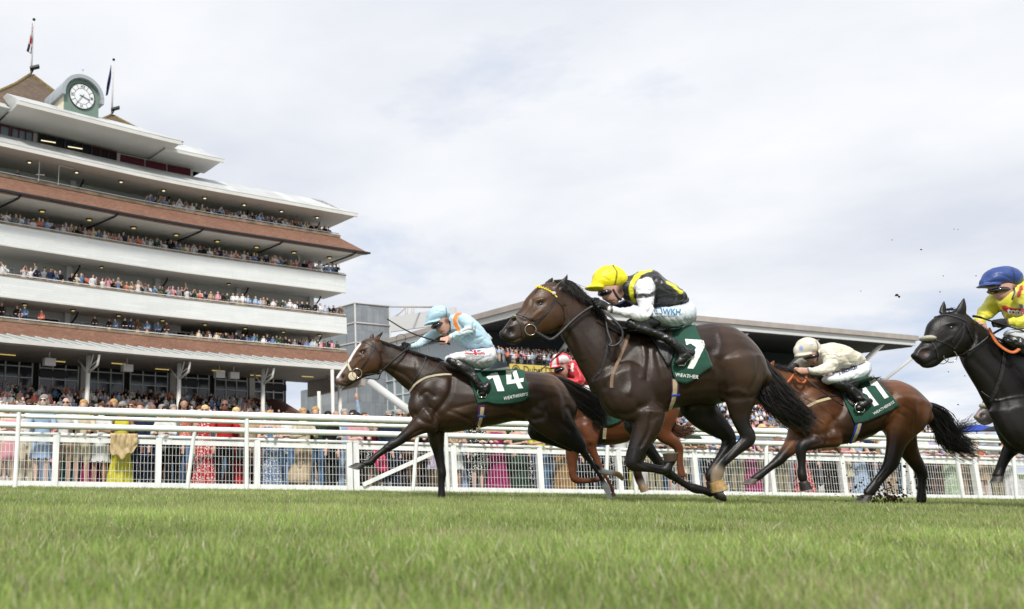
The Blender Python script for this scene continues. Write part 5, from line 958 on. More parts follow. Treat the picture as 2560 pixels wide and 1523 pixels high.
    m = bpy.data.materials.new('grass_blade'); m.use_nodes = True; nt = m.node_tree; b = nt.nodes['Principled BSDF']; a = nt.nodes.new('ShaderNodeAttribute'); a.attribute_name = 'Col'
    nt.links.new(a.outputs['Color'], b.inputs['Base Color']); b.inputs['Roughness'].default_value = .45; b.inputs['Specular IOR Level'].default_value = .35
    tr_ = nt.nodes.new('ShaderNodeBsdfTranslucent'); nt.links.new(a.outputs['Color'], tr_.inputs['Color']); mx = nt.nodes.new('ShaderNodeMixShader'); mx.inputs[0].default_value = .42
    nt.links.new(b.outputs[0], mx.inputs[1]); nt.links.new(tr_.outputs[0], mx.inputs[2]); nt.links.new(mx.outputs[0], nt.nodes['Material Output'].inputs[0])
    tag(link('grass', me, m), 'short green racecourse turf with dry straw coloured blades', 'grass', kind='stuff')
grass()
# ------------------------------------------------------------------ rails and crowd fence
M_wpaint = mat('white_plastic', (.83, .84, .82), .38, .5, var=.10, nscale=5, bump=.05, bscale=12)
M_wood = mat('white_painted_board', (.80, .81, .80), .5, .4, var=.12, nscale=9, bump=.2, bscale=30, stretch=(1, 1, .2))
M_wire = mat('white_wire', (.78, .79, .78), .5, .4, var=.05)
def rails():
    a, b = P(48, 1022.5, 12.0), P(2384, 1092, 15.7); a0, b0 = Vector((a.x, a.y, 0)), Vector((b.x, b.y, 0)); at = lambda t: a.lerp(b, t)
    root = empty('running_rail', (a.x, a.y, ground_z(a.x, a.y)), 'tall white tubular running rail nearest the turf, highest of the rails', 'rail')
    for k in range(6):
        t0, t1 = -.24 + k * .27, -.24 + (k + 1) * .27
        mb = MB(); mb.tube([at(t0), at(t1)], .054, 20); o = mb.build('top_rail', M_wpaint, root, True); smooth_by_angle(o)
        mb = MB(); mb.tube([at(t0) - Vector((0, 0, .0)) , at(t0) + (b - a) * .0042], .058, 20); o = mb.build('joint_sleeve', M_wpaint, root, True); smooth_by_angle(o)
    for t in (-.2, 0, .1985, .392, .593, .79, 1.0, 1.2):
        p = at(t); g = ground_z(p.x, p.y); mb = MB(); mb.tube([(p.x, p.y + .0, g - .03), (p.x, p.y, p.z - .09), (p.x, p.y, p.z)], .033, 14); o = mb.build('post', M_wpaint, root, True); smooth_by_angle(o)
    c0, c1 = P(0, 1039.5, 12.35), P(1884, 1089, 15.3); mb = MB(); mb.tube([c0 - (c1 - c0) * .15, c1 + (c1 - c0) * .5], .031, 16); o = mb.build('lower_rail', M_wpaint, root, True); smooth_by_angle(o)
    for t in (0, .1985, .392, .593, .79, 1.0):
        p = at(t); q = c0 + (c1 - c0) * ((p.x - c0.x) / (c1.x - c0.x)); mb = MB(); mb.tube([(p.x, p.y, p.z - .12), (q.x - .05, q.y, q.z)], .026, 10); mb.build('bracket', M_wpaint, root, True)
    a, b = P(0, 1062, 13.75), P(2534, 1124, 18.4); at2 = lambda t: a.lerp(b, t)
    root = empty('running_rail', (a.x, a.y, ground_z(a.x, a.y)), 'white running rail on slanted posts, between the tall rail and the crowd fence', 'rail')
    for k in range(5):
        t0, t1 = -.2 + k * .3, -.2 + (k + 1) * .3
        mb = MB(); mb.tube([at2(t0), at2(t1)], .050, 20); o = mb.build('top_rail', M_wpaint, root, True); smooth_by_angle(o)
        mb = MB(); mb.tube([at2(t0), at2(t0) + (b - a) * .004], .054, 20); o = mb.build('joint_sleeve', M_wpaint, root, True); smooth_by_angle(o)
    for t in (-.05, .152, .345, .53, .70, .86, 1.0, 1.12):
        p = at2(t); g = ground_z(p.x, p.y); mb = MB(); mb.tube([(p.x - .13, p.y, g - .03), (p.x - .03, p.y, p.z - .16), (p.x, p.y, p.z)], .034, 14); o = mb.build('post', M_wpaint, root, True); smooth_by_angle(o)
rails()
FA, FB = Vector((-5.12, 17.3, 0)), Vector((20.4, 23.0, 0)); FD = (FB - FA).normalized(); FN = Vector((FD.y, -FD.x, 0))
def fence_x(u):
    k = math.tan(0) ; r = (u - CU) / 2162.0; t = (r * FA.y - FA.x) / ((FB.x - FA.x) - r * (FB.y - FA.y)); return FA + (FB - FA) * t
def fpt(u, z, off=0):
    p = fence_x(u) + FN * off; return Vector((p.x, p.y, ground_z(p.x, p.y) + z))
POSTS = [-370, -120, 137, 395, 642, 873, 890, 1134, 1350, 1548, 1738, 1928, 2106, 2274, 2438, 2600, 2760, 2920]
def crowd_fence():
    p = fpt(640, 0); root = empty('crowd_fence', tuple(p), 'white boarded crowd fence filled with wire mesh, spectators leaning on it', 'fence')
    for u in POSTS:
        q = fpt(u, 0); mb = MB(); mb.box((q.x, q.y, q.z + .56), (.125, .11, 1.16), math.atan2(FD.y, FD.x)); mb.box((q.x, q.y, q.z + 1.155), (.14, .125, .03), math.atan2(FD.y, FD.x)); mb.build('post', M_wood, root)
    for k, (u0, u1) in enumerate(zip(POSTS[:-1], POSTS[1:])):
        if u1 - u0 < 30: continue
        a, b = fence_x(u0) + FD * .065, fence_x(u1) - FD * .065; za, zb = ground_z(a.x, a.y), ground_z(b.x, b.y); L = (b - a).length
        V_ = lambda f, z, o=0: Vector((*((a + (b - a) * f + FN * o).xy), za + (zb - za) * f + z))
        mb = MB(); mb.bar(V_(0, 1.035, .0), V_(1, 1.035, .0), .045, .105); mb.build('top_board', M_wood, root)
        mb = MB(); mb.bar(V_(0, .125, .0), V_(1, .125, .0), .045, .145); mb.build('bottom_board', M_wood, root)
        mb = MB(); mb.tube([V_(-.02, 1.135, .03), V_(1.02, 1.135, .03)], .033, 12); o = mb.build('handrail', M_wpaint, root, True)
        mb = MB(); nv = max(2, int(L / .075))
        for i in range(1, nv): mb.bar(V_(i / nv, .195), V_(i / nv, .985), .006, .006)
        for j in range(5): mb.bar(V_(0, .26 + j * .168, .008), V_(1, .26 + j * .168, .008), .006, .006)
        mb.build('wire_mesh', M_wire, root)
        if u0 == 890:
            mb = MB(); mb.bar(V_(0.03, .22, .06), V_(.86, 1.0, .06), .04, .085); mb.build('brace', M_wood, root)
crowd_fence()
# ------------------------------------------------------------------ flying turf
def clods():
    rnd = random.Random(3); mb = MB()
    def clod(p, r):
        rot = Matrix.Rotation(rnd.random() * 6, 3, Vector((rnd.random(), rnd.random(), rnd.random() + .1)).normalized())
        n0 = len(mb.v); mb.ell(p, (r * rnd.uniform(.6, 1.4), r * rnd.uniform(.5, 1.2), r * rnd.uniform(.4, 1)), 7, 5, rot=rot)
        for i in range(n0, len(mb.v)): v = mb.v[i]; mb.v[i] = tuple(v[k] + rnd.uniform(-.35, .35) * r for k in range(3))
    for i in range(300):
        t = rnd.random() ** .7; u = 2215 + rnd.gauss(0, 34) * (1 + t) - 20 * t; v = 1268 - rnd.random() ** 2.2 * 62 - rnd.random() ** 4 * 60; clod(P(u, v, 9.6 + rnd.gauss(0, .15)), abs(rnd.gauss(0, .005)) + .003)
    for i in range(280): clod(P(rnd.gauss(2220, 24), 1262 - abs(rnd.gauss(0, 20)), 9.55 + rnd.gauss(0, .1)), rnd.uniform(.004, .014))
    for i in range(110): clod(P(rnd.gauss(2130, 60), rnd.uniform(1080, 1270), 9.5 + rnd.gauss(0, .2)), rnd.uniform(.0015, .006))
    for i in range(60): clod(P(rnd.gauss(1840, 40), rnd.uniform(1225, 1275), 8.6), rnd.uniform(.002, .006))
    for i in range(60): clod(P(rnd.gauss(2040, 60), rnd.uniform(1000, 1110), 9.4), rnd.uniform(.0015, .005))
    for u, v, r in ((2242, 738, .02), (2248, 742, .012), (2303, 624, .010), (2385, 573, .006), (2395, 574, .005), (2152, 728, .006), (2350, 730, .007), (2358, 690, .006), (2395, 1012, .012), (2371, 930, .008), (2412, 940, .007), (2230, 600, .005), (2440, 690, .006), (2375, 1040, .008)): clod(P(u, v, 9.3), r)
    tag(mb.build('kicked_up_turf', mat('dark_soil', '#33271c', .95, .1, var=.5, nscale=30, bump=.5)), 'dark clods of soil and turf kicked up by the hooves', 'soil', kind='stuff')
clods()

def apron():
    mb = MB(); V = []; fs = []; n = 40
    for i in range(n):
        x = -60 + i * 4.0; 
        for j, y in enumerate((0, 12, 30, 70, 130)): f = fence_x(0); yy = f.y + (x - f.x) * FD.y / FD.x + 1.4 + y; V.append((x, yy, ground_z(x, yy) + .10 + .013 * min(y, 12)))
    for i in range(n - 1):
        for j in range(4): a = i * 5 + j; fs.append((a, a + 5, a + 6, a + 1))
    mb.add(V, fs); tag(mb.build('pavement', mat('pale_tarmac', '#a3a19a', .9, .2, var=.12, nscale=.7), None, True), kind='structure')
apron()
# ------------------------------------------------------------------ grandstand
def uvmat(name, kind, col, col2, rough=.7, sx=1, sy=1, mortar=.02, bump=.3, spec=.3):
    m = bpy.data.materials.new(name); m.use_nodes = True; nt = m.node_tree; N = nt.nodes; L = nt.links; b = N['Principled BSDF']
    b.inputs['Roughness'].default_value = rough; b.inputs['Specular IOR Level'].default_value = spec
    uv = N.new('ShaderNodeUVMap'); uv.uv_map = 'UV'
    br = N.new('ShaderNodeTexBrick'); br.inputs['Scale'].default_value = 1; br.inputs['Brick Width'].default_value = sx; br.inputs['Row Height'].default_value = sy
    br.inputs['Mortar Size'].default_value = mortar; br.inputs['Mortar Smooth'].default_value = .3; br.inputs['Bias'].default_value = 0
    L.new(uv.outputs[0], br.inputs['Vector']); c1, c2 = srgb(col), srgb(col2)
    br.inputs['Color1'].default_value = (*c1, 1); br.inputs['Color2'].default_value = (*c2, 1); br.inputs['Mortar'].default_value = (*[x * (.78 if kind == 's' else .55) for x in c1], 1)
    nz = N.new('ShaderNodeTexNoise'); nz.inputs['Scale'].default_value = .6; nz.inputs['Detail'].default_value = 7; nz.inputs['Roughness'].default_value = .7
    mp = N.new('ShaderNodeMapping'); mp.inputs['Scale'].default_value = (.6, 3.0, 1) if kind == 'streak' else (1, 1, 1); L.new(uv.outputs[0], mp.inputs[0]); L.new(mp.outputs[0], nz.inputs['Vector'])
    mr = N.new('ShaderNodeMapRange'); L.new(nz.outputs['Fac'], mr.inputs[0]); mr.inputs[1].default_value = .3; mr.inputs[2].default_value = .7; mr.inputs[3].default_value = .93 if kind == 's' else .78; mr.inputs[4].default_value = 1.04 if kind == 's' else 1.15
    mx = N.new('ShaderNodeMix'); mx.data_type = 'RGBA'; mx.blend_type = 'MULTIPLY'; mx.inputs[0].default_value = 1; L.new(br.outputs['Color'], mx.inputs[6]); L.new(mr.outputs[0], mx.inputs[7]); L.new(mx.outputs[2], b.inputs['Base Color'])
    if bump:
        bp = N.new('ShaderNodeBump'); bp.inputs['Strength'].default_value = bump; bp.inputs['Distance'].default_value = .02; bp.invert = True; L.new(br.outputs['Fac'], bp.inputs['Height']); L.new(bp.outputs[0], b.inputs['Normal'])
    return m
M_tile = uvmat('clay_tiles', 't', '#8e6a58', '#775647', .8, .22, .11, .012)
M_ptile = uvmat('brown_roof_tiles', 't', '#766556', '#5d5045', .85, .3, .16, .02, .5)
M_board = uvmat('white_cladding', 's', '#dfe1df', '#d6d8d7', .45, 2.4, .17, .008, .15)
M_zinc = uvmat('pale_metal_roof', 'streak', '#c9cbca', '#b2b4b2', .45, 1.1, 6, .012, .2)
M_leadroof = uvmat('lead_grey_roof', 's', '#a4abb0', '#949ca1', .45, .45, 4, .03, .8)
M_soffit = mat('soffit_panel', '#cdcac6', .8, .2, var=.05, nscale=.5)
M_fascia = mat('fascia_white', '#cfcdc7', .5, .4, var=.07, nscale=.8)
M_core = mat('stand_wall', '#b6b4b0', .7, .3, var=.06, nscale=.6)
M_glass = mat('window_glass', '#66737d', .06, .8, var=.25, nscale=.25, coat=.3)
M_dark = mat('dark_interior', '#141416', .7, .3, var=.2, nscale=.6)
M_frame = mat('white_frame', '#c8c9c8', .5, .4, var=.04)
M_black = mat('black_pipe', '#1b1e24', .45, .5, var=.1)
M_red = mat('dark_red_louvre', '#5c1e2c', .6, .3, var=.12, nscale=2)
M_lampy = mat('lamp_glow', '#f6dc7a', .5, emit=('#e8cc7a', .35))
M_lampw = mat('lamp_glow_white', '#fff3d0', .5, emit=('#fff0c4', .6))
M_coping = mat('stained_coping', '#8d7b68', .85, .2, var=.35, nscale=1.6)
M_conc = mat('concrete', '#908b84', .9, .2, var=.12, nscale=1)
M_brickc = mat('brown_grey_concrete', '#a39a94', .9, .2, var=.1, nscale=.8)
M_cglass = mat('canopy_glass', '#8e9b9b', .15, .6, var=.15, nscale=.8)
PH0, PH1 = R(29.07), R(35.15); FP = []
def build_path():
    s = -8.0; x, y = 7.6 + math.cos(PH0) * 8, 70 + math.sin(PH0) * 8
    while s < 62:
        f = min(1, max(0, (s - 10) / 12)); f = f * f * (3 - 2 * f); ph = PH0 + (PH1 - PH0) * f; FP.append((s, x, y, ph)); x -= math.cos(ph) * .5; y -= math.sin(ph) * .5; s += .5
build_path()
def fac(s, off=0, z=0):
    k = (s + 8) / .5; i = int(max(0, min(k, len(FP) - 2))); f = k - i; a, b = FP[i], FP[i + 1]; x = a[1] + (b[1] - a[1]) * f; y = a[2] + (b[2] - a[2]) * f; ph = a[3] + (b[3] - a[3]) * min(1, max(0, f))
    return Vector((x + math.sin(ph) * off, y - math.cos(ph) * off, z))
def fdir(s):
    k = (s + 8) / .5; i = int(max(0, min(k, len(FP) - 2))); ph = FP[i][3]; return math.atan2(-math.sin(ph), -math.cos(ph))
def s_at(u, off=0, z=None):
    lo, hi = -7, 60
    for _ in range(40):
        m = (lo + hi) / 2; p = fac(m, off); 
        if proj((p.x, p.y, CH + .1 * p.y if z is None else z))[0][0] > u: lo = m
        else: hi = m
    return lo
STAND = empty('grandstand', tuple(fac(10, 0, ground_z(0, 60))), 'large tiered white and brick grandstand with a clock turret and open balconies', 'grandstand')
def strip(name, prof, s0, s1, m, parent, hip=0, closed=True, ds=.75):
    """sweep an (offset, height) outline along the curved front; hip pulls the near end outward with the offset"""
    n = max(2, int((s1 - s0) / ds)); ss = [s0 + (s1 - s0) * i / n for i in range(n + 1)]; k = len(prof)
    V, lens = [], [0]
    for a, b in zip(prof, prof[1:] + prof[:1]): lens.append(lens[-1] + math.hypot(b[0] - a[0], b[1] - a[1]))
    mb = MB(); rng_ = range(k if closed else k - 1); fs = []; uv = []
    for i, s in enumerate(ss):
        for o, z in prof: V.append(fac(s - hip * o if i == 0 else s, o, z))
    for i in range(n):
        for j in rng_:
            jj = (j + 1) % k; fs.append((i * k + j, i * k + jj, (i + 1) * k + jj, (i + 1) * k + j)); s_a, s_b = (ss[i] - (hip * prof[j][0] if i == 0 else 0)), ss[i + 1]
            uv += [(s_a, lens[j]), (s_a, lens[j + 1]), (s_b, lens[j + 1]), (s_b, lens[j])]
    if closed: fs += [tuple(range(k)), tuple(n * k + j for j in range(k - 1, -1, -1))]; uv += [p for p in prof] + [prof[j] for j in range(k - 1, -1, -1)]
    mb.add(V, fs); me = mb.mesh(name); l = me.uv_layers.new(name='UV'); l.data.foreach_set('uv', np.array(uv, np.float32).ravel()); o = link(name, me, m, parent)
    bm = bmesh.new(); bm.from_mesh(me); bmesh.ops.recalc_face_normals(bm, faces=bm.faces); bm.to_mesh(me); bm.free(); return o
SL = 56
def balcony(nm, zt, zb, s0=0.0):
    strip('balcony_front', [(0, zb), (0, zt), (-.18, zt), (-.18, zb + .4), (-3.2, zb + .4), (-3.2, zb)], s0, SL, M_board, STAND)
    strip('coping', [(.05, zt + .003), (.05, zt + .09), (-.3, zt + .09), (-.3, zt + .003)], s0 - .04, SL, M_coping, STAND)
    strip('rail', [(-.1, zt + .18), (-.1, zt + .24), (-.16, zt + .24), (-.16, zt + .18)], s0, SL, M_fascia, STAND)
    strip('drip_edge', [(.03, zb - .10), (.03, zb - .003), (-.14, zb - .003), (-.14, zb - .10)], s0 - .03, SL, M_fascia, STAND)
balcony('B', 16.75, 15.35); balcony('C', 13.2, 11.85)
# end panels of the balconies
for zt, zb in ((16.75, 15.35), (13.2, 11.85)):
    strip('end_panel', [(-.2, zb + .42), (-.2, zt), (-1.1, zt), (-1.1, zb + .42)], .02, .18, M_board, STAND)
# tiled skirts under levels A and D
strip('tiled_skirt', [(-.35, 20.15), (1.4, 18.62), (1.4, 18.48), (1.2, 18.46), (-3.2, 18.46), (-3.2, 19.0), (-.5, 19.0), (-.5, 20.15)], 0, SL, M_tile, STAND, hip=1)
strip('coping', [(-.28, 20.153), (-.28, 20.36), (-.62, 20.36), (-.62, 20.153)], .25, SL, M_coping, STAND)
strip('rail', [(-.4, 20.48), (-.4, 20.54), (-.46, 20.54), (-.46, 20.48)], .3, SL, M_fascia, STAND)
strip('gutter', [(1.42, 18.50), (1.42, 18.64), (1.58, 18.64), (1.58, 18.50)], -1.5, SL, M_black, STAND)
strip('soffit', [(1.19, 18.40), (1.19, 18.455), (-3.2, 18.455), (-3.2, 18.40)], -.9, SL, M_soffit, STAND)
strip('soffit', [(-.2, 15.29), (-.2, 15.345), (-3.2, 15.345), (-3.2, 15.29)], .15, SL, M_soffit, STAND)
strip('soffit', [(-.2, 11.79), (-.2, 11.845), (-9.5, 11.845), (-9.5, 11.79)], .15, SL, M_soffit, STAND)
strip('tiled_skirt', [(0, 10.15), (1.0, 9.12), (1.0, 9.0), (-3.2, 9.0), (-3.2, 9.35), (-.18, 9.35), (-.18, 10.15)], 0, SL, M_tile, STAND)
strip('coping', [(.06, 10.153), (.06, 10.33), (-.3, 10.33), (-.3, 10.153)], -.04, SL, M_coping, STAND)
strip('rail', [(-.1, 10.43), (-.1, 10.49), (-.16, 10.49), (-.16, 10.43)], 0, SL, M_fascia, STAND)
# glazed canopy
strip('canopy_glass', [(1.02, 9.14), (2.75, 8.50), (2.75, 8.46), (1.02, 9.10)], 0, SL, M_cglass, STAND)
strip('canopy_fascia', [(2.76, 8.30), (2.76, 8.58), (2.92, 8.58), (2.92, 8.30)], -.05, SL, M_fascia, STAND)
mb = MB()
for i in range(99):
    s = .3 + i * .95
    if s > SL: break
    a = fac(s + .75, 1.02, 9.18); b = fac(s - .55, 2.74, 8.55); mb.bar(a, b, .06, .06)
mb.build('glazing_bars', M_frame, STAND)
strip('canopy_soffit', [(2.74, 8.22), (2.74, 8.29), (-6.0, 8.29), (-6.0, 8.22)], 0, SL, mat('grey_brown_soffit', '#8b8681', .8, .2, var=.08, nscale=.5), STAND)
strip('canopy_slab', [(.95, 8.32), (.95, 8.99), (-6.0, 8.99), (-6.0, 8.32)], .1, SL, M_core, STAND)
strip('end_beam', [(2.5, 7.2), (2.5, 8.2), (-5.5, 8.2), (-5.5, 6.9)], .05, .45, M_brickc, STAND)
# main roof
strip('roof_fascia', [(.85, 21.85), (.85, 22.12), (.72, 22.12), (.72, 21.85)], -.8, SL, M_fascia, STAND)
strip('roof', [(.86, 22.125), (.86, 22.16), (-2.2, 23.95), (-13, 23.95), (-13, 22.125)], 0, SL, M_zinc, STAND, hip=1)
strip('roof_soffit', [(.71, 21.90), (.71, 22.0), (-3.3, 22.0), (-3.3, 21.90)], -.65, SL, M_soffit, STAND)
# core of the building and rear walls of the balconies
strip('core_wall', [(-3.2, 11.9), (-3.2, 21.88), (-13, 21.88), (-13, 11.9)], 1.4, SL, M_core, STAND)
S_OPEN = s_at(452, -3)
strip('core_wall', [(-3.2, 9.36), (-3.2, 11.78), (-13, 11.78), (-13, 9.36)], S_OPEN, SL, M_core, STAND)
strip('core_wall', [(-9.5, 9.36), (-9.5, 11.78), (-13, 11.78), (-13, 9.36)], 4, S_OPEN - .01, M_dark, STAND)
strip('floor_slab', [(-3.22, 9.0), (-3.22, 9.35), (-13, 9.35), (-13, 9.0)], .4, SL, M_conc, STAND)
BAYS = [1.6 + 7.1 * k for k in range(9)]
rw = random.Random(4)
for lv, (z0, z1, off) in enumerate(((19.6, 20.95, -3.2), (16.2, 17.95, -3.2), (12.7, 14.55, -3.2), (9.6, 11.25, -3.2))):
    for k, s0 in enumerate(BAYS[:-1]):
        s1 = BAYS[k + 1]
        if lv == 3 and s1 < S_OPEN + 1: continue
        a, b = s0 + .5, s1 - .35; mid = (a + b) / 2 + .2
        for (p, q) in ((a, mid - .2), (mid + .2, b)):
            nn = rw.choice((2, 3)); w_ = (q - p) / nn; mb = MB()
            for i in range(nn):
                for f0, f1 in ((p + i * w_, p + i * w_ + .07), (p + (i + 1) * w_ - .07, p + (i + 1) * w_)):
                    c = fac((f0 + f1) / 2, off + .05, (z0 + z1) / 2); mb.box(c, (f1 - f0, .12, z1 - z0), fdir(s0))
            for zz in (z0, z1): mb.bar(fac(p, off + .05, zz), fac(q, off + .05, zz), .14, .08)
            fr = mb.build('window', M_frame, STAND)
            for i in range(nn):
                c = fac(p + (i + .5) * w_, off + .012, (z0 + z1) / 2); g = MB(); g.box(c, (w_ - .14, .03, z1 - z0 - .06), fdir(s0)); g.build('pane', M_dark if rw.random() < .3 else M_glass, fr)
# columns, downpipes
for k, s0 in enumerate(BAYS):
    for z0, z1 in ((18.99, 21.88), (15.76, 18.38), (12.26, 15.28), (9.36, 11.78)):
        mb = MB(); c = fac(s0, -3.0, (z0 + z1) / 2); mb.box(c, (.42, .36, z1 - z0), fdir(s0)); mb.build('column', M_frame, STAND)
        mb = MB(); mb.tube([fac(s0 - .32, -2.85, z0), fac(s0 - .32, -2.85, z1 - .75), fac(s0 - .5, -2.4, z1 - .25), fac(s0 - .5, -2.2, z1 - .02)], .07, 8); mb.build('downpipe', M_black, STAND, True)
    mb = MB(); mb.tube([fac(s0 - .32, -2.85, 17.6), fac(s0 - .4, -2.5, 17.85), fac(s0 - 1.6, 1.1, 18.34), fac(s0 - 1.7, 1.45, 18.5)], .075, 8); mb.build('gutter_pipe', M_black, STAND, True)
    gz = ground_z(0, 60); c = fac(s0, 1.1); mb = MB(); mb.tube([(c.x, c.y, gz), (c.x, c.y, 8.2)], .16, 18); o = mb.build('canopy_column', M_fascia, STAND, True)
    mb = MB(); mb.tube([fac(s0, 1.1, 7.0), fac(s0 - .1, 2.4, 7.45), fac(s0 - .1, 2.6, 8.1)], .085, 10); mb.tube([fac(s0, 1.1, 7.35), fac(s0 - .1, 2.5, 7.75)], .05, 8); mb.tube([fac(s0, 1.0, 7.0), fac(s0 + .1, -.6, 8.2)], .06, 6); mb.tube([fac(s0, 1.0, 6.7), fac(s0, 1.9, 8.2)], .05, 6); mb.build('canopy_bracket', M_fascia, STAND, True)
# balcony lamps
for z, off, m, r, dx in ((21.88, -.9, M_lampw, .17, 1.0), (18.38, -.6, M_lampy, .24, 0), (15.27, -1.6, M_lampy, .15, 2.0), (11.77, -1.4, M_lampy, .2, .6)):
    s = 1.2 + dx; i = 0
    while s < 50:
        i += 1
        if z == 15.27 and i % 3 != 0: s += 3.55; continue
        mb = MB(); c = fac(s, off, z); mb.tube([c, c - Vector((0, 0, .09))], r, 14); o = mb.build('soffit_lamp', M_black, STAND); mb = MB(); c.z -= .092; mb.ell(c, (r * .7, r * .7, .04), 12, 6); mb.build('bulb', m, o, True); s += 3.55
for s in (4, 9.5, 14.5): 
    mb = MB(); c = fac(s, -4.5, 11.77); mb.tube([c, c - Vector((0, 0, .09))], .24, 14); o = mb.build('soffit_lamp', M_black, STAND); mb = MB(); c.z -= .092; mb.ell(c, (.2, .2, .07), 12, 6); mb.build('bulb', M_lampy, o, True)
for i in range(12):
    s = 2.5 + i * 4.1; mb = MB(); a, b = fac(s, -1.4 - (i % 2) * 1.3, 8.15), fac(s + 1.1, -1.4 - (i % 2) * 1.3, 8.15); mb.bar(a, b, .07, .05); mb.build('strip_lamp', M_lampy, STAND)
# ground floor glazed wall
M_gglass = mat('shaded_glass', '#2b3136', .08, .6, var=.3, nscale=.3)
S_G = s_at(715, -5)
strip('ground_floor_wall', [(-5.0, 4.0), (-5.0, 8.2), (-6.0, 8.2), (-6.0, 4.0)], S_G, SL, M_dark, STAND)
for k, s0 in enumerate([S_G + 3.55 * i for i in range(14)]):
    mb = MB()
    for i in range(4): mb.box(fac(s0 + .3 + i * 1.0, -4.93, 6.1), (.08, .1, 4.2), fdir(s0))
    for zz in (7.9, 7.1, 5.4): mb.bar(fac(s0 + .3, -4.93, zz), fac(s0 + 3.3, -4.93, zz), .1, .08)
    fr = mb.build('window', M_frame, STAND)
    mb = MB(); mb.bar(fac(s0 + .3, -4.97, 6.9), fac(s0 + 3.3, -4.97, 6.9), .03, 2.0, up=(0, 0, 1)); mb.build('pane', M_gglass, fr)
    if k % 2 == 1: mb = MB(); mb.box(fac(s0 - .1, -4.9, 6.1), (.5, .3, 4.2), fdir(s0)); mb.build('pier', M_core, STAND)
for i, s0 in enumerate((S_G + 1.2, S_G + 9.5, S_G + 20)):
    mb = MB(); mb.box(fac(s0, -4.82, 7.5), (2.2, .12, .5), fdir(s0)); mb.build('sign_panel', M_black, STAND)
# terrace steps under the canopy and sloping wing wall
pr = []
NST = 13
for i in range(NST): pr += [(8.4 - i * .95, .9 + i * .30), (8.4 - i * .95, 1.2 + i * .30)]
pr += [(-5.0, 1.2 + (NST - 1) * .30), (-5.0, -1.2), (8.4, -1.2)]
strip('terrace_steps', pr, s_at(742, 2), SL, M_conc, STAND)
strip('wing_wall', [(8.4, -1.2), (8.4, 2.4), (-1.5, 6.2), (-5.0, 6.4), (-5.0, -1.2)], s_at(742, 2) - .5, s_at(742, 2) - .05, mat('brown_brick_wall', '#6a4f47', .85, .2, var=.2, nscale=3), STAND)
# terrace barriers
for s0, off, z in ((S_G + .5, 4.2, 2.5), (S_G + 6, 4.2, 2.5), (S_G + 11.5, 4.2, 2.5), (S_G + 17, 4.2, 2.5), (S_G + 3, .6, 3.7), (S_G + 12, .6, 3.7), (S_G + 21, .6, 3.7)):
    mb = MB()
    for h in (.45, .95, 1.1): mb.tube([fac(s0, off, z + h), fac(s0 + 3.6, off, z + h)], .03, 6)
    for i in range(5): mb.tube([fac(s0 + i * .9, off, z - .4), fac(s0 + i * .9, off, z + 1.1)], .03, 6)
    mb.tube([fac(s0, off, z + 1.1), fac(s0 - 1.3, off + 1.4, z + .4)], .035, 6); mb.build('barrier', M_fascia, STAND, True)
# upper storey with louvres and dark windows
s_r = s_at(474, -2.5)
strip('upper_wall', [(-2.5, 23.4), (-2.5, 24.75), (-12, 24.75), (-12, 23.4)], s_r, SL, M_core, STAND)
edges = [s_at(u, -2.4) for u in (466, 406, 347)]; 
for a, b in ((468, 408), (404, 350), (346, 283)):
    s0, s1 = s_at(a, -2.4), s_at(b, -2.4); mb = MB(); mb.bar(fac(s0, -2.44, 24.15), fac(s1, -2.44, 24.15), .08, .95)
    lo = mb.build('louvre', M_red, STAND); mb = MB()
    for i in range(8): mb.bar(fac(s0 + .06, -2.38, 23.75 + i * .115), fac(s1 - .06, -2.38, 23.75 + i * .115), .05, .05)
    mb.build('slats', M_red, lo)
for a, b, lit in ((270, 205, 0), (203, 134, 1), (132, 62, 1), (46, -10, 2), (-16, -90, 2)):
    s0, s1 = s_at(a, -2.4), s_at(b, -2.4); mb = MB()
    mb.bar(fac(s0, -2.42, 24.12), fac(s1, -2.42, 24.12), .12, 1.12); w0 = mb.build('window', M_dark if lit < 2 else M_glass, STAND)
    mb = MB(); 
    for zz in (23.55, 24.68): mb.bar(fac(s0, -2.33, zz), fac(s1, -2.33, zz), .1, .07)
    for i in range(4): c = fac(s0 + (s1 - s0) * i / 3, -2.33, 24.12); mb.box(c, (.07, .1, 1.1), fdir(s0))
    mb.build('frame', M_red if lit != 1 else M_black, w0)
    if lit == 1: mb = MB(); mb.bar(fac(s0 + (s1 - s0) * .35, -2.3, 24.3), fac(s0 + (s1 - s0) * .9, -2.3, 24.22), .05, .06); mb.build('strip_lamp', M_lampw, w0)
sA = s_at(557, .3) + .3
strip('upper_roof_fascia', [(.3, 24.62), (.3, 24.86), (.18, 24.86), (.18, 24.62)], sA - .3, s_at(400, .3), M_fascia, STAND)
strip('upper_roof', [(.31, 24.865), (.31, 24.90), (-1.9, 26.35), (-12, 26.35), (-12, 24.865)], sA, s_at(400, .3), M_zinc, STAND, hip=1)
strip('upper_soffit', [(.17, 24.70), (.17, 24.76), (-3, 24.76), (-3, 24.70)], sA - .1, s_at(400, .3), M_soffit, STAND)
sB = s_at(440, 1.5) + 1.2; sC = s_at(8, 1.5)
strip('centre_roof_fascia', [(1.5, 24.80), (1.5, 25.08), (1.38, 25.08), (1.38, 24.80)], sB - 1.3, sC + .2, M_fascia, STAND)
strip('centre_roof', [(1.51, 25.085), (1.51, 25.12), (-1.4, 26.75), (-12, 26.75), (-12, 25.085)], sB, sC, M_zinc, STAND, hip=1)
strip('centre_soffit', [(1.37, 24.86), (1.37, 24.93), (-3, 24.93), (-3, 24.86)], sB - 1.2, sC + .1, M_soffit, STAND)
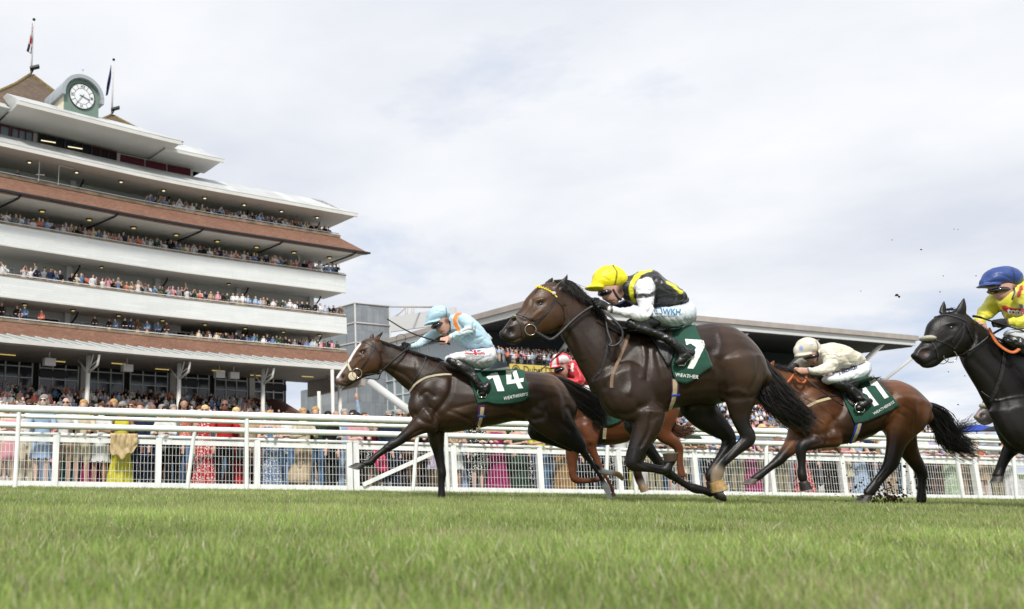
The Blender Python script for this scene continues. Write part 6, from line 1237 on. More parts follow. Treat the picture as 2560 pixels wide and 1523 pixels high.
strip('left_roof', [(.31, 24.865), (.31, 24.90), (-1.9, 26.35), (-12, 26.35), (-12, 24.865)], sC + .25, SL, M_zinc, STAND)
# tiled pyramid roofs, flagpoles
def pyramid(apex, s_c, off_c, hw, zb):
    c = fac(s_c, off_c, zb); a = fdir(s_c); ex = Vector((math.cos(a), math.sin(a), 0)); ey = Vector((-math.sin(a), math.cos(a), 0)); ap = Vector((c.x, c.y, apex))
    rings_ = []
    for f, g in ((1.0, 0), (.62, .32), (.30, .66), (.02, 1)): rings_.append([c.lerp(ap, 0) + (ex * i + ey * j) * hw * f + Vector((0, 0, (apex - zb) * g)) for i, j in ((-1, -1), (1, -1), (1, 1), (-1, 1))])
    mb = MB(); fs = []; V = []; uv = []
    for k in range(3):
        for j in range(4):
            p = [rings_[k][j], rings_[k][(j + 1) % 4], rings_[k + 1][(j + 1) % 4], rings_[k + 1][j]]; n = len(V); V += p; fs.append((n, n + 1, n + 2, n + 3)); w0, w1 = (p[1] - p[0]).length / 2, (p[2] - p[3]).length / 2; h0 = k * 3.0; uv += [(-w0, h0), (w0, h0), (w1, h0 + 3), (-w1, h0 + 3)]
    mb.add(V, fs); me = mb.mesh('pyramid_roof'); l = me.uv_layers.new(name='UV'); l.data.foreach_set('uv', np.array(uv, np.float32).ravel()); o = link('pyramid_roof', me, M_ptile, STAND)
    mb = MB()
    for j in range(4): mb.tube([rings_[k][j] for k in range(4)], .14, 6)
    mb.build('hip_tiles', M_ptile2, STAND, True)
    return ap
M_ptile2 = mat('mossy_hip_tile', '#7a6a45', .9, .2, var=.3, nscale=4)
def at_off(u, v, Y):
    """facade coordinates of the point under photo column u at distance Y"""
    best = None
    for i in range(260):
        s = -6 + i * .25
        p = fac(s, 0); n = fac(s, 1) - p; q = P(u, v, Y); d = Vector((q.x - p.x, q.y - p.y)); t = Vector((math.cos(fdir(s)), math.sin(fdir(s)))); e = abs(d.dot(t))
        if best is None or e < best[0]: best = (e, s, d.dot(Vector((n.x, n.y)).normalized()))
    return best[1], best[2]
s1_, o1_ = at_off(79, 180, 62.5); ap1 = pyramid(31.3, s1_, o1_, 6.0, 25.6)
s2_, o2_ = at_off(279, 275, 69.5); ap2 = pyramid(31.0, s2_, o2_, 4.6, 27.7)
strip('roof_base', [(o2_ - 4.4, 24.0), (o2_ - 4.4, 27.72), (o2_ + 4.4, 27.72), (o2_ + 4.4, 24.0)], s2_ - 4.4, s2_ + 4.4, M_core, STAND)
def flag(name, label, ap, top, cols):
    root = empty('flagpole', tuple(ap), label, 'flagpole', 'flagpoles on the tiled roofs'); Y = ap.y
    b, t = Vector(ap), P(*top, Y); t.x = b.x; mb = MB(); mb.tube([b - Vector((0, 0, .3)), t], [.09, .05], 8); mb.build('pole', M_frame, root, True); mb = MB(); mb.ell(t + Vector((0, 0, .1)), (.13, .13, .13), 10, 6); mb.build('finial', M_black, root, True)
    pts, paint = cols; mb = MB(); V = []; fs = []; cs = []; n = 14; k = 9; a = catmull(pts[0], 6); c = catmull(pts[1], 6)
    for i in range(n):
        x = i / (n - 1) * (len(a) - 1); i0 = int(x); p = a[i0] + (a[min(i0 + 1, len(a) - 1)] - a[i0]) * (x - i0); x = i / (n - 1) * (len(c) - 1); i0 = int(x); q = c[i0] + (c[min(i0 + 1, len(c) - 1)] - c[i0]) * (x - i0)
        for j in range(k):
            f = j / (k - 1); w_ = P(p[0] + (q[0] - p[0]) * f, p[1] + (q[1] - p[1]) * f, Y + math.sin(f * 9 + i * .4) * .25); V.append(w_); cs.append(srgb(paint(i / (n - 1), f)))
    fs = [(i * k + j, i * k + j + 1, (i + 1) * k + j + 1, (i + 1) * k + j) for i in range(n - 1) for j in range(k - 1)]; mb.add(V, fs, cs); o = mb.build('flag', M_flag, root, True, True)
    md = o.modifiers.new('t', 'SOLIDIFY'); md.thickness = .02
    q = b + Vector((.35, -.3, .55)); mb = MB(); mb.box(q, (.75, .5, .16), ax=[Vector((.9, .2, .35)).normalized(), Vector((-.2, .97, 0)), Vector((-.35, 0, .93))]); mb.tube([q, b + Vector((0, 0, .1))], .05, 6)
    root2 = tag(mb.build('floodlight', M_black, None), 'small black floodlight at the foot of the ' + ('left' if cols[1](0, 0) != '#1d2c58' else 'right') + ' flagpole', 'floodlight')
M_flag = mat('flag_cloth', rough=.7, attr='Col', var=.05)
flag('a', 'flagpole on the left tiled roof flying a limp red, white and blue flag', ap1, (80, 52), (([(80, 57), (78, 75), (74, 95), (71, 110), (66, 128)], [(81, 57), (81, 80), (80, 100), (79, 120), (79, 136)]), lambda i, f: '#b8313c' if (i < .30 and f > .4) or (.42 < i < .62 and f > .2) else ('#27335f' if i > .72 and (f < .35 or f > .75) else '#d9d5d6')))
flag('b', 'flagpole on the right tiled roof flying a plain navy flag', ap2, (280, 152), (([(277, 163), (273, 185), (268, 210), (264, 240)], [(278, 164), (278, 192), (274, 215), (269, 238)]), lambda i, f: '#1d2c58'))
# clock turret
def turret():
    sc_, off = s_at(204, -.2, 27.4), -.2; a = fdir(sc_); ex = Vector((math.cos(a), math.sin(a), 0)) * -1; fw = fac(sc_, 1) - fac(sc_, 0); c = fac(sc_, off, 27.35); root = STAND
    L = lambda x, y, z: c + ex * x + fw * y + Vector((0, 0, z)); W = 1.38; 
    mb = MB(); N_ = 20; pro = [(-W, -1.9)] + [(-W * math.cos(math.pi * k / N_), W * math.sin(math.pi * k / N_)) for k in range(N_ + 1)] + [(W, -1.9)]
    V = [L(x, 0, z) for x, z in pro] + [L(x, -6, z) for x, z in pro]; n = len(pro)
    mb.add(V, [tuple(range(n)), tuple(range(2 * n - 1, n - 1, -1))] + [(i, i + n, (i + 1) % n + n, (i + 1) % n) for i in range(n)]); tw = mb.build('clock_turret', mat('cream_boards', '#d6cfb8', .6, .3, var=.08, nscale=2), STAND)
    mb = MB(); mb.add([L(x * .97, .02, z * (.97 if z > 0 else 1)) for x, z in pro] + [L(x * .97, .05, z * (.97 if z > 0 else 1)) for x, z in pro], [tuple(range(n)), tuple(range(n, 2 * n))] + [(i, (i + 1) % n, (i + 1) % n + n, i + n) for i in range(n)]); mb.build('green_face_panel', mat('sage_green_paint', '#71857a', .6, .3, var=.08, nscale=2), tw)
    mb = MB(); V = []; uv = []; fs = []; arc = [math.pi * (k / 24 * 1.10 - .05) for k in range(25)]
    for yy, rr_ in ((.35, 1.0), (.35, 1.2), (-6, 1.2), (-6, 1.0)): V += [L(-W * rr_ * math.cos(t), yy, W * rr_ * math.sin(t)) for t in arc]
    for q in range(3):
        for k in range(24): fs.append((q * 25 + k, q * 25 + k + 1, (q + 1) * 25 + k + 1, (q + 1) * 25 + k)); y0, y1 = ((0, .1), (0, 6.3), (6.3, 6.4))[q]; uv += [(y0, k * .18), (y0, k * .18 + .18), (y1, k * .18 + .18), (y1, k * .18)]
    for k in range(24): fs.append((75 + k, 75 + k + 1, k + 1, k)); uv += [(0, 0)] * 4
    fs += [(0, 25, 50, 75), (24, 49, 74, 99)]; uv += [(0, 0)] * 8
    mb.add(V, fs); me = mb.mesh('barrel_roof'); l = me.uv_layers.new(name='UV'); l.data.foreach_set('uv', np.array(uv, np.float32).ravel()); o = link('barrel_roof', me, M_leadroof, tw, True); smooth_by_angle(o, 30)
    cc = lambda x, z, y: L(x, y, z + .05); mb = MB(); Rr = .95
    mb.add([cc(0, 0, .11)] + [cc(Rr * math.cos(2 * math.pi * k / 48), Rr * math.sin(2 * math.pi * k / 48), .11) for k in range(48)], [(0, 1 + k, 1 + (k + 1) % 48) for k in range(48)])
    dial = mb.build('clock_face', mat('clock_white', '#e4e6e8', .5, .3, var=.03), tw)
    mb = MB()
    for rr_, t_ in ((.97, .032), (.60, .012)): mb.tube([cc(rr_ * math.cos(2 * math.pi * k / 48), rr_ * math.sin(2 * math.pi * k / 48), .12) for k in range(49)], t_, 6, cap=False)
    for k in range(12):
        t = 2 * math.pi * k / 12
        if k % 3 == 0: continue
        mb.tube([cc(.60 * math.cos(t), .60 * math.sin(t), .12), cc(.95 * math.cos(t), .95 * math.sin(t), .12)], .014, 4)
    mb.build('dial_ring', M_black, dial)
    nums = ['XII', 'I', 'II', 'III', 'IIII', 'V', 'VI', 'VII', 'VIII', 'IX', 'X', 'XI']
    for k, s_ in enumerate(nums):
        if k % 3: continue
        t = math.pi / 2 - 2 * math.pi * k / 12; vs, fs_ = text_mesh(s_, .30, .004); xs = [v.x for v in vs]; mid = (min(xs) + max(xs)) / 2; w_ = min(1, .36 / (max(xs) - min(xs) + .01)); out = []
        for v in vs: x_, y_ = (v.x - mid) * w_, v.y + .66; r_ = t - math.pi / 2; out.append(cc(x_ * math.cos(r_) - y_ * math.sin(r_), x_ * math.sin(r_) + y_ * math.cos(r_), .125))
        mb = MB(); mb.add(out, fs_); mb.build('numeral', M_black, dial)
    for ang, ln, wd in ((R(90 - 107), .62, .055), (R(90 - 214), .84, .035)):
        mb = MB(); mb.bar(cc(-.22 * math.cos(ang), -.22 * math.sin(ang), .15), cc(ln * math.cos(ang), ln * math.sin(ang), .15), wd, .02, up=tuple(Vector((-math.sin(ang) * ex.x, -math.sin(ang) * ex.y, math.cos(ang))))); mb.build('clock_hand', M_black, dial)
    mb = MB(); mb.tube([L(0, .0, W * 1.2), L(0, .0, W * 1.2 + .5)], .03, 6); mb.ell(L(0, 0, W * 1.2 + .55), (.08, .08, .08), 8, 6); mb.build('finial', M_frame, tw)
turret()
# aerials on the top balcony
for u, h in ((26, 0), (69, 1.5), (121, 1.5)):
    if not h: continue
    s = s_at(u, -.2); p = fac(s, -.2, 20.3); mb = MB(); mb.tube([p, p + Vector((0, 0, h))], .03, 6); 
    if u == 121: mb.tube([p + Vector((0, 0, h)), fac(s - 1.1, -.2, 20.3 + h - .05)], .025, 6)
    else: mb.tube([p + Vector((-.2, 0, .5)), p + Vector((.4, 0, .45))], .04, 6)
    tag(mb.build('aerial', M_frame), 'thin white aerial mast on the top balcony, ' + ('a straight mast on the left' if u == 69 else 'the one with a side arm'), 'aerial')
# loudspeaker boxes under the canopy
for i, (u, v) in enumerate(((120, 901), (316, 920), (548, 937), (584, 940))):
    s = s_at(u, 1.0); p = fac(s, 1.0, 7.55); mb = MB(); mb.box(p, (.75, .45, .5), fdir(s)); mb.tube([p, p + Vector((0, 0, .7))], .04, 6)
    tag(mb.build('loudspeaker', M_core), ('grey box loudspeaker under the canopy, %s of the four' % ('leftmost', 'second from the left', 'third from the left', 'rightmost')[i]), 'loudspeaker')
# ------------------------------------------------------------------ far stand
M_cladg = uvmat('grey_steel_cladding', 't', '#8b9095', '#7d8287', .5, .9, 3.2, .02, .3)
M_glassg = mat('curtain_glass', '#8a979d', .08, .8, var=.2, nscale=.1, coat=.3)
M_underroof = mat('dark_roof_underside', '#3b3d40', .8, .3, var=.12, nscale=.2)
FC, FRt, FLt = P(1321, 775, 85), P(2300, 860, 108), P(843, 890, 123)
for _p in (FC, FRt, FLt): _p.z = 0
FAR = empty('far_stand', (40, 100, ground_z(40, 100)), 'long distant stand with a cantilevered grey roof, glazed wall and yellow banner', 'grandstand')
def far_stand():
    er = (FRt - FC).normalized(); el = (FLt - FC).normalized(); zb, zt = 16.5, 17.75
    quad = [FC, FRt, FRt + (FLt - FC), FLt]
    def slab(name, z0, z1, ins, m):
        q = [p + (er * (ins if i in (0, 3) else -ins)) + (el * (ins if i in (0, 1) else -ins)) for i, p in enumerate(quad)]
        mb = MB(); V = [Vector((p.x, p.y, z0)) for p in q] + [Vector((p.x, p.y, z1)) for p in q]; mb.add(V, [(3, 2, 1, 0), (4, 5, 6, 7)] + [(i, (i + 1) % 4, (i + 1) % 4 + 4, i + 4) for i in range(4)]); return mb.build(name, m, FAR)
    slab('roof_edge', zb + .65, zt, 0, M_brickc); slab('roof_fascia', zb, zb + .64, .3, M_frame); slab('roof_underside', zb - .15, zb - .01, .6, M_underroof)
    W3 = lambda a, b, z: Vector((*(FC + er * a + el * b).xy, z))
    # struts carrying the roof
    for a in (8, 20, 32, 44, 56): mb = MB(); mb.tube([W3(a, .8, zb), W3(a + 1, 9, zb - 5.6)], .28, 8); mb.build('roof_strut', M_fascia, FAR, True)
    # glazed and clad side wall facing the big stand
    def wall(name, pts, m, uvs=None):
        mb = MB(); mb.add(pts, [tuple(range(len(pts)))]); me = mb.mesh(name); l = me.uv_layers.new(name='UV'); u_ = uvs or [((p - pts[0]).length if i else 0, p.z) for i, p in enumerate(pts)]; l.data.foreach_set('uv', np.array(u_, np.float32).ravel()); return link(name, me, m, FAR)
    g0 = -2.5; L_ = 44
    mb = MB(); c = W3(30, 24, 8); mb.box(W3(27, 33, (zb - .2 + g0) / 2), (50, 42, zb - .2 - g0), math.atan2(er.y, er.x)); mb.build('main_block', M_glassg, FAR)
    mb = MB()
    for i in range(12): p = W3(1.85, 12.5 + i * 2.05, 7); mb.box((p.x, p.y, 6.9), (.2, .2, 18.6), math.atan2(er.y, er.x))
    for i in range(9): z = .5 + i * 2.0; mb.bar(W3(1.85, 12, z), W3(1.85, 34.4, z), .16, .16)
    mb.build('mullions', M_frame, FAR)
    mb = MB(); mb.box(W3(.9, 44.0, 5.2), (2.2, 19, 16), math.atan2(er.y, er.x)); me = mb.build('grey_cladding', M_cladg, FAR)
    uvs = me.data.uv_layers.new(name='UV'); vals = []
    for p in me.data.polygons:
        for vi in p.vertices: c = me.data.vertices[vi].co; vals.append(((c.x * el.x + c.y * el.y), c.z))
    uvs.data.foreach_set('uv', np.array(vals, np.float32).ravel())
    # open viewing deck under the roof: dark band, balustrade, banner
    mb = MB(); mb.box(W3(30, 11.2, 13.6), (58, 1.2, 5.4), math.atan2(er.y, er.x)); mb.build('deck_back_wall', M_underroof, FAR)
    mb = MB(); mb.box(W3(29, 7.0, 10.85), (60, 9, .5), math.atan2(er.y, er.x)); mb.build('deck_floor', M_conc, FAR)
    mb = MB(); mb.box(W3(30, 10.5, 12.6), (58, .12, 2.4), math.atan2(er.y, er.x)); mb.build('deck_glass', mat('pale_glass', '#9fb0b8', .1, .7, var=.15, nscale=.2), FAR)
    mb = MB()
    for i in range(30): p = W3(-.5 + i * 2.0, 2.55, 0); mb.box((p.x, p.y, 11.3), (.1, .1, 2.1), math.atan2(er.y, er.x))
    for z in (12.3, 11.95, 11.6): mb.bar(W3(-.8, 2.55, z), W3(59, 2.55, z), .05, .06)
    mb.build('balustrade', M_black, FAR)
    mb = MB(); mb.box(W3(29.2, 2.4, 10.85), (60, .12, 1.15), math.atan2(er.y, er.x)); bn = mb.build('banner', mat('yellow_banner', '#c9b45c', .7, .3, var=.05), FAR)
    vs, fs = text_mesh('Dubai Duty Free', 1.05, .008); mb = MB(); mb.add([W3(.8 + v.x, 2.3, 10.55 + v.y) for v in vs], fs)
    mb.build('lettering', mat('olive_letter', '#4d4a2c', .7), bn)
    mb = MB(); ring(mb, W3(-.1, 2.3, 10.85), .45, .04, -el); ring(mb, W3(-.1, 2.3, 10.85), .25, .03, -el); mb.build('emblem', MATS['olive_letter'], bn)
    # white tubular truss in front of the glazed side
    kp = P(1034, 1036, 84); mb = MB(); mb.tube([P(925, 955, 88), kp], .42, 12); mb.tube([kp, P(935, 1100, 88)], .30, 12); mb.tube([P(1225, 840, 84), P(1060, 980, 86)], .35, 10) ; mb.build('white_truss', M_frame, FAR, True)
    mb = MB(); mb.tube([P(2300, 880, 104), P(2200, 960, 104)], .16, 8); mb.build('roof_stay', M_core, FAR, True)
    # front terrace
    mb = MB(); V = []; fs = []
    for i in range(12):
        b = 2.2 - i * .95 - 0; z = 7.2 - i * .55
        V += [W3(2, b, z), W3(58, b, z), W3(58, b, z - .55), W3(2, b, z - .55)]
        n = i * 4; fs += [(n, n + 1, n + 2, n + 3)]; 
        if i < 11: fs += [(n + 3, n + 2, n + 5, n + 4)]
    mb.add(V, fs); mb.build('terrace', M_conc, FAR)
    # plant room box and lattice on the roof behind
    mb = MB(); q = [P(888, 757, 118), P(983, 763, 132), P(760, 790, 140)]; 
    mb2 = MB(); z0, z1 = 16, 22.9; A = P(888, 800, 112); A.z = 0; B2 = P(974, 800, 114.5); B2.z = 0; C2 = P(800, 800, 119); C2.z = 0; D2 = B2 + (C2 - A)
    V = [Vector((p.x, p.y, z)) for z in (4, z1) for p in (A, B2, D2, C2)]; mb2.add(V, [(4, 5, 6, 7)] + [(i, (i + 1) % 4, (i + 1) % 4 + 4, i + 4) for i in range(4)]); pr_ = mb2.build('plant_room', M_cladg, FAR)
    uvl = pr_.data.uv_layers.new(name='UV'); vals = []
    for p in pr_.data.polygons:
        for vi in p.vertices: c = pr_.data.vertices[vi].co; vals.append((c.x * .7 + c.y * .7, c.z))
    uvl.data.foreach_set('uv', np.array(vals, np.float32).ravel())
    mb = MB()
    for p in (A, B2, C2): mb.tube([(p.x, p.y, 4), (p.x, p.y, z1 + .1)], .12, 6)
    for z in (z1, z1 - 2.7, z1 - 5.4): mb.tube([(C2.x, C2.y, z), (A.x, A.y - .1, z), (B2.x, B2.y - .1, z)], .10, 6)
    t0, t1 = Vector((B2.x, B2.y, z1)), P(1090, 768, 122); mb.tube([t0, t1], .14, 6); 
    for u in (1016, 1032): mb.tube([P(u, 764, 125), P(u, 812, 125)], .22, 6)
    mb.tube([P(1014, 768, 125), P(985, 795, 125)], .14, 6); mb.tube([P(985, 795, 125), P(1090, 778, 122)], .14, 6); mb.build('lattice', M_core, FAR, True)
    mb = MB(); a, b = P(975, 815, 124), P(1140, 785, 116); mb.box(((a.x + b.x) / 2, (a.y + b.y) / 2, (a.z + b.z) / 2), ((b - a).length, .5, 2.2), math.atan2(b.y - a.y, b.x - a.x)); mb.build('roof_screen', M_frame, FAR)
far_stand()
# street furniture between the stands
for i, u in enumerate((800, 835)):
    p = P(u, 1185, 62); g = ground_z(p.x, p.y); mb = MB(); mb.tube([(p.x, p.y, g), (p.x, p.y, 6.2 if i == 0 else 7.8)], .13, 10); tag(mb.build('lamp_post', M_fascia, None, True), ('pale post, the shorter left one' if i == 0 else 'pale post, the taller right one') + ' of two beside the end of the big stand', 'post')
# ------------------------------------------------------------------ spectators
M_pskin = mat('person_skin', rough=.55, spec=.3, objcol=True, var=.06, nscale=20)
M_phair = mat('person_hair', rough=.6, spec=.3, objcol=True, var=.25, nscale=40, bump=.4, bscale=80)
M_pcloth = mat('person_cloth', rough=.8, spec=.2, objcol=True, var=.10, nscale=9, bump=.35, bscale=18)
M_pprint = bpy.data.materials.new('person_print'); M_pprint.use_nodes = True
def _pp():
    nt = M_pprint.node_tree; N = nt.nodes; L = nt.links; b = N['Principled BSDF']; b.inputs['Roughness'].default_value = .8
    o = N.new('ShaderNodeObjectInfo'); t = N.new('ShaderNodeTexCoord'); v = N.new('ShaderNodeTexVoronoi'); v.inputs['Scale'].default_value = 22; L.new(t.outputs['Object'], v.inputs['Vector'])
    r = N.new('ShaderNodeMath'); r.operation = 'LESS_THAN'; r.inputs[1].default_value = .36; L.new(v.outputs['Distance'], r.inputs[0])
    m = N.new('ShaderNodeMix'); m.data_type = 'RGBA'; L.new(r.outputs[0], m.inputs[0]); L.new(o.outputs['Color'], m.inputs[6]); m.inputs[7].default_value = (.62, .60, .57, 1); L.new(m.outputs[2], b.inputs['Base Color'])
_pp()
M_shades = mat('dark_sunglasses', (.01, .01, .012), .15, .6, var=0)
M_shoe = mat('pale_shoe', '#cfc8c0', .6, .3); M_shoed = mat('dark_shoe', '#26221f', .6, .3)
K = (1, 1, 1)
POSES = {   # shoulder -> elbow -> wrist for (left, right); metres, person faces -y, 1.72 m tall
 'down': [[(.19, 0, 1.40), (.24, .03, 1.12), (.22, -.06, .87)]] * 2,
 'lean': [[(.19, -.02, 1.38), (.25, -.12, 1.13), (.14, -.36, 1.14)]] * 2,
 'fold': [[(.19, 0, 1.40), (.25, -.04, 1.14), (.02, -.22, 1.18)]] * 2,
 'phone': [[(.19, 0, 1.40), (.24, -.12, 1.18), (.09, -.30, 1.50)], [(.19, 0, 1.40), (.25, .02, 1.12), (.2, -.1, .95)]],
 'wave': [[(.19, 0, 1.42), (.30, -.06, 1.66), (.26, -.10, 1.95)], [(.19, 0, 1.40), (.25, .02, 1.12), (.18, -.2, 1.12)]],
 'cam': [[(.19, 0, 1.40), (.26, -.14, 1.22), (.08, -.26, 1.58)]] * 2}
def met(b, st, wr=1.0): b.metric([(x, y, z, r, 1, 1, 1) for x, y, z, r in st], 4, wr)
def arms(b, pose, k, start=0, end=1.0):
    for sx, a in zip((1, -1), POSES[pose]):
        s_, e_, w_ = [Vector((p[0] * sx, p[1], p[2])) for p in a]
        st = [(*s_, .052 * k), (*s_.lerp(e_, .5), .046 * k), (*e_, .040 * k)]
        if end > .55: st += [(*e_.lerp(w_, .5), .036 * k), (*(e_.lerp(w_, min(1, end))), .029 * k)]
        met(b, st)
_cache = {}
def body_mesh(pose, vx):
    key = ('b', pose, vx)
    if key in _cache: return _cache[key]
    b = Blob(0)
    b.metric([(0, .01, .93, .155, 1, 1, 1), (0, .01, 1.08, .13, 1, 1, 1), (0, 0, 1.28, .155, 1, 1, 1), (0, .01, 1.41, .14, 1, 1, 1), (0, .01, 1.47, .07, 1, 1, 1), (0, 0, 1.54, .055, 1, 1, 1)], 4, .72, (0, 1, 0))
    b.ball((0, -.005, 1.635), (.074, .094, .10), K); b.ball((0, -.04, 1.575), (.052, .055, .06), K); b.ball((0, -.098, 1.60), (.013, .02, .02), K)
    for sx in (1, -1):
        b.ball((sx * .076, .005, 1.62), (.012, .02, .03), K)
        met(b, [(sx * .09, 0, .92, .09), (sx * .10, 0, .72, .078), (sx * .10, -.01, .50, .054), (sx * .10, .015, .32, .052), (sx * .10, .02, .10, .034)])
        met(b, [(sx * .10, .03, .05, .036), (sx * .11, -.05, .04, .038), (sx * .115, -.13, .03, .034)])
    arms(b, pose, 1.0)
    for sx, a in zip((1, -1), POSES[pose]):
        w_ = Vector((a[2][0] * sx, a[2][1], a[2][2])); e_ = Vector((a[1][0] * sx, a[1][1], a[1][2])); d = (w_ - e_).normalized()
        met(b, [(*w_, .028), (*(w_ + d * .06), .036), (*(w_ + d * .10), .03)])
        sd = d.cross(Vector((0, 0, 1))).normalized() if abs(d.z) < .9 else Vector((1, 0, 0))
        for i in range(4): o = sd * (i - 1.5) * .018; met(b, [(*(w_ + d * .09 + o), .0105), (*(w_ + d * .135 + o + Vector((0, 0, -.008))), .0100), (*(w_ + d * .155 + o + Vector((0, 0, -.028))), .009)])
        met(b, [(*(w_ + d * .03 - sd * .03), .012), (*(w_ + d * .075 - sd * .055), .011)])
    me = b.skin(vx, 3); me.materials.append(M_pskin); me.polygons.foreach_set('use_smooth', [True] * len(me.polygons)); _cache[key] = me; return me
def top_mesh(kind, pose, vx):
    key = ('t', kind, pose, vx)
    if key in _cache: return _cache[key]
    b = Blob(0); hem = .86 if kind != 'dress' else .95; bulk = {'jacket': .026, 'shirt': .016, 'tee': .014, 'dress': .010}[kind]
    b.metric([(0, .01, hem, .165 + bulk, 1, 1, 1), (0, .01, 1.08, .138 + bulk * 1.3, 1, 1, 1), (0, 0, 1.28, .158 + bulk, 1, 1, 1), (0, .01, 1.41, (.145 if kind != 'dress' else .12) + bulk, 1, 1, 1), (0, .01, 1.47, .078 if kind != 'dress' else .05, 1, 1, 1)], 4, .74, (0, 1, 0))
    if kind != 'dress': arms(b, pose, 1.28 if kind == 'jacket' else 1.2, 0, {'jacket': .95, 'shirt': .92, 'tee': .5}[kind])
    me = b.skin(vx, 2, [('n', .006, 9)]); _cache[key] = me; me.polygons.foreach_set('use_smooth', [True] * len(me.polygons)); me.materials.append(M_pcloth); return me
def bottom_mesh(kind, vx):
    key = ('u', kind, vx)
    if key in _cache: return _cache[key]
    b = Blob(0)
    if kind in ('trousers', 'shorts'):
        b.metric([(0, .01, 1.00, .155, 1, 1, 1), (0, .01, .88, .172, 1, 1, 1)], 4, .78)
        for sx in (1, -1):
            z = [(sx * .088, 0, .90, .108), (sx * .10, 0, .72, .098), (sx * .10, 0, .52, .082)]
            if kind == 'trousers': z += [(sx * .10, .01, .32, .072), (sx * .10, .02, .08, .066)]
            met(b, z)
    else:
        mb = MB(); n = 60; Z = [(1.04, .135), (.98, .15), (.88, .182), (.72, .20), (.60, .212), (.52, .222)] if kind == 'short' else [(1.04, .135), (.98, .15), (.88, .178), (.60, .20), (.30, .235), (.06, .265)]; V = []
        for z, r in Z:
            for i in range(n): a = 2 * math.pi * i / n; k_ = 1 + .16 * max(0, .95 - z) * math.sin(a * 11 + 1.5 * math.sin(a * 2 + z * 3)); V.append((r * k_ * math.cos(a), .01 + r * k_ * .78 * math.sin(a), z + .012 * math.sin(a * 11) * (z < .6)))
        mb.add(V, [(j * n + i, j * n + (i + 1) % n, (j + 1) * n + (i + 1) % n, (j + 1) * n + i) for j in range(len(Z) - 1) for i in range(n)] + [tuple(range(n - 1, -1, -1))]); me = mb.mesh('skirt')
    if kind in ('trousers', 'shorts'): me = b.skin(vx, 2, [('n', .008, 7)])
    _cache[key] = me; me.polygons.foreach_set('use_smooth', [True] * len(me.polygons)); me.materials.append(M_pcloth); return me
def hair_mesh(kind):
    key = ('h', kind)
    if key in _cache: return _cache[key]
    b = Blob(0)
    if kind == 'hat': b.ball((0, .0, 1.70), (.085, .10, .07), K); b.ball((0, -.01, 1.685), (.15, .16, .014), K)
    else:
        b.ball((0, .012, 1.675), (.088, .102, .086), K)
        if kind == 'long': met(b, [(0, .075, 1.64, .075), (0, .085, 1.52, .075), (0, .08, 1.40, .05)], .7); met(b, [(.075, .02, 1.64, .028), (.08, .03, 1.50, .032)]); met(b, [(-.075, .02, 1.64, .028), (-.08, .03, 1.50, .032)])
        elif kind == 'bun': b.ball((0, .10, 1.72), (.045, .045, .045), K); met(b, [(0, .07, 1.65, .06), (0, .075, 1.57, .03)])
        else: met(b, [(0, .06, 1.65, .065), (0, .07, 1.58, .045)])
    me = b.skin(.013, 2, [('n', .006, 25)]); _cache[key] = me; me.polygons.foreach_set('use_smooth', [True] * len(me.polygons)); me.materials.append(M_phair); return me
def shades_mesh():
    if 'sg' in _cache: return _cache['sg']
    mb = MB()
    for sx in (1, -1): mb.ell((sx * .033, -.090, 1.638), (.030, .012, .020), 12, 6); mb.bar((sx * .06, -.085, 1.643), (sx * .078, .0, 1.64), .006, .008)
    mb.bar((-.02, -.098, 1.643), (.02, -.098, 1.643), .006, .006); me = mb.mesh('sg'); me.materials.append(M_shades); _cache['sg'] = me; return me
def shoe_mesh(dark, vx=0):
    k = 'sd' if dark else 'sp'
    if k in _cache: return _cache[k]
    b = Blob(0)
    for sx in (1, -1): met(b, [(sx * .10, .06, .05, .044), (sx * .11, -.05, .045, .046), (sx * .118, -.15, .038, .036)])
    me = b.skin(.014, 2); me.materials.append(M_shoed if dark else M_shoe); _cache[k] = me; return me
def kid(nm, me, par, col=None, mt=None):
    o = bpy.data.objects.new(nm, me); C.objects.link(o); o.parent = par
    if col is not None: o.color = (*srgb(col), 1)
    if mt is not None: o.material_slots[0].link = 'OBJECT'; o.material_slots[0].material = mt
    return o
SKINS = ['#c9a594', '#c09a88', '#d2b2a2', '#b38c76', '#80594a', '#c7a18f', '#d6b8aa']
HAIRS = ['#2a1e17', '#4a3424', '#6b4a2e', '#b08a55', '#d2b57e', '#8d8780', '#1a1513', '#5a3a24', '#9c9791']
def person(x, y, z, sc_, rz, top, tcol, bot, bcol, pose='down', hair='short', hcol='#4a3424', skin='#d9a98c', shades=False, pattern=False, label='', group=None, far=False, shoe=None):
    vx = .026 if far else .0135
    o = bpy.data.objects.new('person', body_mesh(pose, vx)); C.objects.link(o); o.location = (x, y, z); o.scale = (sc_,) * 3; o.rotation_euler = (0, 0, rz); o.color = (*srgb(skin), 1); tag(o, label, 'person', group)
    tcol, bcol = [tuple(c * .8 for c in srgb(q)) for q in (tcol, bcol)]
    kid({'jacket': 'jacket', 'shirt': 'shirt', 'tee': 'shirt', 'dress': 'bodice'}[top], top_mesh(top, pose, .026 if far else .015), o, tcol, M_pprint if pattern else None)
    if not far or bot is None:
        kid({'trousers': 'trousers', 'shorts': 'shorts', 'short': 'skirt', 'long': 'skirt'}[bot], bottom_mesh(bot, .018), o, bcol, M_pprint if pattern and bot in ('short', 'long') else None)
        kid('shoes', shoe_mesh(shoe == 'dark' if shoe else bot == 'trousers'), o)
    elif far: kid('trousers', bottom_mesh('trousers', .03), o, bcol)
    if hair != 'bald': kid('hat' if hair == 'hat' else 'hair', hair_mesh(hair), o, hcol)
    if shades: kid('sunglasses', shades_mesh(), o)
    return o
NAMES = {'#': ''}
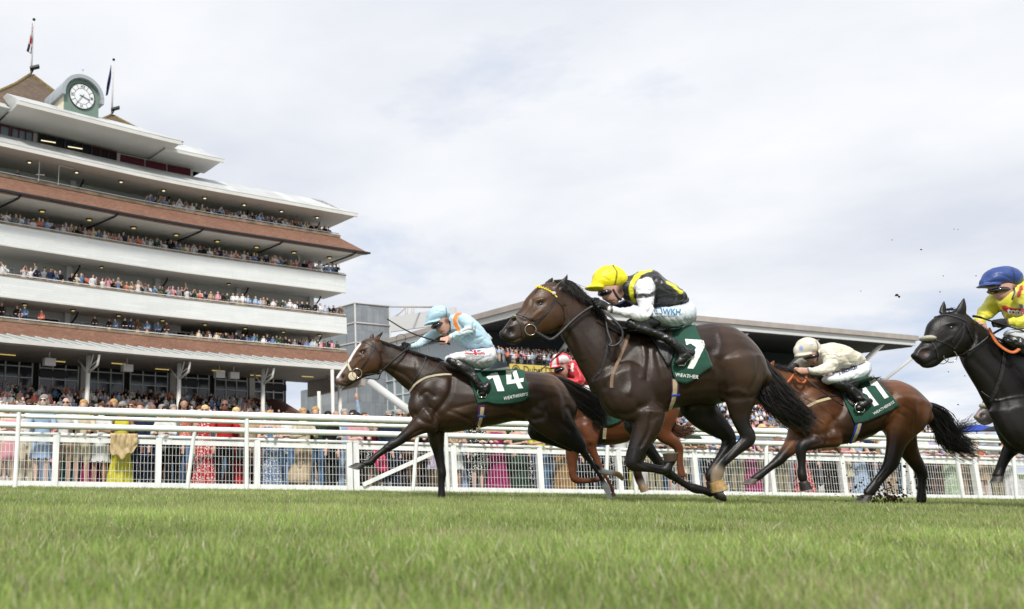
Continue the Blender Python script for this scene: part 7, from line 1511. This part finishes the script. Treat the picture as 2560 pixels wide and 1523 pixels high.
PALF = {'white': '#e3e3e3', 'pale blue': '#a9bfdc', 'navy': '#232c47', 'black': '#1b1b1e', 'cream': '#d9cdb4', 'pink': '#dba0a8', 'red': '#bf2a30', 'beige': '#b9a084', 'grey': '#8b8b8e', 'dark green': '#2c4636', 'light green': '#9db98f', 'coral': '#d97a63', 'yellow': '#dbd23c', 'magenta': '#9c2a66', 'teal': '#2f7f80', 'denim blue': '#5f7fa3', 'tan': '#a5804f', 'brown': '#5f4432', 'bright pink': '#d8366f', 'blue': '#4a6ea8', 'floral blue': '#6f86a8', 'khaki': '#a39a7c', 'lilac': '#b9a8cc'}
# front row at the fence: (photo column, top, colour, bottom, colour, pose, hair, hair colour, sunglasses, height, pattern)
FR = [(18, 'dress', 'pink', 'short', 'pink', 'fold', 'bun', 2, 0, .93, 0), (62, 'tee', 'white', 'trousers', 'cream', 'down', 'short', 1, 1, .97, 0), (100, 'shirt', 'pale blue', 'short', 'pale blue', 'lean', 'long', 5, 1, 1.02, 0), (157, 'tee', 'white', 'shorts', 'beige', 'lean', 'bald', 0, 1, 1.0, 0), (178, 'tee', 'teal', 'long', 'teal', 'down', 'long', 6, 0, .92, 0),
      (203, 'tee', 'cream', 'shorts', 'cream', 'lean', 'short', 3, 0, .98, 0), (222, 'dress', 'magenta', 'long', 'magenta', 'down', 'long', 0, 0, .95, 0), (249, 'tee', 'white', 'short', 'white', 'lean', 'long', 1, 0, .95, 0), (272, 'shirt', 'navy', 'trousers', 'navy', 'down', 'bald', 0, 1, 1.0, 0), (303, 'dress', 'yellow', 'long', 'yellow', 'lean', 'short', 5, 1, .97, 0),
      (350, 'jacket', 'navy', 'trousers', 'navy', 'down', 'short', 7, 0, .98, 0), (383, 'jacket', 'navy', 'trousers', 'navy', 'down', 'bald', 0, 0, .97, 0), (415, 'shirt', 'white', 'trousers', 'black', 'lean', 'short', 6, 0, .94, 0), (438, 'tee', 'grey', 'trousers', 'black', 'down', 'short', 5, 0, .97, 0), (466, 'dress', 'coral', 'shorts', 'denim blue', 'down', 'long', 6, 0, 1.06, 1),
      (519, 'dress', 'red', 'long', 'red', 'down', 'long', 4, 1, .97, 1), (568, 'tee', 'red', 'trousers', 'black', 'lean', 'bald', 0, 1, 1.04, 0), (606, 'dress', 'red', 'long', 'red', 'down', 'long', 4, 1, .97, 0), (640, 'shirt', 'beige', 'trousers', 'brown', 'down', 'short', 2, 0, .93, 0), (684, 'dress', 'floral blue', 'long', 'floral blue', 'lean', 'short', 3, 0, .93, 1),
      (735, 'tee', 'white', 'trousers', 'denim blue', 'fold', 'short', 1, 0, .93, 0), (770, 'shirt', 'cream', 'trousers', 'beige', 'lean', 'short', 3, 0, .97, 0), (806, 'tee', 'dark green', 'trousers', 'denim blue', 'down', 'short', 3, 0, 1.0, 0), (838, 'shirt', 'black', 'trousers', 'black', 'down', 'short', 6, 1, .95, 0), (862, 'shirt', 'white', 'trousers', 'denim blue', 'down', 'bald', 0, 0, .97, 0),
      (885, 'shirt', 'pale blue', 'trousers', 'pale blue', 'wave', 'short', 8, 0, .99, 0), (908, 'tee', 'pink', 'trousers', 'black', 'lean', 'short', 6, 0, .94, 0), (935, 'dress', 'black', 'short', 'black', 'cam', 'long', 7, 0, .95, 1), (966, 'dress', 'bright pink', 'short', 'bright pink', 'cam', 'long', 7, 0, .92, 0), (996, 'jacket', 'navy', 'trousers', 'navy', 'down', 'short', 5, 1, .98, 0),
      (1022, 'jacket', 'navy', 'trousers', 'navy', 'down', 'short', 8, 1, 1.0, 0), (1048, 'shirt', 'brown', 'trousers', 'brown', 'lean', 'short', 0, 0, .96, 0), (1073, 'jacket', 'black', 'trousers', 'black', 'down', 'short', 6, 0, .97, 0), (1100, 'dress', 'lilac', 'short', 'lilac', 'down', 'long', 2, 0, .92, 1), (1152, 'dress', 'beige', 'short', 'white', 'lean', 'long', 3, 1, .93, 1),
      (1175, 'dress', 'pale blue', 'long', 'pale blue', 'fold', 'long', 4, 0, .92, 0), (1212, 'shirt', 'black', 'short', 'black', 'lean', 'long', 1, 1, .94, 1), (1232, 'shirt', 'grey', 'trousers', 'grey', 'down', 'short', 5, 0, .94, 0), (1262, 'dress', 'magenta', 'long', 'magenta', 'lean', 'bun', 7, 1, .95, 0), (1296, 'jacket', 'dark green', 'trousers', 'black', 'down', 'short', 6, 0, .98, 0), (1326, 'dress', 'dark green', 'long', 'dark green', 'fold', 'long', 0, 0, .92, 0),
      (1372, 'tee', 'yellow', 'trousers', 'denim blue', 'lean', 'long', 3, 1, .95, 0), (1402, 'jacket', 'tan', 'trousers', 'denim blue', 'down', 'short', 5, 0, .97, 0), (1432, 'shirt', 'tan', 'long', 'tan', 'lean', 'short', 3, 0, .95, 0), (1462, 'jacket', 'navy', 'trousers', 'navy', 'down', 'short', 8, 0, .98, 0), (1494, 'jacket', 'navy', 'trousers', 'black', 'down', 'short', 1, 1, .98, 0), (1526, 'shirt', 'denim blue', 'trousers', 'navy', 'lean', 'bald', 0, 0, .95, 0),
      (1560, 'dress', 'red', 'long', 'black', 'down', 'long', 6, 0, .92, 1), (1592, 'tee', 'white', 'trousers', 'black', 'down', 'short', 2, 0, .95, 0), (1626, 'tee', 'yellow', 'trousers', 'yellow', 'down', 'long', 6, 0, .92, 1), (1660, 'shirt', 'grey', 'trousers', 'khaki', 'lean', 'short', 5, 0, .96, 0), (1700, 'tee', 'black', 'trousers', 'denim blue', 'phone', 'short', 1, 1, .96, 0), (1728, 'dress', 'cream', 'short', 'cream', 'lean', 'long', 4, 0, .94, 1),
      (1762, 'tee', 'dark green', 'trousers', 'denim blue', 'lean', 'short', 2, 0, .96, 0), (1795, 'tee', 'white', 'shorts', 'black', 'lean', 'short', 1, 0, .95, 0), (1822, 'shirt', 'pale blue', 'trousers', 'khaki', 'lean', 'short', 5, 0, .97, 0), (1868, 'shirt', 'blue', 'trousers', 'khaki', 'lean', 'short', 8, 0, .96, 0), (1902, 'dress', 'magenta', 'long', 'magenta', 'lean', 'long', 6, 1, .92, 0), (1945, 'shirt', 'grey', 'trousers', 'khaki', 'lean', 'hat', 4, 0, .96, 0),
      (1982, 'dress', 'white', 'trousers', 'khaki', 'lean', 'long', 5, 1, .94, 0), (2035, 'dress', 'red', 'long', 'red', 'lean', 'long', 7, 0, .92, 1), (2068, 'jacket', 'black', 'trousers', 'black', 'down', 'short', 6, 0, .96, 0), (2105, 'tee', 'brown', 'trousers', 'black', 'lean', 'short', 1, 0, .94, 0), (2142, 'dress', 'pink', 'short', 'cream', 'lean', 'long', 3, 0, .94, 0), (2178, 'dress', 'pale blue', 'long', 'pale blue', 'lean', 'long', 2, 1, .94, 0), (2215, 'jacket', 'navy', 'trousers', 'navy', 'down', 'short', 8, 0, .98, 0),
      (2255, 'shirt', 'white', 'trousers', 'beige', 'lean', 'short', 5, 0, .95, 0), (2290, 'shirt', 'pale blue', 'trousers', 'denim blue', 'lean', 'short', 1, 1, 1.02, 0), (2335, 'shirt', 'white', 'trousers', 'black', 'lean', 'bald', 0, 0, .99, 0), (2368, 'tee', 'lilac', 'trousers', 'brown', 'lean', 'short', 1, 0, .94, 0), (2404, 'dress', 'light green', 'long', 'light green', 'lean', 'long', 4, 0, .93, 1), (2448, 'shirt', 'cream', 'trousers', 'beige', 'lean', 'short', 5, 0, .94, 1), (2486, 'dress', 'coral', 'short', 'beige', 'lean', 'long', 3, 0, .93, 0),
      (2522, 'shirt', 'grey', 'trousers', 'khaki', 'lean', 'hat', 8, 0, .95, 0), (2556, 'dress', 'white', 'long', 'white', 'lean', 'long', 2, 0, .93, 0)]
rp = random.Random(11); NPEOPLE = 0
HN = ['dark', 'brown', 'auburn', 'fair', 'blond', 'grey', 'black', 'brown', 'silver']
TN = {'jacket': 'jacket', 'shirt': 'shirt', 'tee': 'T-shirt', 'dress': 'vest'}
BN = {'trousers': 'trousers', 'shorts': 'shorts', 'short': 'short skirt', 'long': 'long skirt'}
seen_l = {}
def lab(base, place):
    k = base
    seen_l[k] = seen_l.get(k, 0) + 1
    return base + ', ' + place
def where_fence(u):
    prev = [p for p in POSTS if p <= u and p != 890]; n = len([p for p in prev if p > 0 and p < 2600])
    return n
ORD = ['first', 'second', 'third', 'fourth', 'fifth', 'sixth', 'seventh', 'eighth', 'ninth', 'tenth', 'eleventh', 'twelfth', 'thirteenth', 'fourteenth', 'fifteenth', 'sixteenth', 'seventeenth', 'eighteenth', 'nineteenth', 'twentieth']
cnt = {}
def OR(i):
    n = i + 1
    return ORD[i] if i < 20 else '%d%s' % (n, 'th' if 10 < n % 100 < 14 else {1: 'st', 2: 'nd', 3: 'rd'}.get(n % 10, 'th'))
for q in FR:
    u, top, tc, bot, bc, pose, hr, hc, sg, ht, pat = q; p = fence_x(u); off = -.33 if pose == 'lean' else -.45 - rp.random() * .25
    p = p + FN * off; n = where_fence(u); cnt[n] = cnt.get(n, 0) + 1
    l = 'person in %s %s and %s' % (tc + (' patterned' if pat else ''), TN[top] if tc != bc or top != 'dress' else 'top', bc + ' ' + BN[bot]) if not (top == 'dress' and bot in ('long', 'short') and tc == bc) else 'person in a %s%s %s dress' % (tc, ' patterned' if pat else '', bot)
    l += ', ' + ('bald' if hr == 'bald' else 'hat' if hr == 'hat' else HN[hc] + ' hair') + ', ' + ('left of first fence post' if n == 0 else 'right of %s fence post' % ORD[n - 1])
    if len(l.replace('-', ' ').split()) > 16: l = l.replace('short sleeved ', '').replace(' patterned', '').replace(', dark hair', '').replace(' hair,', ',')
    person(p.x, p.y, ground_z(p.x, p.y) + .10, ht * 1.05, rp.uniform(-.25, .25) + math.atan2(FD.y, FD.x) * .5, top, PALF[tc], bot, PALF[bc], pose, hr, HAIRS[hc], rp.choice(SKINS), bool(sg), bool(pat), l, 'spectators leaning along the crowd fence'); NPEOPLE += 1
# second and third rows
allc = list(PALF)
def rnd_person(far): 
    f = rp.random() < .45; top = rp.choice(['dress', 'dress', 'tee', 'shirt']) if f else rp.choice(['jacket', 'shirt', 'shirt', 'tee']); tc = rp.choice(['white', 'white', 'white', 'white', 'pale blue', 'pale blue', 'navy', 'black', 'black', 'navy', 'pink', 'cream', 'grey', 'coral', 'beige', 'floral blue', 'denim blue', 'brown', 'dark green'])
    return top, tc, ('long' if f and rp.random() < .5 else 'short' if f else 'trousers'), rp.choice(['navy', 'black', 'grey', 'beige', 'denim blue', 'khaki'] if not f else [tc]), (rp.choice(['long', 'long', 'bun']) if f else rp.choice(['short', 'short', 'short', 'bald'])), rp.randrange(9)
row2 = []
u = -20
while u < 2560:
    u += rp.uniform(42, 62) * (1 if u < 1000 else .85); row2.append(u)
for i, u in enumerate(row2):
    top, tc, bot, bc, hr, hc = rnd_person(False); off = rp.uniform(1.0, 2.3); p = fence_x(u) - FN * off; q = proj((p.x, p.y, ground_z(p.x, p.y) + 1))[0]
    l = 'person in %s %s, %s, %s from left in second row behind fence' % (tc, TN[top], 'no hair' if hr == 'bald' else HN[hc] + ' hair', OR(i))
    person(p.x, p.y, ground_z(p.x, p.y) + .12, rp.uniform(.98, 1.09), rp.uniform(-.5, .5), top, PALF[tc], bot, PALF[bc], rp.choice(['down', 'down', 'fold', 'phone']), hr, HAIRS[hc], rp.choice(SKINS), rp.random() < .4, rp.random() < .15, l, 'spectators standing in the second row behind the fence'); NPEOPLE += 1
# balconies: photo columns where people stand (start, end, count)
LEVELS = [('top balcony', 19.15, -.75, 20.25, [(45, 45, 1), (366, 448, 8), (452, 532, 7), (536, 660, 14), (664, 822, 20)]), ('second balcony from the top', 15.75, -.55, 16.8, [(4, 190, 17), (200, 380, 16), (392, 560, 15), (566, 690, 12), (692, 836, 13), (842, 842, 1)]),
          ('third balcony from the top', 12.25, -.55, 13.2, [(6, 14, 2), (60, 90, 3), (112, 150, 4), (180, 255, 7), (270, 345, 7), (350, 445, 9), (455, 530, 6), (545, 622, 7), (642, 780, 14), (790, 824, 4), (838, 854, 2)]), ('lowest balcony', 9.4, -.55, 10.2, [(4, 4, 1), (42, 60, 3), (103, 103, 1), (236, 236, 1), (275, 290, 2), (313, 326, 2), (346, 346, 1), (368, 368, 1), (397, 418, 2)])]
extra = []
for nm, zf, off, zc, spans in LEVELS:
    us = []
    for a, b, n in spans: us += [a + (b - a) * (i + .5 * (n == 1)) / max(1, n - 1) + rp.uniform(-2.5, 2.5) * (n > 2) for i in range(n)]
    for i, u in enumerate(sorted(us)):
        s = s_at(u, off, zc); p = fac(s, off - rp.uniform(0, .25), zf + .28); top, tc, bot, bc, hr, hc = rnd_person(True)
        spec = dict(x=p.x, y=p.y, z=p.z, sc_=rp.uniform(.93, 1.07), rz=fdir(s) + math.pi + rp.uniform(-.4, .4) - .3, top=top, tcol=PALF[tc], bot=bot, bcol=PALF[bc], pose=rp.choice(['lean', 'lean', 'down', 'fold', 'fold', 'phone', 'cam']) if rp.random() > .03 else 'wave', hair=hr, hcol=HAIRS[hc], skin=rp.choice(SKINS), shades=False)
        if NPEOPLE < 292:
            l = 'person in %s %s, %s, %s from left on %s' % (tc, TN[top], 'bald' if hr == 'bald' else HN[hc] + ' hair', OR(i), nm)
            person(label=l, group='spectators at the rail of the ' + nm, far=True, **spec); NPEOPLE += 1
        else: extra.append(spec)
# uncountable crowds: one mesh each, of simple standing figures
def low_person(mb, x, y, z, k, rz, tc, sk, hc, bc):
    c, s_ = math.cos(rz), math.sin(rz); T = lambda a, b_, h: (x + (a * c - b_ * s_) * k, y + (a * s_ + b_ * c) * k, z + h * k)
    def el(cx, cy, cz, rx, ry, rz_, col, n=7, m=5):
        n0 = len(mb.v); V = []
        for j in range(m + 1):
            ph = math.pi * j / m
            for i in range(n): th = 2 * math.pi * i / n; V.append(T(cx + rx * math.sin(ph) * math.cos(th), cy + ry * math.sin(ph) * math.sin(th), cz + rz_ * math.cos(ph)))
        mb.add(V, [(j * n + i, (j + 1) * n + i, (j + 1) * n + (i + 1) % n, j * n + (i + 1) % n) for j in range(m) for i in range(n)], col)
    el(0, -.01, 1.60, .078, .092, .115, sk); el(0, .025, 1.655, .088, .092, .085, hc); el(0, 0, 1.43, .20, .10, .08, tc); el(0, 0, 1.22, .175, .115, .30, tc); el(0, .01, .70, .17, .13, .55, bc)
    for sx in (1, -1): el(sx * .21, -.05, 1.20, .05, .07, .20, tc, 5, 4); el(sx * .12, -.20, 1.12, .09, .05, .045, sk, 5, 4)
M_crowd = mat('crowd_clothes', rough=.8, spec=.2, attr='Col', var=.05)
def crowd(name, label, pts):
    mb = MB()
    for x, y, z, rz in pts:
        tc = srgb(PALF[rp.choice(['white', 'white', 'white', 'pale blue', 'pale blue', 'navy', 'navy', 'black', 'black', 'black', 'grey', 'grey', 'cream', 'pink', 'beige', 'floral blue', 'denim blue', 'dark green', 'brown', 'black', 'white', 'coral'])]); low_person(mb, x, y, z, rp.uniform(.92, 1.06), rz, tc, srgb(rp.choice(SKINS)), srgb(rp.choice(HAIRS[:4] + HAIRS[6:8] + [HAIRS[4]])), srgb(PALF[rp.choice(['navy', 'black', 'grey', 'beige'])]))
    tag(mb.build(name, M_crowd, None, True, True), label, 'crowd', kind='stuff')
pts = [(e['x'], e['y'], e['z'], e['rz']) for e in extra]
for s in np.arange(.6, S_OPEN - .3, .42):
    for r_ in range(5): 
        if rp.random() < .9: p = fac(s + rp.uniform(-.2, .2), -.6 - r_ * .75, 9.4 + r_ * .06); pts.append((p.x, p.y, p.z, fdir(s) + math.pi + rp.uniform(-.5, .2)))
crowd('balcony_crowd', 'dense crowd packed into the open right end of the lowest balcony', pts)
pts = []
for i in range(NST - 1):
    s = s_at(735, 2)
    while s < 46:
        s += rp.uniform(.40, .66)
        if rp.random() < .88: p = fac(s, 8.4 - (i + .5) * .95, 1.2 + i * .30); pts.append((p.x, p.y, p.z - (.35 if rp.random() < .35 and i < 9 else 0), fdir(s) + math.pi + rp.uniform(-.7, .4)))
for s in np.arange(s_at(735, 2), 46, .5):
    for r_ in (0, 1):
        if rp.random() < .75: p = fac(s, -3.3 - r_ * .6, 4.8); pts.append((p.x, p.y, p.z, fdir(s) + math.pi + rp.uniform(-.6, .4)))
crowd('terrace_crowd', 'dense shaded crowd on the terrace steps under the canopy', pts)
pts = []
for k in range(520):
    u = rp.uniform(-60, 2620); off = 2.6 + rp.random() ** 1.3 * 16; p = fence_x(u) - FN * off; pts.append((p.x, p.y, ground_z(p.x, p.y) + .10 + .013 * min(off, 12), rp.uniform(-.9, .6)))
crowd('lawn_crowd', 'crowd standing several rows deep on the lawn behind the fence', pts)
pts = []
er = (FRt - FC).normalized(); el = (FLt - FC).normalized()
for i in range(110):
    for r_ in range(5):
        p = FC + er * (.2 + i * .52 + rp.uniform(-.15, .15)) + el * (3.0 + r_ * .75); pts.append((p.x, p.y, 11.1 + r_ * .26, math.atan2(er.y, er.x) + rp.uniform(-.8, .2)))
for i in range(11):
    for a in range(85):
        if rp.random() < .9: p = FC + er * (2.5 + a * .64 + rp.uniform(-.2, .2)) + el * (2.0 - i * .95 - .4); pts.append((p.x, p.y, 7.2 - i * .55, math.atan2(er.y, er.x) + rp.uniform(-.8, .3)))
crowd('far_stand_crowd', 'distant crowd on the viewing deck and terrace of the far stand', pts)
# ------------------------------------------------------------------ things at the fence
def jacket_on_rail():
    mb = MB(); V = []; fs = []; n, k = 26, 18; rr = random.Random(2)
    for i in range(n):
        for j in range(k):
            f = i / (n - 1); g = j / (k - 1); u = 272 + (340 - 272) * f; hang = .05 + .25 * (.55 + .45 * math.sin(f * 3.1 + .3)) * (1 + .12 * math.sin(f * 17)); a = g * 2 - .35
            p = fpt(u, 1.175 - max(0, a) * hang if a > 0 else 1.175 - a * a * .6, .07 + (.035 if a > 0 else .035 + a * .25)); dn = noise.noise(Vector((f * 9, g * 2.5, 2))) * .06 + .016 * math.sin(f * 34 + 3 * math.sin(g * 4)) + .018
            V.append(p + FN * (abs(dn) + .01))
    fs = [(i * k + j, (i + 1) * k + j, (i + 1) * k + j + 1, i * k + j + 1) for i in range(n - 1) for j in range(k - 1)]; mb.add(V, fs); o = mb.build('coat', mat('beige_satin', '#bfa880', .55, .4, var=.1, nscale=8, bump=.6, bscale=22), None, True)
    md = o.modifiers.new('t', 'SOLIDIFY'); md.thickness = .012; tag(o, 'crumpled beige coat hung over the crowd fence beside the yellow dress', 'coat')
jacket_on_rail()
def bag(u, z, col, label, w_=.26, h_=.3):
    p = fpt(u, z, -.35); b = Blob(0); b.metric([(p.x, p.y, p.z, w_ * .5, 1, 1, 1), (p.x, p.y, p.z + h_ * .5, w_ * .46, 1, 1, 1), (p.x, p.y, p.z + h_, w_ * .34, 1, 1, 1)], 4, .45); o = link('handbag', b.skin(.014, 3), mat('bag' + col, col, .5, .4), None, True)
    mb = MB(); q = Vector((p.x, p.y, p.z + h_)); mb.tube([q + Vector((-.08, 0, 0)), q + Vector((-.06, 0, .14)), q + Vector((0, 0, .19)), q + Vector((.06, 0, .14)), q + Vector((.08, 0, 0))], .008, 6); mb.build('handle', MATS['bag' + col], o, True); tag(o, label, 'bag')
bag(972, .55, '#c2265c', 'bright pink bag held behind the crowd fence near the gate brace'); bag(610, .72, '#1c1c20', 'black handbag on the hip of the person in red'); bag(757, .30, '#b9a68a', 'large pale beige bag behind the fence left of the gate', .5, .34)
def umbrella(u, Y, zc, r, col, label):
    v = 1070; p = P(u, v, Y); mb = MB(); V = [Vector((p.x, p.y, zc))]; n = 16; rings_ = 5
    for j in range(1, rings_ + 1):
        f = j / rings_
        for i in range(n): t = 2 * math.pi * i / n; rr_ = r * f * (1 - .04 * (i % 2) * f); V.append(Vector((p.x + math.cos(t) * rr_, p.y + math.sin(t) * rr_, zc - .30 * r * f ** 2 * 1.1)))
    fs = [(0, 1 + i, 1 + (i + 1) % n) for i in range(n)] + [(1 + (j - 1) * n + i, 1 + j * n + i, 1 + j * n + (i + 1) % n, 1 + (j - 1) * n + (i + 1) % n) for j in range(1, rings_) for i in range(n)]
    mb.add(V, fs); root = empty('umbrella', (p.x, p.y, ground_z(p.x, p.y)), label, 'umbrella'); o = mb.build('canopy', mat('brolly' + col, col, .6, .3), root, True); mb = MB(); mb.tube([(p.x, p.y, zc + .05), (p.x, p.y, 1.0)], .012, 6); mb.build('shaft', M_black, root, True)
umbrella(2440, 27, 1.80, .62, '#27439c', 'royal blue umbrella open over the crowd at the right'); umbrella(2500, 26, 1.72, .5, '#1e1f24', 'black umbrella open beside the royal blue one')
